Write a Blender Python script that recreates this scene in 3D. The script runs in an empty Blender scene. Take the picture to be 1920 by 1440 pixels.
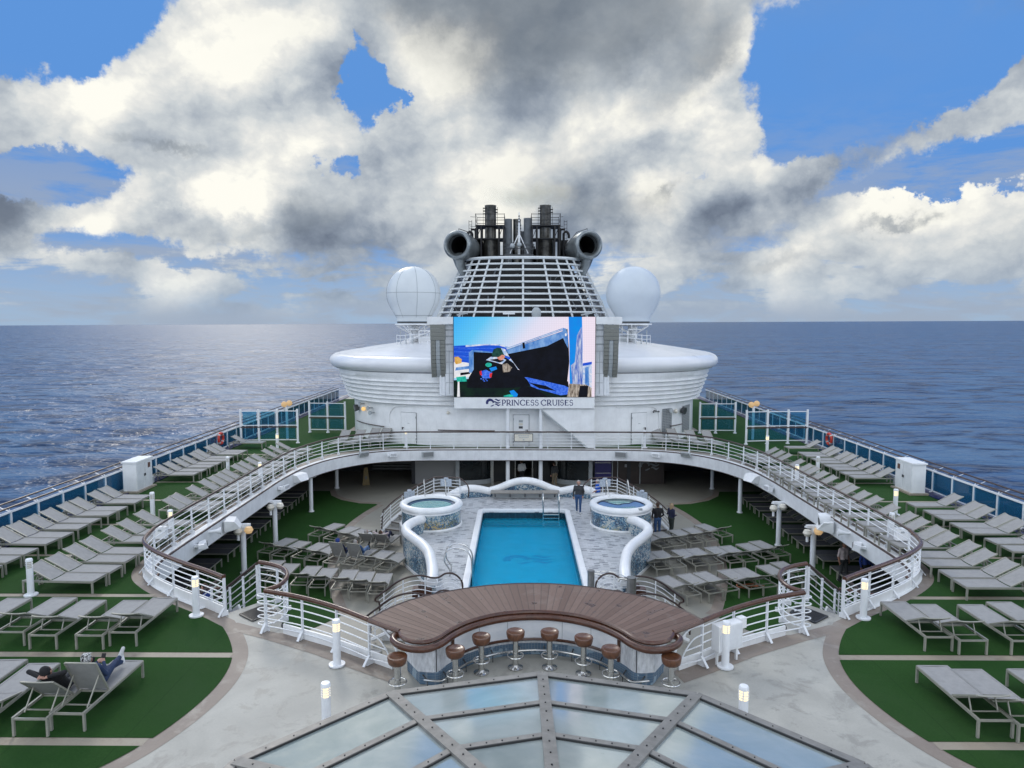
import bpy, bmesh, math, random
from mathutils import Vector, Matrix, geometry, noise as mnoise
R = math.radians
PI = math.pi
random.seed(7)
S = bpy.context.scene
COL = S.collection

# ------------------------------------------------------------------ camera
cam = bpy.data.cameras.new('camera')
cam.sensor_fit = 'HORIZONTAL'; cam.sensor_width = 36.0; cam.lens = 24.94
cam.clip_start = 0.1; cam.clip_end = 120000
camo = bpy.data.objects.new('camera', cam); COL.objects.link(camo)
camo.location = (-0.41, 0.0, 8.0)
camo.rotation_euler = (R(90 - 4.942), 0, R(0.476))
S.camera = camo

# ------------------------------------------------------------------ exposure
S.view_settings.view_transform = 'Standard'
S.view_settings.look = 'None'
S.view_settings.exposure = 0.0
S.view_settings.gamma = 1.0
S.render.engine = 'CYCLES'
S.cycles.use_denoising = True
S.cycles.max_bounces = 6; S.cycles.diffuse_bounces = 3; S.cycles.glossy_bounces = 3
S.cycles.transmission_bounces = 4; S.cycles.transparent_max_bounces = 12; S.cycles.volume_bounces = 1
S.cycles.sample_clamp_indirect = 6.0

SUN_AZ, SUN_EL = -21.0, 33.0      # degrees; azimuth 0 = ahead of the camera, negative = left

# ------------------------------------------------------------------ sun
sl = bpy.data.lights.new('sun', 'SUN'); sl.energy = 0.85; sl.angle = R(13); sl.color = (1.0, 0.94, 0.85)
so = bpy.data.objects.new('sun', sl); COL.objects.link(so)
_d = Vector((math.sin(R(SUN_AZ)) * math.cos(R(SUN_EL)), math.cos(R(SUN_AZ)) * math.cos(R(SUN_EL)), math.sin(R(SUN_EL))))
so.rotation_euler = _d.to_track_quat('Z', 'Y').to_euler()
so.location = (-20, 40, 60)

# ------------------------------------------------------------------ sky
W = bpy.data.worlds.new('World'); S.world = W; W.use_nodes = True
W.cycles.sampling_method = 'MANUAL'; W.cycles.sample_map_resolution = 512

class NT:
    """small helper to write node maths as expressions"""
    def __init__(s, tree): s.t = tree; s.n = tree.nodes; s.l = tree.links
    def new(s, typ, **kw):
        n = s.n.new(typ)
        for k, v in kw.items(): setattr(n, k, v)
        return n
    def put(s, sock, v):
        if hasattr(v, 'is_output') or isinstance(v, bpy.types.NodeSocket): s.l.new(v, sock)
        elif isinstance(v, (tuple, list)) and len(v) == 3 and sock.type == 'RGBA': sock.default_value = (*v, 1)
        else: sock.default_value = v
    def m(s, op, a, b=0.0, c=0.0, clamp=False):
        n = s.new('ShaderNodeMath', operation=op, use_clamp=clamp)
        s.put(n.inputs[0], a); s.put(n.inputs[1], b); s.put(n.inputs[2], c)
        return n.outputs[0]
    def add(s, a, b): return s.m('ADD', a, b)
    def mul(s, a, b): return s.m('MULTIPLY', a, b)
    def sub(s, a, b): return s.m('SUBTRACT', a, b)
    def vm(s, op, a, b=(0, 0, 0), sc=1.0):
        n = s.new('ShaderNodeVectorMath', operation=op)
        s.put(n.inputs[0], a)
        if op == 'SCALE': s.put(n.inputs[3], sc)
        else: s.put(n.inputs[1], b)
        return n.outputs['Value'] if op in ('LENGTH', 'DISTANCE', 'DOT_PRODUCT') else n.outputs[0]
    def noise(s, vec, scale, detail=4.0, rough=0.55, dist=0.0, col=False):
        n = s.new('ShaderNodeTexNoise'); n.noise_dimensions = '3D'
        if vec is not None: s.l.new(vec, n.inputs['Vector'])
        n.inputs['Scale'].default_value = scale; n.inputs['Detail'].default_value = detail
        n.inputs['Roughness'].default_value = rough; n.inputs['Distortion'].default_value = dist
        return n.outputs['Color'] if col else n.outputs['Fac']
    def ramp(s, fac, pts, interp='LINEAR'):
        n = s.new('ShaderNodeValToRGB'); cr = n.color_ramp; cr.interpolation = interp
        while len(cr.elements) < len(pts): cr.elements.new(0.5)
        for e, (p, c) in zip(cr.elements, pts):
            e.position = p; e.color = (*c, 1) if isinstance(c, (tuple, list)) else (c, c, c, 1)
        s.put(n.inputs[0], fac)
        return n.outputs[0]
    def mix(s, f, a, b, blend='MIX'):
        n = s.new('ShaderNodeMix', data_type='RGBA', blend_type=blend)
        s.put(n.inputs[0], f); s.put(n.inputs[6], a); s.put(n.inputs[7], b)
        return n.outputs[2]
    def smooth(s, x, lo, hi, a=0.0, b=1.0):
        n = s.new('ShaderNodeMapRange', interpolation_type='SMOOTHSTEP')
        s.put(n.inputs[0], x); s.put(n.inputs[1], lo); s.put(n.inputs[2], hi); s.put(n.inputs[3], a); s.put(n.inputs[4], b)
        return n.outputs[0]
    def sep(s, v):
        n = s.new('ShaderNodeSeparateXYZ'); s.l.new(v, n.inputs[0]); return n.outputs
    def comb(s, x, y, z):
        n = s.new('ShaderNodeCombineXYZ'); s.put(n.inputs[0], x); s.put(n.inputs[1], y); s.put(n.inputs[2], z); return n.outputs[0]

def build_sky():
    t = NT(W.node_tree); t.n.clear()
    out = t.new('ShaderNodeOutputWorld'); bg = t.new('ShaderNodeBackground'); bg.inputs[1].default_value = 0.1
    t.l.new(bg.outputs[0], out.inputs[0])
    sky = t.new('ShaderNodeTexSky', sky_type='NISHITA'); sky.sun_disc = False
    sky.sun_elevation = R(SUN_EL); sky.sun_rotation = R(SUN_AZ); sky.altitude = 20
    sky.air_density = 1.0; sky.dust_density = 0.6; sky.ozone_density = 2.0
    tc = t.new('ShaderNodeTexCoord'); d = t.vm('NORMALIZE', tc.outputs['Generated'])
    x, y, z = t.sep(d)
    az = t.mul(t.m('ARCTAN2', x, y), 57.2958); el = t.mul(t.m('ARCSINE', z), 57.2958)
    # domain warp so that the big cloud masses get ragged outlines
    w = t.noise(d, 6.0, 7, 0.66, col=True); wx, wy, wz = t.sep(w)
    azw = t.add(az, t.mul(t.sub(wx, 0.5), 13.0)); elw = t.add(el, t.mul(t.sub(wy, 0.5), 9.0))
    def blobs(lst):
        tot = None
        for (a, e, ra, re, amp, rot) in lst:
            da = t.sub(azw, a); de = t.sub(elw, e)
            c, s_ = math.cos(R(rot)), math.sin(R(rot))
            u = t.add(t.mul(da, c / ra), t.mul(de, s_ / ra)); v = t.sub(t.mul(de, c / re), t.mul(da, s_ / re))
            g = t.m('EXPONENT', t.mul(t.add(t.mul(u, u), t.mul(v, v)), -1.0))
            tot = t.mul(g, amp) if tot is None else t.m('MULTIPLY_ADD', g, amp, tot)
        return tot
    cover = blobs(COVER); tone = blobs(TONE); grey = blobs(GREY)
    warp = t.vm('ADD', d, t.vm('SCALE', t.vm('SUBTRACT', w, (0.5, 0.5, 0.5)), sc=0.05))
    dp = t.vm('MULTIPLY', warp, (1.0, 1.0, 1.4))
    def cells(v, sc, det):
        n = t.new('ShaderNodeTexVoronoi', feature='F1', normalize=True); n.inputs['Scale'].default_value = sc
        n.inputs['Detail'].default_value = det; n.inputs['Roughness'].default_value = 0.58; n.inputs['Lacunarity'].default_value = 2.1
        t.l.new(v, n.inputs['Vector']); return t.mul(t.sub(0.40, n.outputs['Distance']), 2.2)
    def big(v, sc):
        """smooth rounded billows"""
        n = t.new('ShaderNodeTexVoronoi', feature='SMOOTH_F1', normalize=False); n.inputs['Scale'].default_value = sc
        n.inputs['Detail'].default_value = 0.0; n.inputs['Smoothness'].default_value = 0.75
        t.l.new(v, n.inputs['Vector']); return t.sub(0.55, n.outputs['Distance'])
    wv = t.noise(d, 3.0, 2, 0.5, col=True)
    dw = t.vm('ADD', dp, t.vm('SCALE', t.vm('SUBTRACT', wv, (0.5, 0.5, 0.5)), sc=0.16))
    b1 = big(dw, 7.0); n1 = t.sub(t.noise(dp, 3.6, 7, 0.56, 0.1), 0.5); p1 = cells(dp, 16.0, 4.0)
    do = t.vm('ADD', dw, LIGHT_OFF); b2 = big(do, 7.0)
    p2 = cells(t.vm('ADD', dp, t.vm('SCALE', LIGHT_V, sc=0.35)), 16.0, 2.0)
    f1 = t.add(t.add(t.mul(b1, 1.0), t.mul(n1, 1.7)), t.mul(p1, 0.42))
    low = t.comb(x, y, t.mul(z, 4.0)); band = t.noise(low, 7.0, 8, 0.62, 0.3)
    body = t.add(t.add(cover, t.mul(f1, 0.85)), t.smooth(el, 12.0, 5.0, -0.30, -0.10))
    body = t.add(body, t.mul(t.smooth(el, 7.5, 2.0), t.mul(t.sub(band, 0.50), 3.2)))
    alpha = t.smooth(body, 0.04, 0.40)
    relief = t.add(t.mul(t.sub(b1, b2), 1.15), t.add(t.mul(t.sub(p1, p2), 0.30), t.mul(p1, 0.16)))
    lum = t.add(t.add(t.add(tone, 0.56), relief), t.add(t.mul(b1, 0.28), t.mul(n1, 0.45)))
    lum = t.sub(lum, t.mul(t.smooth(body, 0.9, 2.2), 0.10))
    ccol = t.ramp(t.m('ADD', lum, 0.0, clamp=True), [(0.0, (0.15, 0.185, 0.25)), (0.25, (0.27, 0.32, 0.395)), (0.45, (0.42, 0.47, 0.53)), (0.65, (0.60, 0.64, 0.665)), (0.84, (0.80, 0.805, 0.78)), (1.0, (1.0, 0.985, 0.90))])
    gm = t.smooth(t.add(grey, t.add(t.mul(n1, 1.3), t.mul(b1, 0.35))), 0.0, 1.5)     # soft grey layer cloud overhead
    gcol = t.mix(t.smooth(t.noise(dp, 4.0, 6, 0.55), 0.35, 0.65), (0.14, 0.172, 0.215), (0.34, 0.38, 0.42))
    blue = t.vm('MINIMUM', t.mix(1.0, sky.outputs[0], SKY_TINT, 'MULTIPLY'), (1.15, 3.05, 7.1))
    hz = t.smooth(el, 0.0, 10.0)
    pale = t.mix(band, (3.0, 4.4, 6.2), (4.6, 5.7, 7.0))
    base = t.mix(t.m('ADD', t.mul(hz, 0.95), 0.05, clamp=True), pale, blue)
    st = t.mul(t.smooth(band, 0.38, 0.58), t.smooth(el, 17.0, 7.0))
    base = t.mix(t.mul(st, 0.75), base, (3.5, 4.1, 5.1))
    cl10 = t.mix(1.0, ccol, (10, 10, 10), 'MULTIPLY')
    fade = t.mul(alpha, t.smooth(el, 0.1, 2.6, 0.05, 1.0))
    cl10 = t.mix(t.smooth(el, 6.0, 0.5, 0.0, 0.40), cl10, pale)
    front = t.mix(fade, base, cl10)
    front = t.mix(t.mul(gm, 0.85), front, t.mix(1.0, gcol, (10, 10, 10), 'MULTIPLY'))
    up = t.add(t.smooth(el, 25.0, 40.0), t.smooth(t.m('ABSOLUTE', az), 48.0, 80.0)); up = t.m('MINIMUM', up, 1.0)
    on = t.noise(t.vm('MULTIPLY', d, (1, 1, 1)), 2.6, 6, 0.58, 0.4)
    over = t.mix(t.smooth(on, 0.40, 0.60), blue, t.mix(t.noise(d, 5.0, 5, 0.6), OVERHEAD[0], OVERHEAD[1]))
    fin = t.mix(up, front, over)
    fin = t.mix(t.smooth(el, -1.0, -0.2), (0.6, 1.0, 1.8), fin)
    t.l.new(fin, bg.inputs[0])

LIGHT_OFF = (-0.045, 0.0, 0.035)
LIGHT_V = LIGHT_OFF
SKY_TINT = (0.62, 1.0, 1.55)
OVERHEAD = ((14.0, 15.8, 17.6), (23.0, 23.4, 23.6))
#        az    el    ra    re   amp  rot
COVER = [(-25, 12.5, 8.5, 7.5, 1.05, 0), (-20, 21, 10, 5, 1.0, 20), (-10, 11, 8, 7, 0.7, 0), (-4, 14, 7, 6, 0.85, 0), (-5, 23, 9, 4, 1.1, 0), (3, 13, 9, 8, 0.9, 0), (9, 20, 11, 5, 1.1, 12),
         (-36.5, 13.5, 6, 3.2, 0.95, 0), (-37.5, 6.5, 4, 3.0, 1.0, 0), (-15, 7.5, 5, 2.2, 0.5, 0), (16, 15, 3.5, 3, 0.6, 40),
         (21, 11.2, 13, 1.8, 0.95, 12), (33, 13.5, 5, 1.5, 0.7, 5), (15, 8.5, 7, 2.2, 0.45, 0), (25, 7.3, 4, 1.9, 0.75, 0), (31, 6.3, 5, 2.6, 0.85, 0), (36, 6.0, 5, 3.0, 0.8, 0), (18, 4.0, 9, 2.0, 0.4, 0),
         (27.0, 17.0, 3.2, 0.75, 0.95, 24), (23.2, 15.8, 1.2, 0.6, 0.7, 0), (35.2, 15.8, 3.0, 1.2, 1.0, 8), (36, 21.5, 2.5, 1.8, 1.1, 0), (-28, 3, 10, 1.0, 0.25, 0), (-5, 3.0, 14, 2.0, 0.3, 0),
         (-11.4, 18.2, 1.4, 2.3, -1.7, -10), (-9.2, 17.4, 1.0, 0.6, -0.8, 0), (-13.8, 12.0, 1.4, 0.9, -0.9, 0), (-35.0, 20.3, 5.6, 3.7, -2.6, 0), (-33.2, 10.0, 3.6, 1.9, -1.7, 0), (-27, 4.8, 9, 1.3, -0.6, 0),
         (27, 18.5, 7.0, 4.0, -1.5, 22), (22, 14.2, 5, 1.2, -0.8, 25), (34.5, 10.6, 4.5, 1.1, -1.0, 6), (29, 9.3, 5, 0.7, -0.8, 5), (12.5, 10.6, 2.5, 0.8, -0.6, 10)]
TONE = [(-26, 13, 6.5, 4.6, 0.24, 0), (-20, 21, 7, 3.5, 0.16, 0), (-21, 9.3, 7, 2.2, 0.14, 0), (-6, 15, 4, 5, 0.16, 0), (-1, 9.8, 4, 1.6, 0.26, 0), (11, 15.6, 3.0, 1.6, 0.26, 20),
        (6, 9.0, 6, 2.6, -0.14, 0), (-37, 7, 4, 3, -0.40, 0), (-36.5, 14, 5, 2.4, -0.14, 0), (-21, 7.5, 7, 0.8, -0.24, 0), (28, 7.4, 5, 1.8, 0.16, 0), (17, 9.4, 7, 1.2, -0.10, 10), (24, 10.6, 8, 0.7, -0.12, 12)]
GREY = [(6, 21.5, 10.5, 3.6, 1.5, 8), (-2, 24, 9, 2.4, 1.1, 0), (14, 18.5, 5, 1.8, 0.8, 30), (4, 10.5, 5, 2.6, 0.5, 0), (-14.6, 8.2, 3.2, 1.3, 0.85, 5), (-26, 12.6, 3.0, 0.45, 0.95, -8), (-38, 6.2, 4, 2.2, 0.8, 0), (27.2, 7.0, 1.9, 0.5, 1.1, 18), (36.5, 21.5, 3, 2, 1.0, 0),
        (-21, 6.8, 5, 0.6, 0.5, 0), (7, 8.5, 5, 2.0, 0.5, 0), (19, 4.6, 5, 0.7, 0.55, 3), (12, 9.8, 1.5, 0.5, 0.6, 35)]
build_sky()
# ------------------------------------------------------------------ helpers
GEN = {}
def link(o, parent=None):
    COL.objects.link(o)
    if parent is not None: o.parent = parent
    return o

def tag(o, label=None, cat=None, group=None, kind=None):
    if label: o['label'] = label
    if cat: o['category'] = cat
    if group: o['group'] = group
    if kind: o['kind'] = kind
    elif cat: o['kind'] = 'thing'
    return o

def empty(name, loc=(0, 0, 0), rz=0.0, label=None, cat=None, group=None):
    o = bpy.data.objects.new(name, None); o.empty_display_size = 0.2
    o.location = loc; o.rotation_euler = (0, 0, rz)
    COL.objects.link(o)
    return tag(o, label, cat, group)

def copy_tree(o, parent=None):
    c = o.copy(); COL.objects.link(c)
    if parent is not None: c.parent = parent
    for ch in o.children: copy_tree(ch, c)
    return c

class MB:
    """collects shapes and links them as ONE mesh object"""
    def __init__(s): s.v = []; s.f = []; s.mi = []; s.m = 0
    def face(s, idx): s.f.append(idx); s.mi.append(s.m)
    def quad(s, a, b, c, d):
        n = len(s.v); s.v += [tuple(a), tuple(b), tuple(c), tuple(d)]; s.face((n, n + 1, n + 2, n + 3))
    def box(s, c, size, rz=0.0, rx=0.0, ry=0.0):
        hx, hy, hz = size[0] / 2, size[1] / 2, size[2] / 2
        M = Matrix.Translation(c) @ Matrix.Rotation(rz, 4, 'Z') @ Matrix.Rotation(ry, 4, 'Y') @ Matrix.Rotation(rx, 4, 'X')
        n = len(s.v)
        for q in ((-1, -1, -1), (1, -1, -1), (1, 1, -1), (-1, 1, -1), (-1, -1, 1), (1, -1, 1), (1, 1, 1), (-1, 1, 1)):
            s.v.append(tuple(M @ Vector((q[0] * hx, q[1] * hy, q[2] * hz))))
        for q in ((3, 2, 1, 0), (4, 5, 6, 7), (0, 1, 5, 4), (1, 2, 6, 5), (2, 3, 7, 6), (3, 0, 4, 7)): s.face(tuple(n + i for i in q))
        return s
    def bbox(s, x0, x1, y0, y1, z0, z1): return s.box(((x0 + x1) / 2, (y0 + y1) / 2, (z0 + z1) / 2), (abs(x1 - x0), abs(y1 - y0), abs(z1 - z0)))
    def bar(s, a, b, w, h=None, up=(0, 0, 1)):
        """a straight rectangular bar from a to b"""
        a = Vector(a); b = Vector(b); h = h or w; d = (b - a)
        if d.length < 1e-6: return s
        d.normalize(); u = Vector(up)
        if abs(d.dot(u)) > 0.98: u = Vector((0, 1, 0))
        r = d.cross(u).normalized(); u = r.cross(d).normalized()
        n = len(s.v)
        for p in (a, b):
            for q in ((-1, -1), (1, -1), (1, 1), (-1, 1)): s.v.append(tuple(p + r * (q[0] * w / 2) + u * (q[1] * h / 2)))
        for q in ((3, 2, 1, 0), (4, 5, 6, 7), (0, 1, 5, 4), (1, 2, 6, 5), (2, 3, 7, 6), (3, 0, 4, 7)): s.face(tuple(n + i for i in q))
        return s
    def tube(s, pts, r, sides=8, closed=False, cap=True, prof=None):
        """round tube along a polyline; r a number or one radius per point; prof: list of (u,v) replaces the circle"""
        P = [Vector(p) for p in pts]; n = len(P)
        if n < 2: return s
        if prof is None: prof = [(math.cos(2 * PI * k / sides), math.sin(2 * PI * k / sides)) for k in range(sides)]
        sides = len(prof)
        T = []
        for i in range(n):
            if closed: t = P[(i + 1) % n] - P[i - 1]
            else: t = P[min(i + 1, n - 1)] - P[max(i - 1, 0)]
            T.append(t.normalized() if t.length > 1e-9 else Vector((0, 0, 1)))
        u = Vector((0, 0, 1))
        if abs(T[0].dot(u)) > 0.95: u = Vector((0, 1, 0))
        base = len(s.v)
        for i in range(n):
            rt = T[i].cross(u)
            if rt.length < 1e-4: rt = T[i].cross(Vector((1, 0, 0)))
            rt.normalize(); u2 = rt.cross(T[i]).normalized(); u = u2 if abs(T[i].z) > 0.9 else Vector((0, 0, 1)) if abs(T[i].dot(Vector((0, 0, 1)))) < 0.95 else u2
            rr = r[i] if isinstance(r, (list, tuple)) else r
            for a, b in prof: s.v.append(tuple(P[i] + rt * (a * rr) + u2 * (b * rr)))
        m = n if closed else n - 1
        for i in range(m):
            a0 = base + i * sides; b0 = base + ((i + 1) % n) * sides
            for k in range(sides):
                k2 = (k + 1) % sides
                s.face((a0 + k, a0 + k2, b0 + k2, b0 + k))
        if cap and not closed:
            s.face(tuple(base + k for k in reversed(range(sides))))
            s.face(tuple(base + (n - 1) * sides + k for k in range(sides)))
        return s
    def lathe(s, prof, c=(0, 0, 0), seg=24, a0=0.0, a1=2 * PI, sx=1.0, sy=1.0):
        """profile of (radius, z) turned about a vertical axis at c"""
        full = abs(a1 - a0 - 2 * PI) < 1e-6; m = seg if full else seg + 1; base = len(s.v); k = len(prof)
        for i in range(m):
            a = a0 + (a1 - a0) * i / seg
            for (r, z) in prof: s.v.append((c[0] + r * math.cos(a) * sx, c[1] + r * math.sin(a) * sy, c[2] + z))
        for i in range(seg):
            p = base + i * k; q = base + ((i + 1) % m) * k
            for j in range(k - 1): s.face((p + j, q + j, q + j + 1, p + j + 1))
        return s
    def cyl(s, c, r, h, seg=16, r2=None):
        r2 = r if r2 is None else r2
        s.lathe([(0.0005, 0), (r, 0), (r2, h), (0.0005, h)], c, seg); return s
    def prism(s, poly, z0, z1, holes=(), top=True, bottom=True, sides=True):
        """flat polygon (with holes) raised from z0 to z1"""
        rings = [list(poly)] + [list(h) for h in holes]
        flat = [p for r_ in rings for p in r_]
        tris = geometry.tessellate_polygon([[Vector((p[0], p[1], 0)) for p in r_] for r_ in rings])
        b = len(s.v); n = len(flat)
        s.v += [(p[0], p[1], z1) for p in flat] + [(p[0], p[1], z0) for p in flat]
        for t in tris:
            a, bb, c = [Vector((*flat[i][:2], 0)) for i in t]
            if (bb - a).cross(c - a).z < 0: t = (t[0], t[2], t[1])
            if top: s.face((b + t[0], b + t[1], b + t[2]))
            if bottom: s.face((b + n + t[2], b + n + t[1], b + n + t[0]))
        if sides:
            o = 0
            for r_ in rings:
                k = len(r_)
                ar = sum(r_[i][0] * r_[(i + 1) % k][1] - r_[(i + 1) % k][0] * r_[i][1] for i in range(k))
                inner = o > 0
                for i in range(k):
                    i2 = (i + 1) % k
                    q = (b + n + o + i, b + n + o + i2, b + o + i2, b + o + i)
                    if (ar < 0) != inner: q = tuple(reversed(q))
                    s.face(q)
                o += k
        return s
    def sheet(s, poly, z, holes=()): return s.prism(poly, z, z, holes, bottom=False, sides=False)
    def wall(s, path, z0, z1, th, closed=False):
        """vertical wall of thickness th along an xy path; z0,z1 numbers or lists"""
        P = [Vector((p[0], p[1], 0)) for p in path]; n = len(P)
        L, Rr = [], []
        for i in range(n):
            t = (P[(i + 1) % n] - P[i - 1]) if closed else (P[min(i + 1, n - 1)] - P[max(i - 1, 0)])
            t.normalize(); nn = Vector((-t.y, t.x, 0)) * (th / 2); L.append(P[i] + nn); Rr.append(P[i] - nn)
        zz0 = z0 if isinstance(z0, (list, tuple)) else [z0] * n; zz1 = z1 if isinstance(z1, (list, tuple)) else [z1] * n
        b = len(s.v)
        for i in range(n):
            s.v += [(L[i].x, L[i].y, zz0[i]), (Rr[i].x, Rr[i].y, zz0[i]), (Rr[i].x, Rr[i].y, zz1[i]), (L[i].x, L[i].y, zz1[i])]
        m = n if closed else n - 1
        for i in range(m):
            a = b + 4 * i; c = b + 4 * ((i + 1) % n)
            for k in range(4): s.face((a + k, a + (k + 1) % 4, c + (k + 1) % 4, c + k))
        if not closed:
            s.face((b + 3, b + 2, b + 1, b)); a = b + 4 * (n - 1); s.face((a, a + 1, a + 2, a + 3))
        return s
    def strip(s, A, B):
        """quad strip between two equally long 3-D polylines"""
        b = len(s.v); n = len(A)
        for p, q in zip(A, B): s.v += [tuple(p), tuple(q)]
        for i in range(n - 1): s.face((b + 2 * i, b + 2 * i + 1, b + 2 * i + 3, b + 2 * i + 2))
        return s
    def sphere(s, c, r, seg=20, rings=12, sz=1.0, sx=1.0, sy=1.0):
        prof = [(max(1e-4, r * math.sin(PI * i / rings)), -r * sz * math.cos(PI * i / rings)) for i in range(rings + 1)]
        return s.lathe(prof, c, seg, sx=sx, sy=sy)
    def mesh(s, name, mats, smooth=False, bevel=0.0, fixn=True):
        me = bpy.data.meshes.new(name); me.from_pydata(s.v, [], s.f)
        mats = mats if isinstance(mats, (list, tuple)) else [mats]
        for m in mats: me.materials.append(m)
        if len(mats) > 1: me.polygons.foreach_set('material_index', s.mi)
        if fixn or bevel:
            bm = bmesh.new(); bm.from_mesh(me)
            bmesh.ops.remove_doubles(bm, verts=bm.verts, dist=1e-5)
            if bevel:
                es = [e for e in bm.edges if len(e.link_faces) == 2 and e.calc_face_angle(0) > R(40)]
                bmesh.ops.bevel(bm, geom=es, offset=bevel, segments=2, affect='EDGES', profile=0.7, clamp_overlap=True)
            bmesh.ops.recalc_face_normals(bm, faces=bm.faces) if fixn else None
            bm.to_mesh(me); bm.free()
        if smooth:
            me.polygons.foreach_set('use_smooth', [True] * len(me.polygons))
            try: me.set_sharp_from_angle(angle=R(smooth if smooth is not True else 40))
            except Exception: pass
        me.update()
        return me
    def build(s, name, mats, parent=None, loc=None, rz=0.0, smooth=False, bevel=0.0, fixn=True):
        o = bpy.data.objects.new(name, s.mesh(name, mats, smooth, bevel, fixn))
        if loc is not None: o.location = loc
        if rz: o.rotation_euler = (0, 0, rz)
        return link(o, parent)

def spline(pts, per=6, closed=False):
    """Catmull-Rom through the points"""
    P = [Vector(p) for p in pts]; n = len(P); out = []
    for i in range(n if closed else n - 1):
        if closed: a, b, c, d = P[i - 1], P[i], P[(i + 1) % n], P[(i + 2) % n]
        else: a, b, c, d = P[max(i - 1, 0)], P[i], P[i + 1], P[min(i + 2, n - 1)]
        for k in range(per):
            t = k / per
            out.append(0.5 * ((2 * b) + (c - a) * t + (2 * a - 5 * b + 4 * c - d) * t * t + (3 * b - a - 3 * c + d) * t ** 3))
    if not closed: out.append(P[-1])
    return out

def resample(pts, step):
    P = [Vector(p) for p in pts]; L = [0.0]
    for a, b in zip(P, P[1:]): L.append(L[-1] + (b - a).length)
    n = max(1, round(L[-1] / step)); out = []
    j = 0
    for i in range(n + 1):
        d = L[-1] * i / n
        while j < len(P) - 2 and L[j + 1] < d: j += 1
        f = (d - L[j]) / max(1e-9, L[j + 1] - L[j]); out.append(P[j].lerp(P[j + 1], min(1, f)))
    return out

def arc(cx, cy, r, a0, a1, n=24, z=None):
    pts = [(cx + r * math.cos(R(a0 + (a1 - a0) * i / n)), cy + r * math.sin(R(a0 + (a1 - a0) * i / n))) for i in range(n + 1)]
    return pts if z is None else [(x, y, z) for x, y in pts]

# ------------------------------------------------------------------ materials
MAT = {}
def mat(name, col, rough=0.5, metal=0.0, var=0.0, vscale=3.0, col2=None, bump=0.0, bscale=40.0, spec=None, coat=0.0, stretch=(1, 1, 1), rvar=0.0, detail=5, streak=0.0):
    """plain surface with a noise-mixed second colour, uneven gloss and fine bump, all in object space"""
    m = bpy.data.materials.new(name); m.use_nodes = True; t = NT(m.node_tree)
    b = t.n['Principled BSDF']
    b.inputs['Base Color'].default_value = (*col, 1); b.inputs['Roughness'].default_value = rough; b.inputs['Metallic'].default_value = metal
    if spec is not None: b.inputs['Specular IOR Level'].default_value = spec
    if coat: b.inputs['Coat Weight'].default_value = coat; b.inputs['Coat Roughness'].default_value = 0.12
    tc = t.new('ShaderNodeTexCoord').outputs['Object']
    v = t.vm('MULTIPLY', tc, stretch)
    if col2 is not None or var:
        c2 = col2 if col2 is not None else tuple(c * (1 - var) for c in col)
        f = t.ramp(t.noise(v, vscale, detail, 0.6), [(0.36, 0.0), (0.66, 1.0)])
        c = t.mix(f, col, c2)
        if streak:
            sv = t.vm('MULTIPLY', tc, (5, 5, 0.5)); sf = t.ramp(t.noise(sv, 3.0, 4, 0.6), [(0.52, 0.0), (0.75, 1.0)])
            c = t.mix(t.mul(sf, streak), c, tuple(x * 0.55 for x in col))
        t.l.new(c, b.inputs['Base Color'])
    if rvar: t.l.new(t.add(t.mul(t.sub(t.noise(v, vscale * 1.7, 4), 0.5), rvar), rough), b.inputs['Roughness'])
    if bump:
        bn = t.new('ShaderNodeBump'); bn.inputs['Strength'].default_value = bump; bn.inputs['Distance'].default_value = 0.01
        t.l.new(t.noise(v, bscale, 3), bn.inputs['Height']); t.l.new(bn.outputs[0], b.inputs['Normal'])
    MAT[name] = m
    return m

def emit(name, col, strength=1.0):
    m = bpy.data.materials.new(name); m.use_nodes = True; b = m.node_tree.nodes['Principled BSDF']
    b.inputs['Base Color'].default_value = (*[min(1, c) * 0.3 for c in col], 1)
    b.inputs['Emission Color'].default_value = (*col, 1); b.inputs['Emission Strength'].default_value = strength
    MAT[name] = m
    return m

white = mat('white_paint', (0.86, 0.87, 0.87), 0.35, var=0.12, vscale=1.3, rvar=0.2, streak=0.16)
white2 = mat('white_paint_fascia', (0.76, 0.78, 0.80), 0.4, var=0.14, vscale=2.2, rvar=0.25, streak=0.25)
railw = mat('white_rail_paint', (0.80, 0.82, 0.84), 0.3, var=0.06, vscale=6)
offw = mat('cream_plastic', (0.72, 0.68, 0.58), 0.4, var=0.1, vscale=8)
greyp = mat('grey_paint', (0.42, 0.45, 0.46), 0.45, var=0.15, vscale=3)
dgrey = mat('dark_grey_metal', (0.07, 0.075, 0.08), 0.5, var=0.3, vscale=5)
black = mat('black_rubber', (0.012, 0.012, 0.013), 0.6, var=0.3, vscale=6)
steel = mat('stainless_steel', (0.62, 0.62, 0.60), 0.22, 1.0, var=0.12, vscale=9, rvar=0.2)
wood = mat('brown_varnished_wood', (0.095, 0.034, 0.016), 0.3, var=0.45, vscale=5, rvar=0.25, coat=0.2, stretch=(1, 1, 4))
wood_d = mat('dark_wood_rail', (0.06, 0.033, 0.026), 0.4, var=0.4, vscale=4, rvar=0.2)
stoolw = mat('stool_wood', (0.14, 0.052, 0.021), 0.38, var=0.5, vscale=9, coat=0.4, stretch=(1, 3, 1))
frame_m = mat('taupe_aluminium', (0.36, 0.352, 0.30), 0.42, 0.2, var=0.12, vscale=12)
sling = mat('grey_sling_mesh', (0.315, 0.312, 0.305), 0.75, var=0.12, vscale=7, bump=0.3, bscale=260, rvar=0.1)
sling_shaded = mat('shade_darkened_sling_mesh', (0.06, 0.064, 0.072), 0.75, var=0.12, vscale=7, bump=0.3, bscale=260)  # grey sling darkened, shade under the overhangs put into its colour
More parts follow.
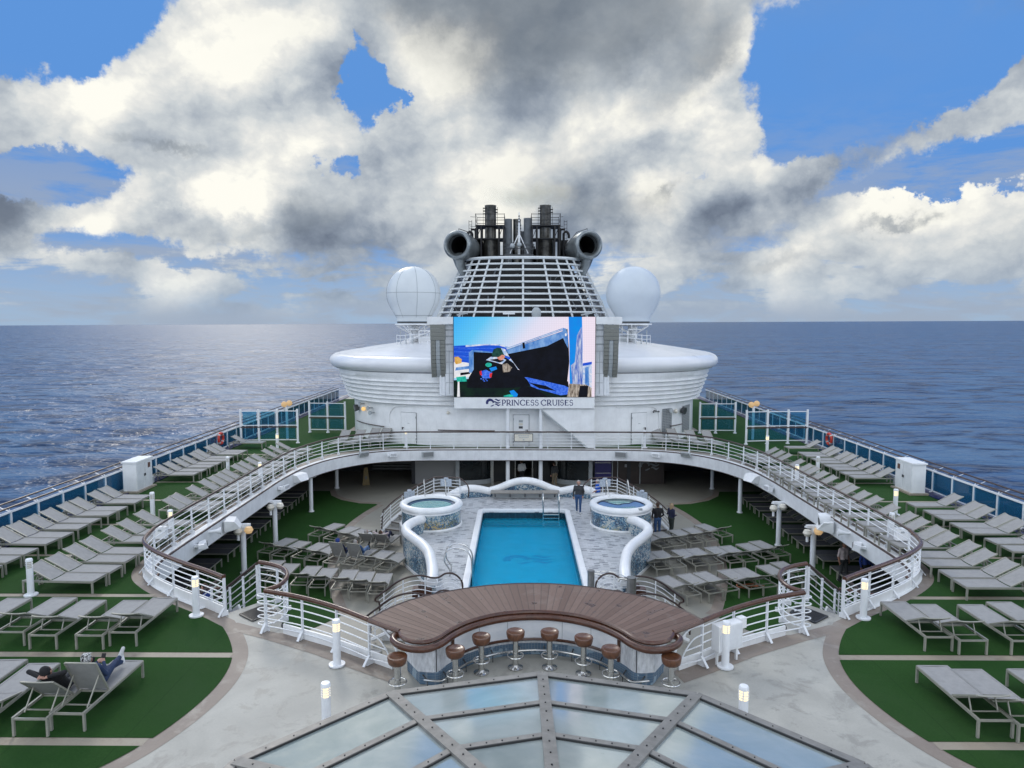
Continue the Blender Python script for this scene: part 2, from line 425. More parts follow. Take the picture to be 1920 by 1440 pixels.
# ------------------------------------------------------------------ sea (structure)
def sea_material():
    m = bpy.data.materials.new('sea_water'); m.use_nodes = True; t = NT(m.node_tree); b = t.n['Principled BSDF']
    b.inputs['Base Color'].default_value = (0.008, 0.030, 0.085, 1); b.inputs['Roughness'].default_value = 0.16; b.inputs['IOR'].default_value = 1.33; b.inputs['Specular IOR Level'].default_value = 0.27
    tc = t.new('ShaderNodeTexCoord').outputs['Object']
    v = t.vm('MULTIPLY', tc, (0.62, 1.0, 1.0))
    def ridge(sc, det, am, st=(0.62, 1.0, 1.0)):
        """sharp-crested chop"""
        n = t.noise(t.vm('MULTIPLY', tc, st), sc, det, 0.55, 0.5)
        return t.mul(t.sub(1.0, t.m('ABSOLUTE', t.mul(t.sub(n, 0.5), 2.6))), am)
    h = t.add(t.mul(t.noise(t.vm('MULTIPLY', tc, (0.5, 1, 1)), 1 / 150.0, 3, 0.55, 0.3), 20.0), ridge(1 / 40.0, 3, 3.6))
    h = t.add(h, t.add(ridge(1 / 14.0, 3, 1.7, (0.55, 1, 1)), ridge(1 / 5.0, 3, 0.6, (0.7, 1, 1))))
    bn = t.new('ShaderNodeBump'); bn.inputs['Strength'].default_value = 1.0; bn.inputs['Distance'].default_value = 1.0
    t.l.new(h, bn.inputs['Height']); t.l.new(bn.outputs[0], b.inputs['Normal'])
    # wind-ruffled bands; bright wave facets and dark troughs painted into the water colour
    big = t.noise(t.vm('MULTIPLY', tc, (0.6, 1.0, 1)), 1 / 420.0, 4, 0.55)
    c = t.mix(t.ramp(big, [(0.4, 0.0), (0.65, 1.0)]), (0.006, 0.045, 0.150), (0.018, 0.070, 0.175))
    m1 = t.noise(t.vm('MULTIPLY', tc, (0.55, 1.0, 1)), 1 / 16.0, 5, 0.62, 0.6); m2 = t.noise(t.vm('MULTIPLY', tc, (0.6, 1.0, 1)), 1 / 75.0, 5, 0.65, 0.6)
    f = t.ramp(t.add(t.mul(m1, 0.5), t.mul(m2, 0.5)), [(0.40, 0.0), (0.60, 1.0)])
    c = t.mix(f, c, (0.070, 0.145, 0.255)); dk = t.ramp(m1, [(0.40, 1.0), (0.50, 0.0)]); c = t.mix(t.mul(dk, 0.8), c, (0.001, 0.010, 0.040))
    t.l.new(c, b.inputs['Base Color']); t.l.new(t.add(t.mul(f, 0.14), 0.27), b.inputs['Roughness'])
    return m
mb = MB()
rad = [30, 60, 120, 250, 600, 1500, 4000, 12000, 40000, 90000]; seg = 96; mb.v.append((0, 0, 0))
for r_ in rad:
    for k in range(seg): mb.v.append((r_ * math.cos(2 * PI * k / seg), r_ * math.sin(2 * PI * k / seg), 0))
for k in range(seg): mb.face((0, 1 + k, 1 + (k + 1) % seg))
for i in range(len(rad) - 1):
    for k in range(seg):
        a = 1 + i * seg; c = a + seg; k2 = (k + 1) % seg; mb.face((a + k, c + k, c + k2, a + k2))
sea = mb.build('sea', sea_material(), loc=(0, 0, -37)); tag(sea, kind='structure')
sea.rotation_euler = (0, R(-0.268), 0)          # the ship heels a quarter of a degree

# ------------------------------------------------------------------ decks (structure)
def floor_mat(name, a, b_, stain, rough=0.55, sc=0.5, st=0.55):
    m = bpy.data.materials.new(name); m.use_nodes = True; t = NT(m.node_tree); p = t.n['Principled BSDF']
    tc = t.new('ShaderNodeTexCoord').outputs['Object']
    n1 = t.ramp(t.noise(tc, sc, 8, 0.62, 0.4), [(0.35, 0.0), (0.65, 1.0)])
    n2 = t.ramp(t.noise(tc, sc * 1.6, 7, 0.68, 0.5), [(0.53, 0.0), (0.62, 1.0)])
    n3 = t.noise(tc, 22.0, 5, 0.7)
    c = t.mix(n1, a, b_); c = t.mix(t.mul(n2, st), c, stain)
    c = t.mix(t.mul(t.ramp(n3, [(0.4, 0.0), (0.7, 1.0)]), 0.22), c, stain)
    t.l.new(c, p.inputs['Base Color'])
    t.l.new(t.add(t.mul(n2, -0.08), rough), p.inputs['Roughness']); p.inputs['Specular IOR Level'].default_value = 0.3
    bn = t.new('ShaderNodeBump'); bn.inputs['Strength'].default_value = 0.25; bn.inputs['Distance'].default_value = 0.01
    t.l.new(t.noise(tc, 60, 3), bn.inputs['Height']); t.l.new(bn.outputs[0], p.inputs['Normal'])
    MAT[name] = m; return m
resin = floor_mat('grey_resin_deck', (0.375, 0.365, 0.325), (0.455, 0.445, 0.395), (0.27, 0.26, 0.23), sc=0.9, st=0.7)
border_m = floor_mat('brown_resin_border', (0.222, 0.1813, 0.1517), (0.2664, 0.222, 0.185), (0.3256, 0.296, 0.2516), 0.55, 0.9)
strip_m = floor_mat('beige_resin_strip', (0.3108, 0.2664, 0.2072), (0.3478, 0.3108, 0.2442), (0.222, 0.1776, 0.1406), 0.55, 0.9)
cream = floor_mat('cream_lower_deck', (0.2475, 0.2363, 0.1988), (0.3, 0.2888, 0.2438), (0.225, 0.21, 0.1762), 0.42, 0.45, 0.30)
def turf_mat():
    m = bpy.data.materials.new('green_artificial_turf'); m.use_nodes = True; t = NT(m.node_tree); p = t.n['Principled BSDF']
    tc = t.new('ShaderNodeTexCoord').outputs['Object']
    v = t.vm('MULTIPLY', tc, (1.0, 4.5, 1.0))
    n1 = t.ramp(t.noise(tc, 0.6, 5, 0.6), [(0.3, 0.0), (0.7, 1.0)]); n2 = t.noise(v, 16, 4, 0.7); n3 = t.noise(tc, 190, 2, 0.7)
    c = t.mix(n1, (0.01628, 0.05772, 0.00962), (0.0222, 0.07548, 0.01332))
    c = t.mix(t.ramp(n2, [(0.35, 0.0), (0.7, 1.0)]), c, (0.0296, 0.09472, 0.01776)); c = t.mix(t.mul(t.ramp(n3, [(0.42, 0.0), (0.6, 1.0)]), 0.45), c, (0.0074, 0.0333, 0.00592))
    n4 = t.ramp(t.noise(tc, 0.22, 6, 0.68, 0.8), [(0.50, 0.0), (0.72, 1.0)]); c = t.mix(t.mul(n4, 0.45), c, (0.037, 0.0777, 0.02812))
    xx, yy, zz = t.sep(tc); seam = t.smooth(t.m('ABSOLUTE', t.sub(t.m('FRACT', t.mul(xx, 0.5)), 0.5)), 0.494, 0.499); c = t.mix(t.mul(seam, 0.6), c, (0.00888, 0.0296, 0.0074))
    t.l.new(c, p.inputs['Base Color']); p.inputs['Roughness'].default_value = 0.9; p.inputs['Specular IOR Level'].default_value = 0.15
    bn = t.new('ShaderNodeBump'); bn.inputs['Strength'].default_value = 0.7; bn.inputs['Distance'].default_value = 0.02
    t.l.new(n3, bn.inputs['Height']); t.l.new(bn.outputs[0], p.inputs['Normal'])
    return m
turf_m = turf_mat()
gutter_m = mat('dark_blue_deck_paint', (0.012, 0.012, 0.085), 0.35, var=0.3, vscale=4)
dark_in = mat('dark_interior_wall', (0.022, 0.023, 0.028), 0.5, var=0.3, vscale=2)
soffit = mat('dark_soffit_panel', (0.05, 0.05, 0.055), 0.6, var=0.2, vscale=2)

def mir(P, s): return [(p[0] * s, *p[1:]) for p in P]
def sym(half): return list(half) + [(-p[0], *p[1:]) for p in reversed(half) if abs(p[0]) > 1e-6]

# edge of the opening above the pool, left half, from the bar round to the stern side
EDGE_L = [(-2.0, 17.35), (-2.9, 16.6), (-3.25, 16.05), (-3.2, 15.82), (-3.96, 16.25), (-5.07, 16.98), (-6.45, 17.72), (-6.68, 18.1), (-6.78, 18.6), (-6.95, 19.1), (-7.3, 19.5), (-7.8, 19.72),
          (-8.4, 18.95), (-9.1, 19.4), (-10.2, 20.15), (-11.35, 21.1), (-12.1, 22.05), (-12.42, 23.3), (-12.5, 25.7), (-12.5, 33.0), (-12.48, 35.7), (-12.2, 38.6), (-11.3, 41.2), (-9.6, 43.2), (-7.4, 44.05), (-4.0, 44.25)]
FULLP = [tuple(v[:2]) for v in spline([(x, y, 0) for x, y in [(0.0, 44.3)] + EDGE_L[:12:-1]], 5)]
EDGE_S = EDGE_L[:13] + [(x + (-0.03 if y < 41 else -0.015), y + (0.03 if y > 40 else 0)) for x, y in FULLP[::-1]][:-1]
hole = [(0.0, 17.75)] + EDGE_S + [(0.0, 44.33)] + [(-p[0], p[1]) for p in reversed(EDGE_S)]
outer = [(-19.5, -8), (19.5, -8), (19.5, 82), (-19.5, 82)]
mb = MB(); mb.m = 0
mb.prism(outer, -0.02, 0.0, [hole])
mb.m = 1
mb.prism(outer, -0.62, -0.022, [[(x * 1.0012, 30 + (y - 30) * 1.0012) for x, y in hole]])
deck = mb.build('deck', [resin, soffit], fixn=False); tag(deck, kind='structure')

# brown border sheet under the turf, then turf patches
def off(path, d):
    P = [Vector(p[:2]) for p in path]; out = []
    for i in range(len(P)):
        t = (P[min(i + 1, len(P) - 1)] - P[max(i - 1, 0)]).normalized(); n = Vector((-t.y, t.x)); out.append(tuple(P[i] + n * d))
    return out
RAIL_L = [(-8.42, 18.72), (-9.1, 19.22), (-10.25, 20.0), (-11.45, 20.95), (-12.3, 21.95), (-12.68, 23.3), (-12.78, 25.5), (-12.78, 30.0), (-12.76, 35.7), (-12.52, 38.8), (-11.75, 41.5), (-10.9, 42.85), (-8.7, 44.25), (-6.0, 44.5), (0.0, 44.55)]
CURVE_L = [(-8.35, 18.25), (-7.75, 17.35), (-7.28, 16.4), (-7.07, 15.4), (-7.1, 14.4), (-7.35, 13.3), (-7.8, 12.3), (-8.6, 11.3), (-9.8, 10.4), (-11.5, 9.7), (-13.5, 9.3)]
def on_left_curve(y, P):
    """x on a polyline at height y (first crossing)"""
    for a, b in zip(P, P[1:]):
        if min(a[1], b[1]) <= y <= max(a[1], b[1]) and abs(a[1] - b[1]) > 1e-6:
            return a[0] + (b[0] - a[0]) * (y - a[1]) / (b[1] - a[1])
    return None
band_in = [tuple(v[:2]) for v in spline([(x, y, 0) for x, y in CURVE_L], 6)]
rail_s = [tuple(v[:2]) for v in spline([(x, y, 0) for x, y in RAIL_L], 6)]
rail_o = off(rail_s, 0.40)                       # turf keeps this far from the rail
for s in (-1, 1):
    k = -s
    bo = off(band_in, 0.36)
    bpoly = [(-18.7, 52), (-13.2, 52)] + [(x, y) for x, y in reversed(rail_s) if x < -8.3 and y < 46] + bo + [(-18.7, 9.0)]
    bpoly = [(-18.7, 60), (-5.0, 60), (-5.0, 44.75)] + [(x, y) for x, y in reversed(rail_s) if x < -5.2] + bo + [(-18.7, 9.0)]
    m_ = MB(); m_.sheet(mir(bpoly, k), 0.004); o = m_.build('path', border_m, fixn=False); tag(o, kind='structure')
    m_ = MB()                                    # brown strip along the bar rail
    m_.sheet(mir([(-3.15, 15.72), (-3.96, 16.2), (-5.07, 16.93), (-6.45, 17.66), (-6.6, 17.66), (-7.9, 18.3), (-8.25, 18.05), (-7.75, 17.75), (-6.9, 17.35), (-5.3, 16.48), (-4.15, 15.72), (-3.3, 15.2)], k), 0.007)
    o = m_.build('path', border_m, fixn=False); tag(o, kind='structure')
    # cross strips of beige
    m_ = MB()
    for y0, y1 in ((12.74, 13.0), (16.3, 16.56), (20.03, 20.26), (23.62, 23.82), (27.36, 27.56), (31.25, 31.45), (34.9, 35.1), (42.45, 42.65)):
        yc = (y0 + y1) / 2
        xr = on_left_curve(yc, band_in) if yc < 18 else (on_left_curve(yc, rail_o) or -13.2)
        if yc < 18: xr -= 0.02
        m_.sheet(mir([(-18.6, y0), (xr, y0), (xr, y1), (-18.6, y1)], k), 0.008)
    o = m_.build('path', strip_m, fixn=False); tag(o, kind='structure')
    # turf patches
    m_ = MB()
    for y0, y1 in ((9.4, 12.74), (13.0, 16.3), (16.56, 20.03), (20.26, 23.62), (23.82, 27.36), (27.56, 31.25), (31.45, 34.9), (35.1, 42.45)):
        ref = band_in + [] if y1 < 17 else None
        if y1 < 17: edge = [(x, y) for x, y in band_in if y0 < y < y1]; xa, xb = on_left_curve(y1, band_in), on_left_curve(y0, band_in)
        elif y1 < 20.1:
            full = list(reversed(rail_o)); full = [(x, y) for x, y in rail_o if x < -8.75][::-1] + [(x, y) for x, y in band_in if y < 18.1]
            edge = [(x, y) for x, y in full if y0 < y < y1]; xa, xb = on_left_curve(y1, full), on_left_curve(y0, band_in)
        else:
            full = [(x, y) for x, y in rail_o][::-1]
            edge = [(x, y) for x, y in full if y0 < y < y1 and x < -9]; xa, xb = on_left_curve(y1, full) or -13.2, on_left_curve(y0, full) or -13.2
        poly = [(-18.6, y0), (-18.6, y1), (xa, y1)] + edge + [(xb, y0)]
        m_.sheet(mir(poly, k), 0.014)
    far = [(-18.6, 42.65), (-18.6, 74), (-13.0, 74), (-13.0, 52), (0.0, 52), (0.0, 45.05), (-6.0, 45.0), (-8.9, 44.75), (-11.2, 43.3)]
    far += [(on_left_curve(42.65, rail_o) or -11.7, 42.65)]
    m_.sheet(mir(far, k), 0.014)
    o = m_.build('turf', turf_m, fixn=False); tag(o, kind='structure')
    m_ = MB(); m_.sheet(mir([(-18.7, -8), (-18.7, 80), (-19.3, 80), (-19.3, -8)], k), 0.010)
    m_.bbox(-18.72 * k, -18.62 * k, -8, 80, 0.0, 0.05)
    o = m_.build('gutter', gutter_m, fixn=False); tag(o, kind='structure')

# lower deck
mb = MB(); mb.sheet([(-19.4, 8), (19.4, 8), (19.4, 60), (-19.4, 60)], -2.8); o = mb.build('lower_deck', cream, fixn=False); tag(o, kind='structure')
LT = [(-6.9, 25.4), (-7.25, 25.85), (-7.6, 26.7), (-8.15, 28.2), (-8.75, 30.2), (-9.25, 32.6), (-9.55, 35.0), (-9.55, 37.2), (-9.2, 39.6), (-8.75, 41.4)]
LTs = [tuple(v[:2]) for v in spline([(x, y, 0) for x, y in LT], 5)]
for k in (1, -1):
    ply = [(-18.9, 20.5), (-18.9, 44.9), (-12.5, 44.8), (-12.1, 43.6), (-11.2, 42.5), (-9.9, 41.7), (-8.9, 41.55)] + LTs[::-1] + [(-7.4, 24.6), (-8.6, 23.0), (-9.5, 20.5)]
    m_ = MB(); m_.sheet(mir(ply, k), -2.790); o = m_.build('turf', turf_m, fixn=False); tag(o, kind='structure')
    m_ = MB(); A = [(x * k, y, -2.794) for x, y in LTs]; B = [(x * k, y, -2.794) for x, y in off(LTs, -0.42)]; m_.strip(A, B)
    B2 = [((x + 0.0) * k, y, -2.793) for x, y in [(-12.6, 44.9), (-12.1, 43.6), (-11.2, 42.5), (-9.9, 41.7), (-8.7, 41.5)]]
    C2 = [(x * k, y, -2.793) for x, y in [(-12.2, 45.0), (-11.75, 43.8), (-10.95, 42.8), (-9.8, 42.05), (-8.6, 41.9)]]
    m_.strip(B2, C2)
    o = m_.build('path', border_m, fixn=False); tag(o, kind='structure')
# ------------------------------------------------------------------ white fascia round the opening
def fascia():
    t = empty('deck_fascia', (0, 30, -0.3), label='white painted fascia band with brown trim around the pool opening', cat='fascia')
    path = [(0.0, 44.3)] + [(p[0], p[1]) for p in reversed(EDGE_L[13:])]
    pl = [tuple(v[:2]) for v in spline([(x, y, 0) for x, y in path], 5)]
    full = [(-x, y) for x, y in pl[::-1][:-1]] + [(0.0, 44.3)] + pl[1:]
    near = [(x, y) for x, y in EDGE_L[4:7]]
    loc = lambda P, z: [(x, y - 30, z) for x, y in P]
    m_ = MB(); m_.wall([(x, y - 30) for x, y in off(full, 0.02)], -0.36, 0.27, 0.07); m_.build('band', white2, t, smooth=30)
    for z, nm in ((0.29, 'trim'), (-0.37, 'trim')):
        m_ = MB(); m_.tube(loc(off(full, 0.0), z), 0.045, 6); m_.build(nm, wood_d, t, smooth=True)
    m_ = MB()
    m_.strip([(x, y - 30, 0.318) for x, y in full], [(x, y - 30, 0.318) for x, y in off(full, -0.30)]); m_.build('waterway', white, t)
    return full
FULL_EDGE = fascia()
for k in (1, -1):                                 # short kerbs below the bar-side railings
    P = mir([(-3.3, 15.78), (-3.96, 16.2), (-5.07, 16.93), (-6.45, 17.66)], k)
    m_ = MB(); m_.wall(P, 0.008, 0.26, 0.05); o = m_.build('kerb', white, smooth=30)
    tag(o, 'white steel kerb under the %s angled railing beside the bar' % ('left' if k == 1 else 'right'), 'kerb')
    P2 = mir([(-8.42, 18.72), (-9.1, 19.22), (-10.25, 20.0), (-11.45, 20.95), (-12.3, 21.95), (-12.66, 23.0)], k)
    m_ = MB(); m_.wall([tuple(v[:2]) for v in spline([(x, y, 0) for x, y in P2], 4)], 0.016, 0.27, 0.05); o = m_.build('kerb', white, smooth=30)
    tag(o, 'white steel kerb curving under the railing above the %s stairway' % ('left' if k == 1 else 'right'), 'kerb')

# ------------------------------------------------------------------ columns
colp = MB(); colp.cyl((0, 0, 0), 0.115, 2.15, 14)
colb = MB(); colb.cyl((0, 0, 0), 0.17, 0.05, 14)
colh = MB(); colh.bar((-0.32, 0, 2.12), (0.32, 0, 2.12), 0.16, 0.12); colh.bar((0, -0.1, 2.0), (0.34, -0.1, 2.08), 0.07); colh.bar((0, 0.1, 2.0), (-0.34, 0.1, 2.08), 0.07)
colm, colbm, colhm = colp.mesh('shaft', railw, True), colb.mesh('foot', railw, True), colh.mesh('bracket', railw)
ordn = ['first', 'second', 'third', 'fourth', 'fifth', 'sixth', 'seventh', 'eighth', 'ninth', 'tenth', 'eleventh', 'twelfth', 'thirteenth', 'fourteenth', 'fifteenth', 'sixteenth', 'seventeenth', 'eighteenth', 'nineteenth', 'twentieth', 'twenty-first', 'twenty-second', 'twenty-third', 'twenty-fourth', 'twenty-fifth']
for s, side in ((-1, 'left'), (1, 'right')):
    for i, y in enumerate((29.8, 33.8, 39.8, 45.6)):
        t = empty('column', (12.25 * s, y, -2.8), label='round white column holding the %s overhang, %s one from the bar' % (side, ordn[i]), cat='column', group='white columns under the upper deck')
        for nm, me in (('shaft', colm), ('foot', colbm), ('bracket', colhm)): link(bpy.data.objects.new(nm, me), t)
for s, side in ((-1, 'left'), (1, 'right')):
    m_ = MB(); m_.cyl((0, 0, 0), 0.13, 2.5, 16); o = m_.build('column', railw, loc=(1.05 * s, 44.75, -2.795), smooth=True)
    tag(o, 'white column below the screen in front of the dark entrance, %s one' % side, 'column', 'white columns under the screen')

# ------------------------------------------------------------------ lower deck back wall
def back_wall():
    t = empty('lounge_wall', (0, 47.5, -2.8), label='dark lower deck wall with entrance, curved windows and pale tiled panel', cat='wall')
    L = lambda x0, x1, y0, y1, z0, z1: MB().bbox(x0, x1, y0 - 47.5, y1 - 47.5, z0 + 0.006, z1)
    tile = mat('pale_tile_panel', (0.30, 0.30, 0.295), 0.4, var=0.25, vscale=30)
    glass = mat('dark_curved_glass', (0.014, 0.02, 0.024), 0.08, var=0.5, vscale=1.4)
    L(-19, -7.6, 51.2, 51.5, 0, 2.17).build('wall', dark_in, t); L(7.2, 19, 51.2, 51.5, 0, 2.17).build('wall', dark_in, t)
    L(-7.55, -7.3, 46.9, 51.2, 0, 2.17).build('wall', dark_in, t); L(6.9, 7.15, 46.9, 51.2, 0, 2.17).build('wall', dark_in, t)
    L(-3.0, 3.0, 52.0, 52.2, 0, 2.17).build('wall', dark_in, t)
    L(-7.3, -4.35, 46.9, 47.1, 0, 2.17).build('tile_panel', tile, t)
    for s in (-1, 1):
        m_ = MB(); P = [(s * (2.0 + 2.2 * (1 - math.cos(a))) if False else s * (4.3 - 2.1 * math.sin(a)), 46.6 + 0.9 * (1 - math.cos(a)) - 47.5) for a in [PI / 2 * i / 8 for i in range(9)]]
        m_.wall(P, 0.32, 2.05, 0.05); m_.build('curved_window', glass, t, smooth=30)
        m_ = MB(); m_.wall(P, 0.006, 0.31, 0.16); m_.build('sill', greyp, t, smooth=30)
        m_ = MB(); m_.wall(P, 2.055, 2.17, 0.10); m_.build('head_trim', dgrey, t, smooth=30)
        MB().bbox(s * 4.30, s * 4.55, -0.95, -0.6, 0.006, 2.17).build('pilaster', greyp, t)
        MB().bbox(s * 2.05, s * 2.25, -0.25, 0.05, 0.006, 2.17).build('door_frame', steel, t)
        MB().bbox(s * 0.55, s * 0.62, 0.15, 0.2, 0.006, 2.17).build('door_frame', steel, t)
        m_ = MB(); m_.bbox(s * 0.65, s * 2.05, 0.13, 0.16, 0.006, 2.1); m_.build('glass_door', mat('entrance_glass', (0.02, 0.022, 0.024), 0.06), t)
    blue = mat('deep_blue_panel', (0.025, 0.022, 0.16), 0.4, var=0.3, vscale=2)
    L(4.75, 5.85, 46.85, 47.05, 0, 2.17).build('blue_panel', blue, t)
    for z in (0.75, 1.45): MB().bbox(4.75, 5.85, -0.66, -0.652, z, z + 0.03).build('panel_bar', steel, t)
    brown = mat('dark_brown_panel', (0.035, 0.022, 0.018), 0.45, var=0.3, vscale=2)
    L(5.9, 9.4, 46.95, 47.15, 0, 2.17).build('brown_panel', brown, t)
    for x in (5.9, 6.25, 7.75): MB().bbox(x, x + 0.05, -0.62, -0.555, 0.006, 2.17).build('panel_post', greyp, t)
    MB().bbox(6.75, 7.15, -0.565, -0.552, 1.15, 1.35).build('notice', mat('pale_notice', (0.35, 0.36, 0.37), 0.5, var=0.2, vscale=30), t)
    # the pale wave emblem
    emb = MB(); ex, ez, sc = 8.35, 1.30, 0.62
    wave_emblem(emb, ex, ez, sc, -0.57)
    emb.build('wave_emblem', mat('dim_silver_emblem', (0.20, 0.22, 0.24), 0.4, var=0.2), t)
    # dim bar front far left
    for i in range(6): MB().bbox(-10.4, -7.6, 0.5 + i * 0.003, 0.9, 0.75 + i * 0.2, 0.87 + i * 0.2).build('shelf', dgrey, t)
    for s in (-1, 1):
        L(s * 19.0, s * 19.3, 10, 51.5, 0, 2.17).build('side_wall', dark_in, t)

def wave_emblem(mb, cx, cz, sc, y):
    """hair-and-wave emblem drawn as flat shapes in the xz plane (facing -y)"""
    def flat(pts, th=0.006):
        n = len(mb.v); k = len(pts)
        mb.v += [(cx + p[0] * sc, y, cz + p[1] * sc) for p in pts] + [(cx + p[0] * sc, y + th, cz + p[1] * sc) for p in pts]
        tr = geometry.tessellate_polygon([[Vector((p[0], p[1], 0)) for p in pts]])
        for t in tr: mb.face((n + t[0], n + t[1], n + t[2])); mb.face((n + k + t[2], n + k + t[1], n + k + t[0]))
        for i in range(k): mb.face((n + i, n + (i + 1) % k, n + k + (i + 1) % k, n + k + i))
    # head of hair: thick crescent
    outp = [(math.cos(R(a)) * 0.62 - 0.45, math.sin(R(a)) * 0.60 - 0.02) for a in range(205, -1, -12)]
    inp = [(math.cos(R(a)) * 0.34 - 0.38, math.sin(R(a)) * 0.33 - 0.10) for a in range(-5, 200, 12)]
    flat(outp + inp)
    flat([(-0.40, -0.55), (-0.05, -0.38), (0.18, -0.30), (0.12, -0.45), (-0.10, -0.58), (-0.30, -0.62)])
    for i, dz in enumerate((0.38, 0.02, -0.34)):
        top, bot = [], []
        x0, x1 = (0.02, 1.15) if i == 1 else (0.28, 1.12)
        for j in range(13):
            u = j / 12; x = x0 + (x1 - x0) * u; zc = dz + 0.10 * math.sin(u * 2 * PI + 0.6) ; w = 0.10 * math.sin(PI * (0.12 + 0.80 * u)) + 0.012
            top.append((x, zc + w)); bot.append((x, zc - w))
        flat(top + bot[::-1])
back_wall()

# ------------------------------------------------------------------ deck house
HC = (0.0, 60.0)
def plan(a, b, n=3.1, seg=72, part=None):
    P = []
    for i in range(seg + 1):
        th = PI + PI * i / seg                     # front half, left to right
        c, s_ = math.cos(th), math.sin(th)
        P.append((a * math.copysign(abs(c) ** (2 / n), c), HC[1] - b * abs(s_) ** (2 / n)))
    return P
def house():
    t = empty('deck_house', (0, 60, 0), label='white round-fronted deck house with ribbed belly below the funnel', cat='deck house')
    def loft(name, rows, m, smooth=50):
        mb = MB(); rings = [[(x, y - 60, z) for x, y in plan(a, b)] + [(a, 14, z), (-a, 14, z)] for (a, b, z) in rows]
        k = len(rings[0]); 
        for r_ in rings: mb.v += r_
        for i in range(len(rings) - 1):
            for j in range(k): mb.face((i * k + j, i * k + (j + 1) % k, (i + 1) * k + (j + 1) % k, (i + 1) * k + j))
        return mb.build(name, m, t, smooth=smooth)
    loft('lower_wall', [(13.15, 14.6, 0.012), (13.15, 14.6, 2.62)], white)
    rows = [(13.15, 14.6, 2.6), (13.55, 14.62, 2.62)]
    a = 13.55
    for i in range(6):                             # horizontal ribs
        z = 2.66 + i * 0.29; aa = 13.55 + i * 0.115; bb = 14.62 + i * 0.02
        rows += [(aa + 0.10, bb + 0.10, z), (aa + 0.12, bb + 0.12, z + 0.035), (aa + 0.09, bb + 0.09, z + 0.07), (aa + 0.0, bb + 0.0, z + 0.085), (aa + 0.09, bb + 0.01, z + 0.27)]
    rows += [(14.30, 14.72, 4.40), (14.35, 14.72, 4.72)]
    loft('ribbed_belly', rows, white, 60)
    lip = []
    for i in range(13):
        an = -PI / 2 + PI * 1.02 * i / 12
        lip.append((14.36 + 0.62 * math.cos(an), 14.4 + 0.55 * math.cos(an), 5.24 + 0.52 * math.sin(an)))
    lip += [(13.6, 13.9, 5.86), (12.0, 12.6, 6.12), (10.0, 10.2, 6.40), (8.0, 8.0, 6.62), (6.0, 6.0, 6.75), (1.0, 1.0, 6.8)]
    roofm = mat('white_roof_gloss', (0.80, 0.81, 0.83), 0.22, var=0.06, vscale=0.8, rvar=0.15)
    loft('roof', [(14.34, 14.71, 4.70)] + lip, roofm, 60)
    # seams across the lip
    P = plan(14.36, 14.42)
    for j in (5, 11, 18, 54, 61, 67):
        x, y = P[j]; x2, y2 = P[j + 1]; d = Vector((x - 0, y - 60, 0)).normalized(); pts = []
        for i in range(11):
            an = -PI / 2 + PI * i / 10; pts.append(Vector((x, y - 60, 5.24 + 0.525 * math.sin(an))) + d * 0.625 * math.cos(an))
        m_ = MB(); m_.tube(pts, 0.012, 4); m_.build('seam', greyp, t)
    # doors on the lower wall
    def on_wall(px_x, z, o=0.0):
        a, b = 13.15 + o, 14.6 + o; n = 3.1
        y = -b * (max(0, 1 - (abs(px_x) / a) ** n)) ** (1 / n)
        dx = abs(px_x) ** (n - 1) / a ** n * (1 if px_x > 0 else -1); dy = -abs(y) ** (n - 1) / b ** n
        return Vector((px_x, y, z)), math.atan2(-dy, -dx) - PI / 2 if False else math.atan2(dy, dx) + PI / 2
    seamm = mat('door_gap', (0.10, 0.11, 0.12), 0.6)
    def door(x, hand, w=1.12, h=2.05, name='door', sign=False):
        p, rz = on_wall(x, 0.05, 0.012)
        g = MB(); g.box((0, 0, h / 2), (w + 0.05, 0.02, h + 0.04)); fr = g.build('door_gap', seamm, None, loc=tuple(p), rz=rz)
        fr.parent = t; fr.name = 'door'
        m_ = MB(); m_.box((0, -0.02, h / 2), (w, 0.045, h)); m_.build('leaf', white, fr, bevel=0.006)
        m_ = MB(); m_.box((hand * 0.40 * w, -0.075, 1.0), (0.05, 0.05, 0.16)); m_.bar((hand * 0.40 * w, -0.09, 1.05), (hand * 0.27 * w, -0.09, 1.05), 0.03); m_.build('handle', black, fr)
        for zz in (0.3, 1.75):
            m_ = MB(); m_.box((-hand * 0.49 * w, -0.05, zz), (0.03, 0.04, 0.14)); m_.build('hinge', greyp, fr)
        if sign:
            for i, zz in enumerate((1.62, 1.42, 1.22)):
                m_ = MB(); m_.box((-0.02, -0.048, zz), (0.26, 0.01, 0.15)); m_.build('sign_plate', [greyp, offw, dgrey][i], fr)
        else:
            m_ = MB(); m_.box((0, -0.046, 1.35), (0.16, 0.008, 0.03)); m_.build('sign_plate', greyp, fr)
    door(-7.6, -1); door(7.55, 1); door(-0.2, 1, 1.0, 2.02, sign=True)
    # arched recess trims round the outer doors
    for s in (-1, 1):
        pts = []
        for u, z in ((9.0, 0.1), (9.0, 1.6), (8.95, 2.0), (8.75, 2.3), (8.4, 2.47), (7.6, 2.52), (6.0, 2.53)):
            p, _ = on_wall(s * u, z, 0.02); pts.append(p)
        m_ = MB(); m_.tube(spline(pts, 4), 0.035, 6); m_.build('recess_trim', white, t, smooth=True)
    # brown grab rails on the wall
    def grab(x0, x1, z, r=0.035):
        pts = [on_wall(x0 + (x1 - x0) * i / 10, z, 0.13)[0] for i in range(11)]
        m_ = MB(); m_.tube(pts, r, 8); g = m_.build('grab_rail', wood_d, t, smooth=True)
        for i in (1, 5, 9):
            m_ = MB(); m_.bar(pts[i] - Vector((0, 0, 0.03)), on_wall(x0 + (x1 - x0) * i / 10, z - 0.06, 0.0)[0], 0.025); m_.build('bracket', steel, g)
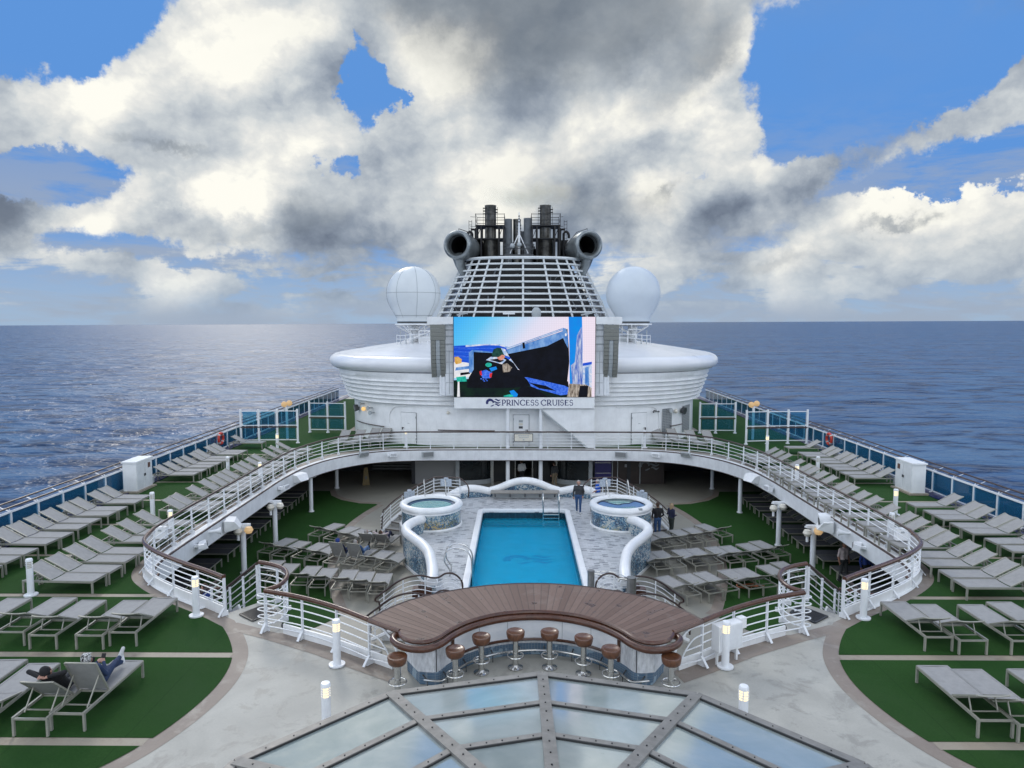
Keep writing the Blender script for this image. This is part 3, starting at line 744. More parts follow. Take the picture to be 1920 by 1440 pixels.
    grab(-11.9, -9.4, 1.05); grab(-5.6, -1.9, 1.05); grab(9.9, 10.9, 1.05)
    # louvre grilles right of the right door
    for xa, xb in ((9.25, 10.0), (11.0, 11.75)):
        m_ = MB(); n = 6
        for i in range(n + 1):
            x = xa + (xb - xa) * i / n; a_, _ = on_wall(x, 0.45, 0.05); b_, _ = on_wall(x, 2.25, 0.05); m_.bar(a_, b_, 0.022)
        for k in range(17):
            z = 0.45 + 1.8 * k / 16; m_.bar(on_wall(xa, z, 0.06)[0], on_wall(xb, z, 0.06)[0], 0.022)
        g = m_.build('vent_grille', greyp, t)
        m_ = MB(); m_.strip([on_wall(xa + (xb - xa) * i / 4, 0.45, 0.025)[0] for i in range(5)], [on_wall(xa + (xb - xa) * i / 4, 2.25, 0.025)[0] for i in range(5)]); m_.build('vent_backing', mat('vent_shadow_grey', (0.22, 0.23, 0.24), 0.6), g)
    # stair box with the sloping underside, right of the centre door
    m_ = MB(); x0, x1 = 1.0, 4.45; yf = -15.35
    poly = [(1.0, 2.55), (4.45, 2.55), (4.45, 0.05), (3.95, 0.05), (1.35, 2.2)]
    n = len(m_.v)
    for yy in (yf, -14.62): m_.v += [(x, yy, z) for x, z in poly]
    k = len(poly); m_.face(tuple(range(n, n + k))); m_.face(tuple(range(n + 2 * k - 1, n + k - 1, -1)))
    for i in range(k): m_.face((n + i, n + (i + 1) % k, n + k + (i + 1) % k, n + k + i))
    sb = m_.build('stair_housing', white, t)
    m_ = MB(); m_.bar((1.1, yf - 0.05, 2.48), (4.0, yf - 0.05, 0.08), 0.09, 0.12, up=(0, -1, 0)); m_.build('stringer', greyp, sb)
    # small wall fittings
    def fit(x, z, name, fn, m):
        p, rz = on_wall(x, z, 0.0); mm = MB(); fn(mm); o = mm.build(name, m, t, loc=tuple(p), rz=rz, smooth=True); return o
    lampm = emit('amber_lamp_glass', (1.0, 0.62, 0.22), 0.9)
    def horn(mm): mm.tube([(0, 0, 0), (0, -0.2, 0), (0, -0.26, 0), (0, -0.40, 0)], [0.05, 0.05, 0.08, 0.17], 12)
    def spot(mm): mm.tube([(0, -0.10, 0), (0, -0.36, -0.04)], [0.20, 0.26], 18); mm.bar((0, 0, 0), (0, -0.14, 0), 0.06)
    spot_lens = mat('smoked_lens', (0.05, 0.055, 0.06), 0.1)
    for x, z in ((-11.65, 2.02), (10.8, 2.0)):
        o = fit(x, z, 'floodlight', spot, dgrey); m_ = MB(); m_.tube([(0, -0.361, -0.04), (0, -0.372, -0.042)], 0.22, 18); m_.build('lens', spot_lens, o)
    for x, z in ((-10.95, 2.05), (10.15, 2.02)):
        fit(x, z, 'wall_lamp', lambda mm: mm.sphere((0, -0.2, 0), 0.15, 14, 8), lampm if x < 0 else offw)
    for x, z in ((-10.35, 2.2), (-10.2, 1.9), (9.6, 2.15), (-11.1, 2.38)): fit(x, z, 'horn_speaker', horn, greyp)
    fit(-4.9, 2.2, 'wall_lamp', lambda mm: mm.sphere((0, -0.14, 0), 0.11, 12, 8), offw)
    fit(8.6, 2.2, 'bracket_lamp', lambda mm: (mm.bar((0, 0, 0), (0, -0.25, 0), 0.05), mm.bar((-0.2, -0.25, -0.06), (0.2, -0.25, -0.06), 0.05), mm.sphere((0.22, -0.25, -0.06), 0.06, 8, 6), mm.sphere((-0.22, -0.25, -0.06), 0.06, 8, 6)), dgrey)
    # roof guard fences
    for s in (-1, 1):
        pts = [(s * 9.6, -6.2, 6.45), (s * 9.0, -7.0, 6.45), (s * 7.9, -7.6, 6.55), (s * 6.6, -7.9, 6.58), (s * 5.2, -8.0, 6.6)]
        sp = spline(pts, 4); m_ = MB()
        for dz in (0.32, 0.6): m_.tube([p + Vector((0, 0, dz)) for p in sp], 0.022, 5)
        for p in resample(sp, 0.62): m_.bar(p - Vector((0, 0, 0.1)), p + Vector((0, 0, 0.62)), 0.035)
        m_.build('roof_rail', railw, t)
        m_ = MB(); m_.bbox(s * 6.6, s * 8.0, -5.8, -4.6, 6.5, 7.0); m_.bar((s * 9.0, -6.2, 6.6), (s * 6.2, -5.4, 7.7), 0.10); m_.bar((s * 9.2, -6.0, 6.55), (s * 7.8, -5.4, 7.1), 0.08); m_.bbox(s * 7.0, s * 7.8, -6.6, -6.0, 7.35, 7.42)
        m_.bbox(s * 4.9, s * 6.3, -6.5, -4.5, 6.5, 7.5); m_.build('roof_equipment', greyp if s > 0 else white, t)
        for (x, y, h, r_) in ((8.8, -6.9, 0.55, 0.05), (9.3, -6.3, 0.75, 0.04), (8.3, -7.0, 0.4, 0.09)):
            m_ = MB(); m_.cyl((s * x, y, 6.4), r_, h + 0.25, 8); m_.build('roof_aerial', greyp, t)
        m_ = MB(); m_.tube([(s * 6.4 + 0.21 * math.cos(a), -7.98, 6.95 + 0.21 * math.sin(a)) for a in [2 * PI * i / 14 for i in range(14)]], 0.05, 6, closed=True); m_.build('life_ring', mat('pale_life_ring_%s' % ('a' if s < 0 else 'b'), (0.55, 0.42, 0.38), 0.5), t, smooth=True)
house()

# ------------------------------------------------------------------ radomes
def radome(s):
    side = 'left' if s < 0 else 'right'
    t = empty('radome', (8.45 * s, 55.0, 6.55), label=('white satellite dome with dark panel seams left of the funnel' if s < 0 else 'smooth white satellite dome without seams right of the funnel'), cat='radome', group='satellite domes on the deck house roof')
    rm = mat('radome_white_' + side, (0.66, 0.70, 0.71) if s < 0 else (0.60, 0.66, 0.71), 0.35, var=0.05, vscale=1)
    r = 2.07; zc = 3.68; prof = []
    for i in range(17):
        a = PI / 2 - (PI / 2 + R(32)) * i / 16; prof.append((max(0.001, r * math.cos(a)), zc + r * math.sin(a)))
    prof += [(1.40, 1.98), (1.32, 1.84), (1.32, 1.58), (0.4, 1.58)]
    m_ = MB(); m_.lathe(prof, (0, 0, 0), 48); m_.build('dome', rm, t, smooth=50)
    if s < 0:
        sm = mat('radome_seam', (0.25, 0.28, 0.29), 0.5); m_ = MB()
        m_.tube([(2.073 * math.cos(2 * PI * i / 48), 2.073 * math.sin(2 * PI * i / 48), zc + 0.02) for i in range(48)], 0.012, 4, closed=True)
        for k in range(8):
            a0 = 2 * PI * (k + 0.35) / 8; m_.tube([((q[0] + 0.004) * math.cos(a0), (q[0] + 0.004) * math.sin(a0), q[1]) for q in prof[:19]], 0.012, 4)
        m_.lathe([(1.43, 1.97), (1.43, 2.0), (1.38, 2.0)], (0, 0, 0), 32)
        m_.build('panel_seam', sm, t)
    m_ = MB(); m_.cyl((0, 0, 1.40), 1.28, 0.14, 32); m_.build('base_ring', dgrey, t, smooth=True)
    m_ = MB(); m_.cyl((0, 0, 1.28), 1.45, 0.10, 32, 1.45); m_.build('platform', white, t, smooth=True)
    m_ = MB(); m_.cyl((0, 0, 0), 0.36, 1.3, 20, 0.36); m_.build('pedestal', white, t, smooth=True)
    for a in range(6):
        m_ = MB(); c, sn = math.cos(a * PI / 3 + 0.3), math.sin(a * PI / 3 + 0.3)
        m_.prism([(0, 0)] * 0 or [(0.3, -0.03), (1.35, -0.03), (1.35, 0.03), (0.3, 0.03)], 1.18, 1.27); m_.bar((0.33, 0, 0.62), (1.3, 0, 1.2), 0.06, 0.1)
        b_ = m_.build('gusset', white, t, rz=a * PI / 3 + 0.3)
    m_ = MB(); m_.bar((0.9 * -s, -0.6, 0.0), (0.9 * -s, -0.6, 1.3), 0.07); m_.bar((0.5 * -s, -0.75, 0.0), (0.5 * -s, -0.75, 0.85), 0.13); m_.bbox(-0.5, 0.5, -1.0, -0.5, 0.9, 0.96); m_.build('service_step', white, t)
radome(-1); radome(1)
# ------------------------------------------------------------------ funnel
def funnel():
    t = empty('funnel', (0, 62, 6.7), label='ship funnel cased in white louvre bars with sooty exhaust stacks', cat='funnel')
    slat = mat('funnel_louvre_white', (0.72, 0.75, 0.75), 0.4, var=0.15, vscale=1.5, streak=0.3)
    soot = mat('sooty_steel', (0.075, 0.07, 0.062), 0.38, 0.85, var=0.6, vscale=2.2, rvar=0.3, streak=0.5)
    sootm = mat('heat_stained_pipe', (0.25, 0.235, 0.205), 0.32, 0.9, var=0.7, vscale=1.6, rvar=0.3, streak=0.7)
    blk = mat('soot_black', (0.006, 0.006, 0.007), 0.6, var=0.4, vscale=2)
    grey = mat('grey_pipe', (0.20, 0.22, 0.235), 0.45, var=0.25, vscale=2)
    def sec(z, sh=0.0):                          # half width and depth of the casing at local height z
        u = (z - 0.0) / 6.55; return (8.0 - 2.75 * u - 0.35 * u * u + sh, 5.6 - 1.6 * u + sh)
    def ring(z, sh=0.0, n=44, full=True):
        a, b = sec(z, sh); pts = []
        for i in range(n if full else n + 1):
            th = 2 * PI * i / n if full else PI + PI * i / n
            c, s_ = math.cos(th), math.sin(th); e = 2 / 2.7
            pts.append((a * math.copysign(abs(c) ** e, c), b * math.copysign(abs(s_) ** e, s_) * (1.0 if s_ < 0 else 1.3), z))
        return pts
    zs = [0.2 + 6.35 * i / 13 for i in range(14)]
    for i, z in enumerate(zs):
        m_ = MB(); m_.tube(ring(z), 0.085 if i < 13 else 0.13, 6, closed=True); m_.build('louvre_bar', slat, t, smooth=True)
    for k in range(-5, 6):
        th = -PI / 2 + k * R(13.5) if abs(k) < 5 else -PI / 2 + math.copysign(R(80), k)
        pts = []
        for z in (0.1, 1.6, 3.2, 4.9, 6.5):
            a, b = sec(z, -0.09); c, s_ = math.cos(th), math.sin(th); e = 2 / 2.7
            pts.append((a * math.copysign(abs(c) ** e, c), b * math.copysign(abs(s_) ** e, s_), z))
        m_ = MB(); m_.tube(pts, 0.085, 6); m_.build('rib', slat, t, smooth=True)
    # white side plates
    for s in (-1, 1):
        m_ = MB()
        for za, zb in ((-0.1, 3.2), (3.2, 7.0)):
            A, B = [], []
            for z in (za, zb):
                a, b = sec(z, 0.22)
                A.append([(s * (a - 0.02), -0.9, z), (s * (a + 0.05), 6.0, z)])
            m_.quad(A[0][0], A[0][1], A[1][1], A[1][0])
        for z in (0,): pass
        o = m_.build('side_plate', slat, t)
        md = o.modifiers.new('solid', 'SOLIDIFY'); md.thickness = 0.22
    # dark inside: backing and machinery
    m_ = MB(); rr = [ring(z, -0.95, 36) for z in (-0.1, 3.2, 6.2)]
    b = 0
    for r_ in rr: m_.v += r_
    for i in range(2):
        for j in range(36): m_.face((i * 36 + j, i * 36 + (j + 1) % 36, (i + 1) * 36 + (j + 1) % 36, (i + 1) * 36 + j))
    m_.face(tuple(72 + j for j in range(36)))
    m_.build('inner_casing', blk, t, smooth=60)
    m_ = MB(); rnd = random.Random(3)
    for i in range(70):
        z = rnd.uniform(0.3, 6.0); th = rnd.uniform(PI * 1.05, PI * 1.95); a, b_ = sec(z, -0.65); e = 2 / 2.7; c, s_ = math.cos(th), math.sin(th)
        p = Vector((a * math.copysign(abs(c) ** e, c), b_ * math.copysign(abs(s_) ** e, s_), z))
        m_.bar(p, p + Vector((rnd.uniform(-0.5, 0.5), rnd.uniform(0, 0.2), rnd.choice((0.05, 0.7, -0.6)))), rnd.uniform(0.04, 0.10))
    m_.build('inner_pipework', grey, t)
    # round intake pods at the top corners
    for s in (-1, 1):
        ax = Vector((s * 0.30, -1.0, 0.02)).normalized(); c0 = Vector((s * 5.35, -2.9, 7.65))
        Q = ax.to_track_quat('Z', 'Y').to_matrix()
        def along(prof, seg=32):
            mm = MB(); mm.lathe(prof, (0, 0, 0), seg); mm.v = [tuple(c0 + Q @ Vector(v)) for v in mm.v]; return mm
        p = along([(0.70, -3.6), (1.02, -2.6), (1.16, -1.2), (1.20, -0.2), (1.18, 0.22), (1.10, 0.36), (1.0, 0.40), (0.90, 0.32), (0.82, 0.08), (0.80, -0.5)]).build('intake_pod', mat('pod_grey_steel', (0.30, 0.33, 0.335), 0.32, 0.55, var=0.35, vscale=1.2, rvar=0.2) if s < 0 else MAT['pod_grey_steel'], t, smooth=60)
        along([(0.815, 0.02), (0.79, -3.2), (0.001, -3.25)]).build('duct', blk, p, smooth=60)
        m_ = MB(); m_.tube([c0 + Vector((0, 0.3, -0.8)), c0 + Vector((-s * 0.1, 0.7, -1.5)), c0 + Vector((-s * 0.55, 0.9, -2.6))], [0.55, 0.42, 0.30], 10); m_.build('pod_strut', MAT['pod_grey_steel'], p, smooth=True)
        m_ = MB(); q = c0 + ax * -0.2 + Vector((0, 0, 1.2)); m_.tube([q + Vector((0, 0, -0.05)), q + Vector((0, 0, 0.16)), q + Vector((-s * 0.8, 0.6, -0.05)), q + Vector((-s * 1.4, 1.0, -0.8))], 0.035, 5); m_.build('grab_bar', dgrey, p)
        m_ = MB(); m_.prism([(s * 1.9, -1.7), (s * 5.1, -1.7), (s * 5.1, 3.0), (s * 1.9, 3.0)][::s], 6.42, 6.70); m_.build('top_plate', blk, t)
    # exhaust stacks
    def stack(x, y, z0, z1, r, m, name='exhaust_stack', lip=True):
        mm = MB(); prof = [(r * 0.98, z0), (r, z1 - 0.1), (r * 1.03, z1 - 0.06), (r * 1.03, z1), (r * 0.9, z1), (r * 0.88, z1 - 0.8), (0.001, z1 - 0.8)]
        mm.lathe(prof, (x, y, 0), 20); return mm.build(name, m, t, smooth=50)
    for s, x in ((-1, -2.78), (1, 1.95)):
        stack(x, 0.2, 5.5, 11.35, 0.49, sootm); stack(x + 0.02, 0.0, 5.3, 8.35, 0.70, sootm)
        pf = MB()                                  # service platform round the stack
        for z, w in ((9.55, 1.25), (8.45, 1.1)):
            pf.bbox(x - w, x + w, -1.05, 1.1, z - 0.10, z)
        for px_ in (x - 1.15, x + 1.15, x - 0.75, x + 0.75):
            pf.bar((px_, -1.0, 5.4), (px_, -1.0, 9.5), 0.13); pf.bar((px_, 1.0, 5.4), (px_, 1.0, 9.5), 0.13)
        pf.bar((x - 1.1, -1.0, 8.5), (x - 0.75, -1.0, 9.4), 0.05); pf.bar((x + 0.75, -1.0, 8.5), (x + 1.1, -1.0, 9.4), 0.05)
        fr = pf.build('service_platform', blk, t)
        rl = MB()
        for z in (9.95, 10.45):
            P = [(x - 1.22, -1.02, z), (x + 1.22, -1.02, z), (x + 1.22, 1.05, z), (x - 1.22, 1.05, z)]; rl.tube(P, 0.025, 5, closed=True)
        for q in ((-1.22, -1.02), (-0.4, -1.02), (0.4, -1.02), (1.22, -1.02), (1.22, 1.05), (-1.22, 1.05)): rl.bar((x + q[0], q[1], 9.5), (x + q[0], q[1], 10.5), 0.045)
        rl.build('guard_rail', blk, fr)
        m_ = MB(); xo = x + s * 1.55
        m_.tube(spline([(xo, -0.4, 5.4), (xo, -0.4, 8.4), (xo + s * 0.02, -0.4, 8.9), (xo + s * 0.22, -0.4, 9.05), (xo + s * 0.42, -0.4, 8.85), (xo + s * 0.45, -0.4, 8.5)], 4), 0.11, 8)
        m_.tube(spline([(xo - s * 0.3, -0.6, 5.4), (xo - s * 0.3, -0.6, 8.9), (xo - s * 0.2, -0.6, 9.2), (xo + s * 0.1, -0.6, 9.2)], 4), 0.09, 8); m_.build('vent_pipe', blk, t, smooth=True)
        lad = MB()
        for dx in (-0.12, 0.12): lad.bar((xo + s * 0.1 + dx, -1.2, 5.4), (xo + s * 0.1 + dx, -1.2, 9.9), 0.035)
        for k in range(16): lad.bar((xo + s * 0.1 - 0.12, -1.2, 5.6 + k * 0.28), (xo + s * 0.1 + 0.12, -1.2, 5.6 + k * 0.28), 0.028)
        for z in (9.4, 10.2): lad.bar((xo - 0.1, -1.2, z), (x + s * 1.2, -1.0, z), 0.03)
        lad.build('ladder', blk, t)
        m_ = MB()
        for k in range(5): m_.box((x + (0.52 if k % 2 else -0.52), -0.1, 10.6 + 0.12 * k), (0.24, 0.10, 0.08))
        m_.bar((x - 0.62, 0, 9.6), (x - 0.62, 0, 11.1), 0.03); m_.bar((x + 0.6, 0, 9.6), (x + 0.6, 0, 11.2), 0.03); m_.build('stack_fitting', blk, t)
    stack(-1.25, 0.6, 5.3, 10.25, 0.34, grey); stack(-0.50, 0.9, 5.3, 10.28, 0.34, sootm); stack(0.45, 0.5, 5.3, 10.3, 0.36, grey); stack(0.02, 1.5, 5.3, 9.3, 0.28, grey)
    # more dark gear low between the stacks
    m_ = MB(); rnd = random.Random(11)
    for i in range(26):
        x = rnd.uniform(-4.2, 3.6); h = rnd.uniform(0.6, 2.0); w = rnd.uniform(0.12, 0.5); m_.bbox(x - w, x + w, 0.9, 1.9, 5.6, 6.5 + h)
    m_.build('machinery', blk, t)
    # small mast with tripod and basket
    mst = MB(); mx, my = -0.32, -2.3
    mst.tube([(mx, my, 6.9), (mx, my, 9.3), (mx, my, 10.4)], [0.10, 0.09, 0.03], 8)
    for dx, dy in ((-0.75, -0.3), (0.75, -0.3), (0, 0.7)): mst.bar((mx, my, 8.7), (mx + dx, my + dy, 7.0), 0.06)
    ms = mst.build('mast', white, t)
    m_ = MB()
    for z in (7.4, 7.75): m_.tube([(mx - 1.25, my - 0.45, z), (mx + 1.25, my - 0.45, z), (mx + 1.2, my + 0.6, z), (mx - 1.2, my + 0.6, z)], 0.03, 5, closed=True)
    m_.bbox(mx - 1.2, mx + 1.2, my - 0.4, my + 0.6, 6.82, 6.92)
    for k in range(9): m_.bar((mx - 1.1 + k * 0.275, my - 0.35, 6.9), (mx - 1.25 + k * 0.3125, my - 0.45, 7.75), 0.03)
    for k in (-1, 1): m_.bar((mx + k * 0.35, my - 0.2, 6.85), (mx + k * 0.35, my - 0.2, 6.2), 0.08); m_.bar((mx + k * 1.0, my, 6.85), (mx + k * 1.0, my, 6.1), 0.1)
    m_.build('basket', dgrey, ms)
    m_ = MB()
    for z, x in ((10.0, 0.0), (9.8, 0), (9.55, 0), (9.25, -0.13), (9.25, 0.13), (9.0, -0.13), (9.0, 0.13), (8.75, -0.16), (8.75, 0.16)): m_.cyl((mx + x, my - 0.05, z), 0.055, 0.13, 8)
    m_.build('signal_lamp', dgrey, ms)
    m_ = MB(); m_.sphere((mx - 0.55, my - 0.5, 7.6), 0.22, 12, 8); m_.sphere((mx + 0.02, my - 0.5, 7.7), 0.2, 12, 8); m_.build('loudspeaker', greyp, ms, smooth=True)
funnel()

def smoke():
    m = bpy.data.materials.new('exhaust_smoke'); m.use_nodes = True; t = NT(m.node_tree); t.n.clear()
    out = t.new('ShaderNodeOutputMaterial'); v = t.new('ShaderNodeVolumePrincipled'); t.l.new(v.outputs[0], out.inputs['Volume'])
    v.inputs['Color'].default_value = (0.98, 0.80, 0.52, 1); v.inputs['Absorption Color'].default_value = (0.5, 0.4, 0.3, 1)
    tc = t.new('ShaderNodeTexCoord').outputs['Object']
    x, y, z = t.sep(tc)
    q = t.vm('LENGTH', t.vm('MULTIPLY', tc, (1 / 5.2, 1 / 3.4, 1 / 1.55)))
    den = t.mul(t.smooth(q, 1.0, 0.15), t.ramp(t.noise(tc, 0.55, 5, 0.6), [(0.40, 0.0), (0.68, 1.0)]))
    t.l.new(t.mul(den, 0.9), v.inputs['Density'])
    mb = MB(); mb.sphere((0, 0, 0), 1.0, 20, 12); mb.v = [(a * 5.2, b * 3.4, c * 1.55) for a, b, c in mb.v]
    o = mb.build('exhaust_smoke', m, loc=(0.9, 63.0, 19.1)); tag(o, kind='stuff')
smoke()

# ------------------------------------------------------------------ cinema screen
SX, SZ0, SZ1, SY = 4.43, 3.34, 8.36, 44.5
def screen():
    t = empty('cinema_screen', (0, SY, 2.6), label='big lit outdoor cinema screen showing a man at a grill', cat='screen')
    m_ = MB(); m_.bbox(-SX - 0.03, SX + 0.03, 0.012, 0.55, SZ0 - 2.62, SZ1 - 2.6); m_.build('cabinet', black, t)
    pic = picture()
    pic.parent = t; pic.location = (0, 0, -2.6)
    m_ = MB(); m_.bbox(-SX, SX, -0.02, 0.45, 0.0, 0.70); sb = m_.build('sign_board', white, t, bevel=0.02)
    lettering(sb)
    for s in (-1, 1):
        m_ = MB(); m_.cyl((1.05 * s, 0.25, -2.6 + 0.018), 0.12, 2.59, 16); m_.build('post', railw, t, smooth=True)
        m_ = MB(); m_.bbox(s * (SX + 0.04), s * 6.1, 0.0, 0.9, SZ1 - 2.6 - 0.46, SZ1 - 2.6); m_.build('header_beam', white, t, bevel=0.02)
        m_ = MB(); m_.bbox(s * (SX + 0.05), s * 5.0, 0.25, 0.7, SZ0 - 2.55, SZ1 - 2.6 - 0.47); w = m_.build('side_panel', white2, t)
        m_ = MB()
        for z in (1.6, 2.2, 2.9, 3.6, 4.0, 4.5, 4.9): m_.bbox(s * (SX + 0.06), s * 4.98, 0.225, 0.25, z, z + (0.03 if z < 4 else 0.09))
        m_.bar((s * 4.75, 0.235, 0.9), (s * 4.75, 0.235, 3.6), 0.03); m_.build('panel_seam', greyp, w)
        m_ = MB(); m_.tube([(s * 5.08, 0.4, 0.8), (s * 5.08, 0.4, 5.2)], 0.07, 10); m_.tube([(s * 5.3, 0.45, 0.8), (s * 5.28, 0.45, 5.2)], 0.11, 10); m_.build('support_pipe', railw, t, smooth=True)
    # fittings along the top edge
    m_ = MB(); m_.bbox(-1.35, -0.6, 0.1, 0.4, 5.92, 6.04); m_.bar((-1.0, 0.25, 5.76), (-1.0, 0.25, 5.93), 0.06); m_.build('lamp_bar', white, t)
    m_ = MB(); m_.tube([(0.75, 0.3, 5.76), (0.75, 0.3, 5.95), (0.75, 0.3, 6.2), (0.75, 0.3, 6.36)], [0.27, 0.30, 0.26, 0.12], 14); m_.build('camera_dome', greyp, t, smooth=True)
    for x in (-3.9, 3.9):
        m_ = MB(); m_.bar((x - 0.35, 0.2, 5.88), (x + 0.35, 0.2, 6.02), 0.08, 0.1); m_.bar((x, 0.25, 5.76), (x, 0.25, 5.95), 0.05); m_.build('antenna_arm', greyp, t)

def picture():
    """the lit picture: thin coloured shapes, one mesh"""
    def sky_m():
        m = bpy.data.materials.new('screen_sky'); m.use_nodes = True; t = NT(m.node_tree); b = t.n['Principled BSDF']
        tc = t.new('ShaderNodeTexCoord').outputs['Object']; x, y, z = t.sep(tc)
        u = t.m('DIVIDE', t.add(x, SX), 2 * SX, clamp=True); v = t.m('DIVIDE', t.sub(z, SZ0), SZ1 - SZ0, clamp=True)
        f = t.add(t.mul(u, 1.15), t.mul(t.sub(1.0, v), 0.55))
        c = t.ramp(f, [(0.0, (0.01, 0.42, 0.95)), (0.28, (0.10, 0.58, 0.95)), (0.5, (0.42, 0.70, 0.95)), (0.72, (0.78, 0.76, 0.92)), (1.0, (0.90, 0.78, 0.90))])
        b.inputs['Base Color'].default_value = (0.02, 0.02, 0.02, 1); t.l.new(c, b.inputs['Emission Color'])
        # fine LED grid
        g1 = t.m('SINE', t.mul(x, 2 * PI / 0.11)); g2 = t.m('SINE', t.mul(z, 2 * PI / 0.11)); g = t.m('MAXIMUM', g1, g2)
        t.l.new(t.sub(0.95, t.mul(t.smooth(g, 0.6, 1.0), 0.12)), b.inputs['Emission Strength'])
        return m
    def noisy(name, a, c, sc=3.0, st=0.9, stretch=(1, 1, 1)):
        m = bpy.data.materials.new(name); m.use_nodes = True; t = NT(m.node_tree); b = t.n['Principled BSDF']
        tc = t.new('ShaderNodeTexCoord').outputs['Object']
        f = t.ramp(t.noise(t.vm('MULTIPLY', tc, stretch), sc, 5, 0.65), [(0.38, 0.0), (0.62, 1.0)])
        b.inputs['Base Color'].default_value = (0.004, 0.004, 0.004, 1); b.inputs['Specular IOR Level'].default_value = 0.1; t.l.new(t.mix(f, a, c), b.inputs['Emission Color']); b.inputs['Emission Strength'].default_value = st
        return m
    mats = [sky_m(), noisy('screen_blue', (0.005, 0.05, 0.62), (0.02, 0.14, 0.80), 2, 0.9, (0.5, 1, 9)), noisy('screen_pale', (0.30, 0.50, 0.85), (0.85, 0.85, 0.92), 4),
            noisy('screen_black', (0.0015, 0.0015, 0.004), (0.004, 0.005, 0.012), 1.5), noisy('screen_steel_blue', (0.05, 0.20, 0.60), (0.25, 0.45, 0.80), 2, 0.9, (1, 1, 0.5)),
            noisy('screen_bright_blue', (0.0, 0.30, 0.90), (0.01, 0.24, 0.85), 1), noisy('screen_chrome', (0.02, 0.10, 0.55), (0.65, 0.72, 0.85), 3.5, 0.9, (3, 1, 0.35)),
            noisy('screen_green_dark', (0.002, 0.006, 0.010), (0.004, 0.022, 0.012), 1.2), noisy('screen_amber', (0.65, 0.33, 0.04), (0.85, 0.55, 0.2), 5), noisy('screen_skin', (0.65, 0.20, 0.14), (0.80, 0.42, 0.32), 5),
            noisy('screen_red', (0.65, 0.02, 0.03), (0.8, 0.05, 0.06), 5), noisy('screen_white', (0.75, 0.78, 0.85), (0.95, 0.93, 0.95), 5), noisy('screen_cap', (0.005, 0.035, 0.035), (0.02, 0.09, 0.07), 5),
            noisy('screen_tan', (0.12, 0.09, 0.07), (0.62, 0.55, 0.48), 4, 0.9, (3, 1, 0.6)), noisy('screen_teal', (0.01, 0.30, 0.30), (0.03, 0.65, 0.45), 4), noisy('screen_cobalt', (0.01, 0.10, 0.75), (0.10, 0.25, 0.95), 7)]
    mb = MB(); lay = [0]
    W_, H_ = 1320.0, 745.0                           # picture measured on its own 1320 x 745 grid
    def shape(pts, mi):
        lay[0] += 1; y = 0.010 - 0.0011 * lay[0]; mb.m = mi
        P = [(-SX + p[0] / W_ * 2 * SX, SZ1 - p[1] / H_ * (SZ1 - SZ0)) for p in pts]
        n = len(mb.v); mb.v += [(x, y, z) for x, z in P]
        for t in geometry.tessellate_polygon([[Vector((x, z, 0)) for x, z in P]]):
            a, b, c = [Vector((*P[i], 0)) for i in t]
            if (b - a).cross(c - a).z < 0: t = (t[0], t[2], t[1])
            mb.face((n + t[0], n + t[1], n + t[2]))
    def ell(cx, cy, rx, ry, mi, n=18): shape([(cx + rx * math.cos(2 * PI * i / n), cy + ry * math.sin(2 * PI * i / n)) for i in range(n)], mi)
    shape([(0, 0), (1320, 0), (1320, 745), (0, 745)], 0)
    shape([(0, 268), (130, 262), (300, 250), (430, 252), (530, 285), (600, 300), (600, 460), (0, 460)], 1)   # stadium
    shape([(110, 262), (300, 250), (430, 252), (520, 282), (515, 292), (420, 265), (300, 262), (110, 280)], 2)
    shape([(0, 320), (600, 330), (600, 336), (0, 327)], 15); shape([(0, 360), (600, 372), (600, 377), (0, 366)], 15); shape([(0, 285), (500, 292), (500, 297), (0, 291)], 15)
    shape([(0, 420), (90, 420), (150, 430), (170, 560), (0, 570)], 11); shape([(20, 470), (150, 455), (160, 480), (10, 500)], 4); shape([(60, 520), (150, 510), (150, 530), (60, 545)], 3)
    shape([(5, 372), (40, 368), (75, 395), (70, 430), (20, 440), (5, 420)], 8)
    shape([(140, 330), (175, 305), (360, 325), (365, 500), (140, 520)], 4); shape([(185, 325), (365, 335), (365, 480), (185, 510)], 3)
    shape([(480, 420), (560, 370), (620, 470), (560, 520), (470, 500)], 2)
    # grill hood
    shape([(490, 310), (1020, 130), (1060, 110), (1075, 300), (1080, 420), (1060, 620), (700, 560), (600, 480), (520, 370)], 3)
    shape([(490, 312), (1025, 130), (1040, 185), (870, 270), (500, 345)], 4)
    shape([(490, 290), (1010, 105), (1015, 122), (500, 308)], 4); shape([(490, 296), (1010, 112), (1011, 116), (495, 300)], 11)
    shape([(640, 240), (660, 236), (668, 290), (645, 296)], 3); shape([(1015, 100), (1048, 108), (1066, 165), (1068, 290), (1040, 240), (1015, 180)], 4); ell(1045, 165, 9, 14, 11)
    shape([(560, 480), (1070, 600), (1082, 690), (640, 610)], 3)
    # column at the right
    shape([(1070, 0), (1195, 0), (1205, 380), (1205, 640), (1085, 640), (1080, 300)], 5); shape([(1150, 170), (1190, 90), (1205, 380), (1205, 640), (1110, 640), (1095, 450), (1130, 420)], 6)
    shape([(1205, 440), (1290, 420), (1290, 745), (1205, 745)], 2); shape([(1225, 470), (1262, 460), (1268, 640), (1230, 640)], 4); shape([(1205, 430), (1290, 415), (1290, 440), (1205, 455)], 1)
    # table and foreground
    shape([(0, 590), (150, 575), (500, 600), (700, 560), (1080, 690), (1200, 745), (0, 745)], 7); shape([(20, 560), (110, 550), (120, 600), (30, 605)], 14)
    shape([(35, 605), (50, 600), (55, 745), (28, 745)], 11)
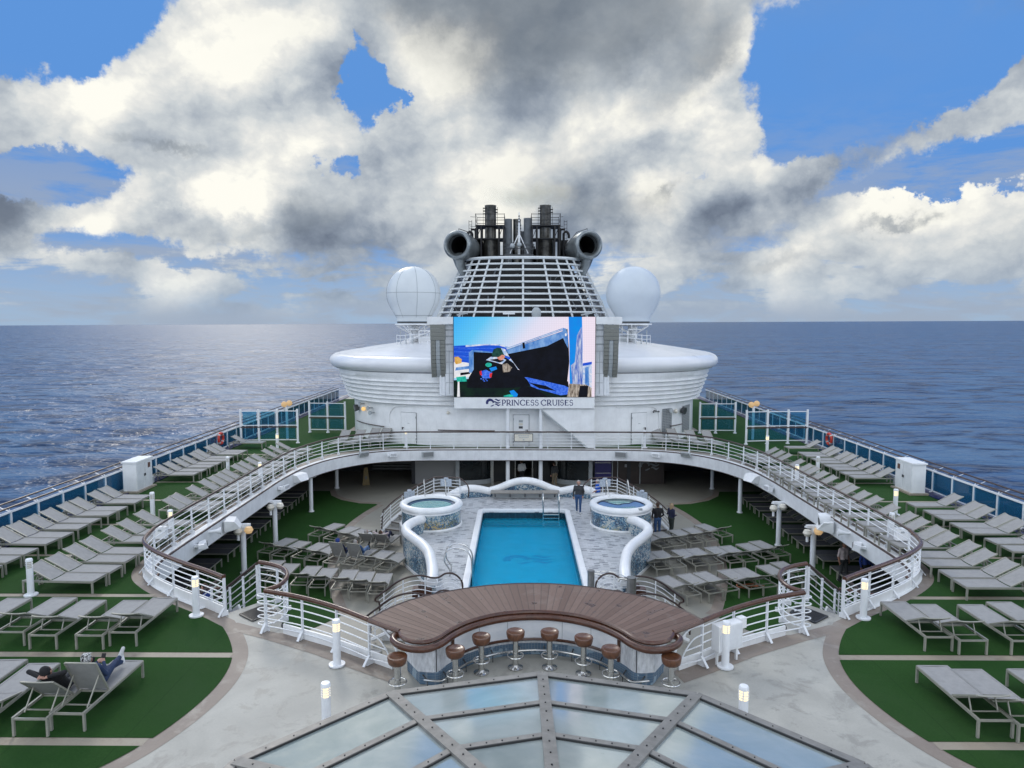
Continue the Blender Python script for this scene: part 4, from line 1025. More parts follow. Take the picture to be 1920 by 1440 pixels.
    shape([(650, 560), (690, 562), (1040, 640), (1080, 660), (1075, 720), (1000, 730), (780, 670), (660, 620)], 15); shape([(640, 640), (760, 660), (880, 745), (560, 745), (600, 680)], 3); shape([(700, 610), (860, 640), (960, 690), (800, 665)], 3)
    shape([(520, 690), (560, 680), (600, 720), (590, 745), (545, 745)], 5); shape([(465, 735), (520, 720), (555, 730), (555, 745), (465, 745)], 14)
    shape([(1080, 620), (1240, 630), (1290, 660), (1290, 745), (1060, 745)], 13); shape([(1180, 640), (1260, 640), (1250, 745), (1165, 745)], 3)
    # man in the cap
    shape([(120, 640), (140, 560), (190, 480), (260, 430), (330, 375), (400, 360), (490, 380), (560, 430), (620, 520), (690, 590), (720, 640), (560, 660), (300, 665), (120, 660)], 3)
    shape([(300, 400), (345, 370), (440, 372), (490, 400), (450, 440), (380, 420)], 2); shape([(330, 398), (420, 385), (470, 405), (430, 425)], 3); shape([(455, 440), (500, 430), (545, 470), (520, 510), (460, 515)], 13)
    ell(440, 360, 38, 42, 9); shape([(355, 345), (372, 300), (405, 285), (450, 288), (495, 315), (520, 372), (490, 362), (450, 350), (420, 372), (360, 372)], 12); shape([(440, 288), (480, 298), (520, 372), (470, 352)], 2)
    shape([(330, 475), (395, 460), (405, 485), (350, 508)], 5); ell(325, 445, 30, 20, 14); shape([(240, 510), (300, 490), (360, 520), (340, 570), (270, 572)], 15); shape([(238, 508), (258, 498), (265, 545), (245, 540)], 10); shape([(335, 525), (360, 520), (350, 565), (332, 560)], 10)
    for px_, py_ in ((255, 575), (275, 585), (300, 578), (285, 597), (310, 592)): ell(px_, py_, 8, 6, 15, 8)
    return mb.build('picture', mats, fixn=False)

def lettering(parent):
    """serif capitals PRINCESS CRUISES and the emblem, flat shapes on the board"""
    navy = mat('navy_lettering', (0.012, 0.016, 0.12), 0.5)
    mb = MB(); y = -0.030
    def flat(pts, th=0.008):
        n = len(mb.v); k = len(pts); mb.v += [(p[0], y, p[1]) for p in pts] + [(p[0], y + th, p[1]) for p in pts]
        for t in geometry.tessellate_polygon([[Vector((p[0], p[1], 0)) for p in pts]]): mb.face((n + t[0], n + t[1], n + t[2])); mb.face((n + k + t[2], n + k + t[1], n + k + t[0]))
        for i in range(k): mb.face((n + i, n + (i + 1) % k, n + k + (i + 1) % k, n + k + i))
    TH, TN = 0.060, 0.030
    def seg(x0, z0, x1, z1, w):
        d = Vector((x1 - x0, z1 - z0)); d.normalize(); nn = Vector((-d.y, d.x)) * w / 2
        flat([(x0 + nn.x, z0 + nn.y), (x0 - nn.x, z0 - nn.y), (x1 - nn.x, z1 - nn.y), (x1 + nn.x, z1 + nn.y)])
    def crv(pts, wmin, wmax, a0=0.0):
        P = spline([(x, z, 0) for x, z in pts], 5); L, Q = [], []
        for i, p in enumerate(P):
            d = (P[min(i + 1, len(P) - 1)] - P[max(i - 1, 0)]).normalized(); w = wmin + (wmax - wmin) * abs(d.y); nn = Vector((-d.y, d.x, 0)) * w / 2
            L.append((p.x + nn.x, p.y + nn.y)); Q.append((p.x - nn.x, p.y - nn.y))
        for i in range(len(P) - 1): flat([L[i], Q[i], Q[i + 1], L[i + 1]])
    def ser(x, z, w=0.11): seg(x - w / 2, z, x + w / 2, z, 0.018)
    def letter(c, x, h):
        z = z0; t = z + h
        if c == 'I': seg(x + .05, z, x + .05, t, TH); ser(x + .05, z); ser(x + .05, t); return 0.10
        if c == 'P': seg(x + .05, z, x + .05, t, TH); ser(x + .05, z, .14); ser(x + .03, t, .1); crv([(x + .05, t), (x + .16, t), (x + .23, t - .10), (x + .16, t - .20), (x + .05, t - .21)], TN, TH); return 0.26
        if c == 'R': letter('P', x, h); seg(x + .13, t - .20, x + .27, z, TH); ser(x + .28, z, .09); return 0.30
        if c == 'N': seg(x + .05, z, x + .05, t, TN); seg(x + .05, t, x + .30, z, TH); seg(x + .30, z, x + .30, t, TN); ser(x + .05, z); ser(x + .02, t, .07); ser(x + .31, t); return 0.35
        if c == 'C': crv([(x + .32, t - .08), (x + .26, t - .01), (x + .16, t), (x + .05, t - .10), (x + .03, z + h / 2), (x + .06, z + .09), (x + .17, z), (x + .28, z + .02), (x + .33, z + .08)], TN, TH); seg(x + .32, t - .10, x + .32, t, 0.025); return 0.36
        if c == 'E': seg(x + .05, z, x + .05, t, TH); seg(x + .02, t - .012, x + .22, t - .012, TN); seg(x + .05, z + h * .52, x + .19, z + h * .52, TN); seg(x + .02, z + .012, x + .24, z + .012, TN); seg(x + .22, t - .07, x + .22, t, .02); seg(x + .24, z, x + .24, z + .07, .02); return 0.27
        if c == 'S': crv([(x + .20, t - .07), (x + .15, t - .005), (x + .08, t - .01), (x + .03, t - .09), (x + .08, t - .17), (x + .17, z + .18), (x + .21, z + .09), (x + .15, z + .005), (x + .07, z + .005), (x + .02, z + .08)], TN, TN + .012); return 0.25
        if c == 'U': crv([(x + .05, t), (x + .05, z + .14), (x + .09, z + .03), (x + .17, z), (x + .26, z + .05), (x + .28, z + .16), (x + .28, t)], TN, TH - .015); ser(x + .05, t); ser(x + .28, t); return 0.33
        return 0.2
    z0, h = 0.20, 0.345
    x = -1.42; W1 = 'PRINCESS'; W2 = 'CRUISES'
    def width(w): return sum({'I': .10, 'P': .26, 'R': .30, 'N': .35, 'C': .36, 'E': .27, 'S': .25, 'U': .33}[c] for c in w)
    gap = (2.34 - width(W1)) / 7.0
    for c in W1: x += letter(c, x, h) + gap
    x = 1.03; gap = (2.06 - width(W2)) / 6.0
    for c in W2: x += letter(c, x, h) + gap
    mb.build('lettering', navy, parent)
    eb = MB(); wave_emblem(eb, -1.98, 0.385, 0.42, -0.032); eb.build('emblem', navy, parent)
screen()

# curved loudspeaker columns either side of the screen
def line_array(s):
    t = empty('speaker_column', (5.42 * s, 44.45, 4.6), label='tall curved grey loudspeaker column hanging %s of the screen' % ('left' if s < 0 else 'right'), cat='loudspeaker', group='loudspeaker columns beside the screen')
    g = MAT.get('speaker_grille') or mat('speaker_grille', (0.245, 0.25, 0.225), 0.7, var=0.3, vscale=30)
    pts = [(0, 0.55, 0.0), (0, 0.30, 0.5), (0, 0.12, 1.1), (0, 0.03, 1.8), (0, 0.0, 2.5), (0, 0.0, 3.28)]
    n = 14; P = resample(spline(pts, 6), 3.4 / n)
    for i in range(len(P) - 1):
        a, b = P[i], P[i + 1]
        m_ = MB(); c = (a + b) / 2; d = (b - a); an = math.atan2(-d.y, d.z)
        if i < 10:
            for sx in (-0.30, 0.30): m_.box(c + Vector((sx, 0, 0)), (0.30, 0.30, d.length * 0.94), rx=an)
            o = m_.build('speaker_box', g, t, bevel=0.01); m2 = MB(); m2.box(c + Vector((0, 0.03, 0)), (0.26, 0.26, d.length * 0.97), rx=an); m2.build('waveguide', greyp, o)
        else:
            m_.box(c, (0.92, 0.34, d.length * 0.97), rx=an); m_.build('speaker_box', g, t, bevel=0.01)
    m_ = MB(); m_.bar((0.25 * s * -1, 0.45, -1.2), (0.25 * s * -1, 0.45, 3.3), 0.10); m_.build('mounting_pole', railw, t)
line_array(-1); line_array(1)
# ------------------------------------------------------------------ pool island
ZI = -2.0
def mosaic(name, base, pale, accents=()):
    """small tiles: dark and light blues with pale swathes, and branches of yellow and green low down"""
    m = bpy.data.materials.new(name); m.use_nodes = True; t = NT(m.node_tree); p = t.n['Principled BSDF']
    tc = t.new('ShaderNodeTexCoord').outputs['Object']
    vo = t.new('ShaderNodeTexVoronoi'); vo.inputs['Scale'].default_value = 17.0; t.l.new(tc, vo.inputs['Vector'])
    rnd = t.sep(vo.outputs['Color'])[0]
    cell = t.vm('ADD', vo.outputs['Position'], (0, 0, 0)); cell = t.vm('SCALE', cell, sc=1 / 1.0)
    big = t.noise(cell, 0.95, 4, 0.6, 0.8)
    mixf = t.add(big, t.mul(t.sub(rnd, 0.5), 0.36))
    c = t.ramp(mixf, [(0.32, (0.016, 0.055, 0.125)), (0.45, base), (0.535, (0.14, 0.29, 0.39)), (0.62, pale)], 'LINEAR')
    if accents:
        for (sc, lo, hi, col, zc) in accents:
            f = t.mul(t.ramp(t.add(t.noise(cell, sc, 5, 0.7, 1.5), t.mul(t.sub(rnd, 0.5), 0.16)), [(lo, 0.0), (hi, 1.0)]), 0.92); z = t.sep(tc)[2]
            c = t.mix(t.mul(f, t.smooth(z, zc, zc - 0.5)), c, col)
    e = t.new('ShaderNodeTexVoronoi', feature='DISTANCE_TO_EDGE'); e.inputs['Scale'].default_value = 17.0; t.l.new(tc, e.inputs['Vector'])
    c = t.mix(t.smooth(e.outputs['Distance'], 0.06, 0.02), c, (0.30, 0.33, 0.34))
    t.l.new(c, p.inputs['Base Color']); p.inputs['Roughness'].default_value = 0.22
    return m
mos_wall = mosaic('blue_mosaic', (0.035, 0.13, 0.22), (0.50, 0.52, 0.50))
mos_tubl = mosaic('blue_mosaic_with_yellow_branches', (0.035, 0.14, 0.24), (0.42, 0.48, 0.47), [(0.75, 0.52, 0.60, (0.42, 0.30, 0.08), 0.75), (1.3, 0.58, 0.64, (0.05, 0.08, 0.03), 0.95)])
mos_tubr = mosaic('blue_mosaic_with_dark_branches', (0.05, 0.17, 0.29), (0.48, 0.50, 0.46), [(0.8, 0.50, 0.60, (0.36, 0.30, 0.10), 0.45), (1.4, 0.57, 0.62, (0.02, 0.04, 0.05), 0.9)])
def tile_floor():
    m = bpy.data.materials.new('grey_mixed_tiles'); m.use_nodes = True; t = NT(m.node_tree); p = t.n['Principled BSDF']
    tc = t.new('ShaderNodeTexCoord').outputs['Object']
    b = t.new('ShaderNodeTexBrick'); t.l.new(tc, b.inputs['Vector'])
    for k, v in (('Scale', 1.0), ('Mortar Size', 0.006), ('Brick Width', 0.24), ('Row Height', 0.115), ('Bias', 0.0)): b.inputs[k].default_value = v
    b.inputs['Color1'].default_value = (0.0, 0.0, 0.0, 1); b.inputs['Color2'].default_value = (1, 1, 1, 1); b.inputs['Mortar'].default_value = (0.5, 0.5, 0.5, 1)
    f = t.sep(b.outputs['Color'])[0]
    c = t.ramp(f, [(0.0, (0.52, 0.53, 0.54)), (0.35, (0.58, 0.59, 0.60)), (0.62, (0.50, 0.51, 0.52)), (0.78, (0.36, 0.375, 0.39)), (0.88, (0.19, 0.20, 0.22))], 'CONSTANT')
    c = t.mix(b.outputs['Fac'], c, (0.40, 0.41, 0.41))
    n = t.ramp(t.noise(tc, 0.7, 6, 0.6), [(0.35, 0.0), (0.7, 1.0)]); c = t.mix(t.mul(n, 0.12), c, (0.30, 0.31, 0.32))
    t.l.new(c, p.inputs['Base Color']); p.inputs['Roughness'].default_value = 0.3
    return m
ISL = [(0.0, 40.5), (-2.2, 40.35), (-4.3, 39.75), (-5.4, 38.3), (-6.3, 36.4), (-6.35, 34.8), (-6.0, 33.6), (-5.75, 32.5), (-5.35, 31.5), (-4.6, 30.0), (-3.95, 28.2), (-3.65, 26.5), (-3.55, 25.2), (-3.1, 24.9), (-2.9, 23.0), (0.0, 23.0)]
isl = [tuple(p) for p in ISL] + [(-x, y) for x, y in reversed(ISL[1:-1])]
PX, PY0, PY1 = 2.16, 25.6, 36.95
basin = [(-PX, PY0), (PX, PY0), (PX, PY1), (-PX, PY1)]
def rrect(x0, x1, y0, y1, r, n=5):
    out = []
    for cx, cy, a in ((x1 - r, y1 - r, 0), (x0 + r, y1 - r, 90), (x0 + r, y0 + r, 180), (x1 - r, y0 + r, 270)):
        for i in range(n + 1): out.append((cx + r * math.cos(R(a + 90 * i / n)), cy + r * math.sin(R(a + 90 * i / n))))
    return out
mb = MB(); mb.prism(isl, -2.8, ZI, [rrect(-PX - 0.09, PX - 0.09, PY0, PY1, 0.25)], bottom=False); o = mb.build('pool_terrace', tile_floor(), fixn=False); tag(o, kind='structure')

def pool():
    t = empty('swimming_pool', (-0.09, 31.2, ZI), label='rectangular turquoise swimming pool with white coping', cat='swimming pool')
    L = lambda P: [(x, y - 31.2) for x, y in P]
    m_ = MB(); o_ = L(rrect(-PX - 0.30, PX + 0.30, PY0 - 0.3, PY1 + 0.3, 0.45)); i_ = L(rrect(-PX, PX, PY0, PY1, 0.25))
    n = len(o_)
    mid = [((a[0] + b[0]) / 2, (a[1] + b[1]) / 2) for a, b in zip(o_, i_)]
    rows = [[(x, y, 0.004) for x, y in o_], [(x, y, 0.10) for x, y in [((a[0] * 0.92 + b[0] * 0.08), (a[1] * 0.92 + b[1] * 0.08)) for a, b in zip(o_, i_)]], [(x, y, 0.13) for x, y in mid], [(x, y, 0.10) for x, y in [((a[0] * 0.08 + b[0] * 0.92), (a[1] * 0.08 + b[1] * 0.92)) for a, b in zip(o_, i_)]], [(x, y, -0.06) for x, y in i_]]
    for r_ in rows: m_.v += r_
    for i in range(len(rows) - 1):
        for j in range(n): m_.face((i * n + j, i * n + (j + 1) % n, (i + 1) * n + (j + 1) % n, (i + 1) * n + j))
    m_.build('coping', white, t, smooth=60)
    bt = mat('pool_teal_tile', (0.0, 0.50, 0.74), 0.4, var=0.15, vscale=1.5); bd = mat('pool_dark_band_tile', (0.015, 0.05, 0.075), 0.25, var=0.5, vscale=14, stretch=(1, 1, 0.3))
    m_ = MB(); i2 = L(rrect(-PX + 0.002, PX - 0.002, PY0 + 0.002, PY1 - 0.002, 0.25)); m_.wall(i2, -0.765, -0.50, 0.004, closed=True)
    m_.sheet(i2, -0.762); m_.build('basin', bt, t, fixn=False)
    m_ = MB(); m_.wall(i2, -0.497, -0.055, 0.006, closed=True); m_.build('tile_band', bd, t)
    m_ = MB(); m_.bbox(-PX + 0.02, PX - 0.02, PY1 - 31.2 - 0.30, PY1 - 31.2 - 0.02, -0.62, -0.46); m_.build('ledge', mat('pool_ledge_tile', (0.10, 0.22, 0.26), 0.3, var=0.3, vscale=10), t)
    eb = MB(); emm = MB()                           # dark emblem tiles on the pool floor
    wave_emblem(emm, 0.3, 0.0, 0.92, 0.0)
    eb.v = [(x * 1.1 - 0.25, z * 1.1 + 0.35, -0.757 + y) for x, y, z in emm.v]; eb.f = emm.f; eb.mi = emm.mi
    eb.build('floor_emblem', mat('pool_emblem_tile', (0.0, 0.14, 0.42), 0.4, col2=(0.0, 0.42, 0.68), vscale=14), t)
    w = bpy.data.materials.new('pool_water'); w.use_nodes = True; q = NT(w.node_tree); q.n.clear(); out = q.new('ShaderNodeOutputMaterial')
    tr = q.new('ShaderNodeBsdfTransparent'); tr.inputs[0].default_value = (0.62, 0.97, 1.0, 1); gl = q.new('ShaderNodeBsdfGlossy'); gl.inputs['Roughness'].default_value = 0.04
    di = q.new('ShaderNodeBsdfDiffuse'); di.inputs[0].default_value = (0.0, 0.42, 0.68, 1); m0 = q.new('ShaderNodeMixShader'); m0.inputs[0].default_value = 0.30
    q.l.new(tr.outputs[0], m0.inputs[1]); q.l.new(di.outputs[0], m0.inputs[2])
    fr = q.new('ShaderNodeFresnel'); fr.inputs[0].default_value = 1.33; ms = q.new('ShaderNodeMixShader'); bn = q.new('ShaderNodeBump'); bn.inputs['Strength'].default_value = 0.5; bn.inputs['Distance'].default_value = 0.10
    tc = q.new('ShaderNodeTexCoord').outputs['Object']; q.l.new(q.add(q.noise(tc, 2.2, 4, 0.6, 0.6), q.mul(q.noise(tc, 9.0, 3, 0.6, 0.4), 0.35)), bn.inputs['Height'])
    for nn in (gl, fr): q.l.new(bn.outputs[0], nn.inputs['Normal'])
    q.l.new(q.mul(fr.outputs[0], 0.38), ms.inputs[0]); q.l.new(m0.outputs[0], ms.inputs[1]); q.l.new(gl.outputs[0], ms.inputs[2]); q.l.new(ms.outputs[0], out.inputs[0])
    m_ = MB(); m_.sheet(L(rrect(-PX + 0.01, PX - 0.01, PY0 + 0.01, PY1 - 0.01, 0.25)), -0.36); m_.build('pool_water', w, t, fixn=False)
pool()

def hot_tub(s):
    side = 'left' if s < 0 else 'right'
    t = empty('hot_tub', (4.72 * s, 34.65, ZI), label=('round mosaic hot tub with clear aqua water and yellow branch pattern' if s < 0 else 'round mosaic hot tub under a sagging blue net cover'), cat='hot tub', group='round hot tubs beside the pool')
    m_ = MB(); m_.lathe([(1.46, 0.012), (1.46, 0.80)], (0, 0, 0), 48); m_.build('mosaic_wall', mos_tubl if s < 0 else mos_tubr, t, smooth=60)
    m_ = MB(); m_.lathe([(1.53, 0.006), (1.53, 0.06), (1.47, 0.09)], (0, 0, 0), 48); m_.lathe([(1.46, 0.77), (1.50, 0.79), (1.50, 0.84), (1.46, 0.86)], (0, 0, 0), 48); m_.build('band', white, t, smooth=60)
    pr = [(1.45, 0.84)]
    for i in range(13):
        a = R(-70 + 250 * i / 12); pr.append((1.38 + 0.185 * math.cos(a), 1.0 + 0.16 * math.sin(a)))
    m_ = MB(); m_.lathe(pr, (0, 0, 0), 56); m_.build('rim', white, t, smooth=60)
    m_ = MB(); m_.lathe([(1.22, 0.97), (1.16, 0.945), (1.06, 0.93), (1.05, 0.80)], (0, 0, 0), 48); m_.build('tile_ring', mat('tub_tile_ring_' + side, (0.05, 0.11, 0.20) if s < 0 else (0.18, 0.26, 0.27), 0.3, var=0.4, vscale=25), t, smooth=60)
    m_ = MB(); m_.lathe([(1.05, 0.90), (1.035, 0.905), (0.98, 0.80), (0.8, 0.35), (0.0005, 0.30)], (0, 0, 0), 40); m_.build('shell', mat('tub_shell_' + side, (0.42, 0.62, 0.60), 0.3, var=0.15, vscale=2), t, smooth=60)
    wm = bpy.data.materials.new('tub_water_' + side); wm.use_nodes = True; q = NT(wm.node_tree); b = q.n['Principled BSDF']; b.inputs['Base Color'].default_value = (0.20, 0.50, 0.50, 1); b.inputs['Roughness'].default_value = 0.05
    b.inputs['Alpha'].default_value = 0.6
    tc = q.new('ShaderNodeTexCoord').outputs['Object']; bn = q.new('ShaderNodeBump'); bn.inputs['Strength'].default_value = 0.4; bn.inputs['Distance'].default_value = 0.05
    q.l.new(q.noise(tc, 3.0, 4, 0.6, 1.0), bn.inputs['Height']); q.l.new(bn.outputs[0], b.inputs['Normal'])
    q.l.new(q.mix(q.ramp(q.noise(tc, 1.6, 4, 0.6, 1.0), [(0.4, 0.0), (0.65, 1.0)]), (0.13, 0.42, 0.45), (0.40, 0.62, 0.58)), b.inputs['Base Color'])
    m_ = MB(); m_.lathe([(1.03, 0.885), (0.5, 0.885), (0.0005, 0.885)], (0, 0, 0), 40); m_.build('water', wm, t)
    if s > 0:
        net = mat('blue_net_cover', (0.12, 0.24, 0.44), 0.6, var=0.2, vscale=6, bump=0.5, bscale=120); m_ = MB()
        A, B = [], []
        for i in range(25):                        # front part covered, the back edge hanging in two swags
            u = -1 + 2 * i / 24; x = 1.17 * u * 0.98; yb = 0.55 - 0.62 * math.exp(-((u + 0.05) / 0.24) ** 2) + 0.18 * math.cos(u * 9); yb = min(yb, math.sqrt(max(0, 1.17 ** 2 - x * x)) * 0.95)
            yf = -math.sqrt(max(0.0, 1.17 ** 2 - x * x)); A.append((x, yf, 0.955)); B.append((x, max(yb, yf), 0.955))
        rows = [[Vector(a).lerp(Vector(b), k / 6) - Vector((0, 0, 0.12 * math.sin(PI * k / 6) * (1 - (2 * i / 24 - 1) ** 2))) for i, (a, b) in enumerate(zip(A, B))] for k in range(7)]
        for k in range(6): m_.strip(rows[k], rows[k + 1])
        nt = m_.build('net_cover', net, t, smooth=60)
        m_ = MB(); m_.tube([p + Vector((0, 0, 0.01)) for p in rows[6]], 0.022, 5); m_.build('net_rope', gutter_m, nt)
        m_ = MB(); m_.box((0.72, -1.30, 1.10), (0.20, 0.13, 0.10), rz=0.4); m_.build('rim_label', greyp, t)
    # back landing and grab bars
    for gx in (-0.55, 0.55):
        m_ = MB(); m_.tube(spline([(gx, 1.62, 0.75), (gx, 1.62, 1.75), (gx + 0.02 * s, 1.58, 1.85), (gx + 0.08, 1.2, 1.25), (gx + 0.10, 1.12, 1.12)], 4), 0.028, 6); m_.build('grab_bar', steel, t, smooth=True)
hot_tub(-1); hot_tub(1)

def tub_stairs(s):
    """steps curving up behind the tub with their railing"""
    side = 'left' if s < 0 else 'right'
    cx, cy = 4.72 * s, 34.65
    P = lambda a, r: (r * math.cos(R(a)) * s, r * math.sin(R(a)))   # angle 0 = outboard side
    t = empty('tub_steps', (cx, cy, -2.8), label='curved grey steps rising behind the %s hot tub' % side, cat='steps')
    stepm = MAT.get('step_grey') or mat('step_grey', (0.33, 0.325, 0.31), 0.5, var=0.25, vscale=4); nos = MAT.get('step_nosing') or mat('step_nosing', (0.10, 0.085, 0.075), 0.5)
    n = 6
    for i in range(n):
        a0, a1 = 152 + 0 - i * 0, 0
        b0, b1 = (22 + i * 11), (22 + (i + 1) * 11)
        zt = 0.006 + 0.24 * (i + 1)
        P4 = [P(b0, 1.52), P(b0, 2.72), P((b0 + b1) / 2, 2.74), P(b1, 2.72), P(b1, 1.52)]
        m_ = MB(); m_.prism(P4, 0.006, zt); o = m_.build('step', stepm, t)
        m_ = MB(); m_.bar((*P(b0, 1.54), zt - 0.02), (*P(b0, 2.70), zt - 0.02), 0.05, 0.05); m_.build('nosing', nos, o)
    pl = [P(a, 1.52) for a in range(88, 119, 6)] + [P(a, 2.72) for a in range(118, 87, -6)]
    m_ = MB(); m_.prism(pl, 0.006, 1.45); m_.build('landing', stepm, t)
    m_ = MB()
    st = [(a, 0.10 + max(0, (a - 20)) / 66 * 1.40) for a in range(16, 87, 5)] + [(a, 1.55) for a in range(92, 117, 6)]
    m_.tube([(*P(a, 2.80), z + 0.06) for a, z in st], 0.09, 6); m_.build('stringer', white, t, smooth=True)
    r = empty('handrail', (cx, cy, -2.8), label='white railing with brown handrail curving round the %s hot tub' % side, cat='railing', group='railings round the hot tubs')
    base = [(a, 0.05 + max(0, a - 20) / 66 * 1.42) for a in range(16, 87, 5)] + [(a, 1.50) for a in range(92, 119, 6)]
    for k in range(5):
        h = 0.22 + 0.17 * k; m_ = MB(); m_.tube([(*P(a, 2.80), z + h) for a, z in base], 0.016, 5); m_.build('rail_bar', railw, r, smooth=True)
    top = [(17, -0.02)] + [(a, z + 1.05) for a, z in base[1:]] + [(121, 2.42), (125, 2.3), (127.5, 2.1), (128, 1.85), (127, 1.6)]
    m_ = MB(); m_.tube(spline([(*P(a, 2.80), z) for a, z in top], 3), 0.035, 8); m_.build('handrail', wood_d, r, smooth=True)
    for a in (20, 34, 50, 68, 86, 102, 116):
        z = 0.05 + min(1.45, max(0, a - 20) / 66 * 1.42); m_ = MB(); m_.bar((*P(a, 2.80), z), (*P(a, 2.80), z + 1.03), 0.045); m_.build('post', railw, r)
    c = P(122.5, 2.78); m_ = MB(); m_.tube([(c[0] + 0.2 * math.cos(x), c[1], 1.98 + 0.2 * math.sin(x)) for x in [2 * PI * i / 16 for i in range(16)]], 0.018, 5, closed=True); m_.build('ring', railw, r, smooth=True)
    for a, z in ((58, 1.72), (100, 2.30)):
        q = P(a, 2.72); m_ = MB(); w, h = 0.30, 0.22
        m_.prism([(-w, -0.015), (w, -0.015), (w, 0.015), (-w, 0.015)], -h, h * 0.75); m_.cyl((0, 0, h * 0.75), 0.12, 0.08, 10)
        o = m_.build('notice_plate', mat('notice_white_blue', (0.55, 0.62, 0.70), 0.4, var=0.35, vscale=14) if 'notice_white_blue' not in MAT else MAT['notice_white_blue'], r, loc=(q[0], q[1], z), rz=math.atan2(q[1], q[0]) + PI / 2)
tub_stairs(-1); tub_stairs(1)

# low walls with fat white caps
def cap_wall(path, label, tops, out=None):
    pts = spline([(x, y, z) for (x, y), z in zip(path, tops)], 6); c = pts[len(pts) // 2]; L = [p - Vector((c.x, c.y, 0)) for p in pts]
    t = empty('mosaic_wall', (c.x, c.y, 0), label=label, cat='wall', group='low mosaic walls round the pool terrace')
    xy = [(p.x, p.y) for p in L]
    m_ = MB(); m_.wall(xy, -2.795, [p.z - 0.10 for p in L], 0.26); m_.build('wall', mos_wall, t, smooth=30)
    m_ = MB(); m_.tube(L, 0.215, 14); m_.build('cap', white, t, smooth=60)
    m_ = MB(); m_.wall(xy, -2.79, -2.66, 0.31); m_.build('base_band', white, t, smooth=30)
for s, side in ((-1, 'left'), (1, 'right')):
    pa = mir([(-4.95, 33.35), (-5.3, 32.6), (-5.5, 31.7), (-5.35, 30.9), (-4.95, 30.1), (-4.45, 29.2), (-4.05, 28.2), (-3.78, 27.0), (-3.62, 26.0), (-3.55, 25.2)], -s)
    cap_wall(pa, 'S-curved mosaic wall with white cap, %s of the pool' % side, [-1.38, -1.33, -1.32, -1.32, -1.32, -1.32, -1.33, -1.36, -1.42, -1.5])
    pb = mir([(-1.95, 40.25), (-2.35, 40.22), (-2.9, 40.1), (-3.5, 39.9), (-4.1, 39.5), (-4.55, 38.9), (-4.85, 38.2)], -s)
    cap_wall(pb, 'small arched mosaic wall behind the pool, %s of the bench' % side, [-1.72, -1.62, -1.50, -1.50, -1.68, -1.92, -2.05])
cap_wall([(-2.0, 40.35), (-1.5, 40.4), (-0.9, 40.42), (-0.3, 40.43), (0.3, 40.43), (0.9, 40.42), (1.5, 40.4), (2.0, 40.35)], 'tall central mosaic arch wall behind the pool bench', [-1.68, -1.55, -1.30, -1.14, -1.14, -1.30, -1.55, -1.68])
t = empty('bench', (0, 39.75, ZI), label='long grey bench under the mosaic arch at the far end of the pool', cat='bench')
m_ = MB(); m_.bbox(-1.95, 1.95, -0.32, 0.32, 0.36, 0.42); m_.build('seat', mat('bench_slab', (0.30, 0.28, 0.25), 0.5, var=0.2, vscale=5), t, bevel=0.01)
m_ = MB(); m_.bbox(-1.85, 1.85, 0.10, 0.30, 0.012, 0.355); m_.build('support', greyp, t)
for x in (-1.7, -0.85, 0, 0.85, 1.7):
    m_ = MB(); m_.bar((x, -0.28, 0.34), (x, 0.08, 0.1), 0.05, 0.06); m_.build('bracket', dgrey, t)

# pool ladder (far end, right) and looped grab rails (near end, left)
t = empty('pool_ladder', (1.35, 36.95, ZI), label='chrome pool ladder at the far right corner of the pool', cat='pool ladder')
for x in (-0.42, 0.42):
    m_ = MB(); m_.tube(spline([(x, 0.5, 0.0), (x, 0.5, 0.75), (x, 0.32, 0.95), (x, -0.05, 0.95), (x, -0.28, 0.7), (x, -0.30, 0.0), (x, -0.30, -0.75)], 4), 0.035, 8); m_.build('rail', steel, t, smooth=True)
for z in (-0.08, -0.26, -0.44):
    m_ = MB(); m_.bar((-0.42, -0.30, z), (0.42, -0.30, z), 0.12, 0.04); m_.build('tread', steel, t)
for x, lab in ((0.0, 'nearer'), (0.55, 'farther')):
    t = empty('grab_rail', (-2.68, 27.3 + x, ZI), label='looped steel grab rail at the left pool edge, %s of the pair' % lab, cat='grab rail', group='looped grab rails at the pool edge')
    m_ = MB(); m_.tube(spline([(-0.42, 0, 0.0), (-0.42, 0, 0.25), (-0.62, 0, 0.6), (-0.55, 0, 0.98), (-0.2, 0, 1.15), (0.2, 0, 1.05), (0.42, 0, 0.75), (0.46, 0, 0.2), (0.46, 0, -0.7)], 5), 0.03, 8); m_.build('rail', steel, t, smooth=True)

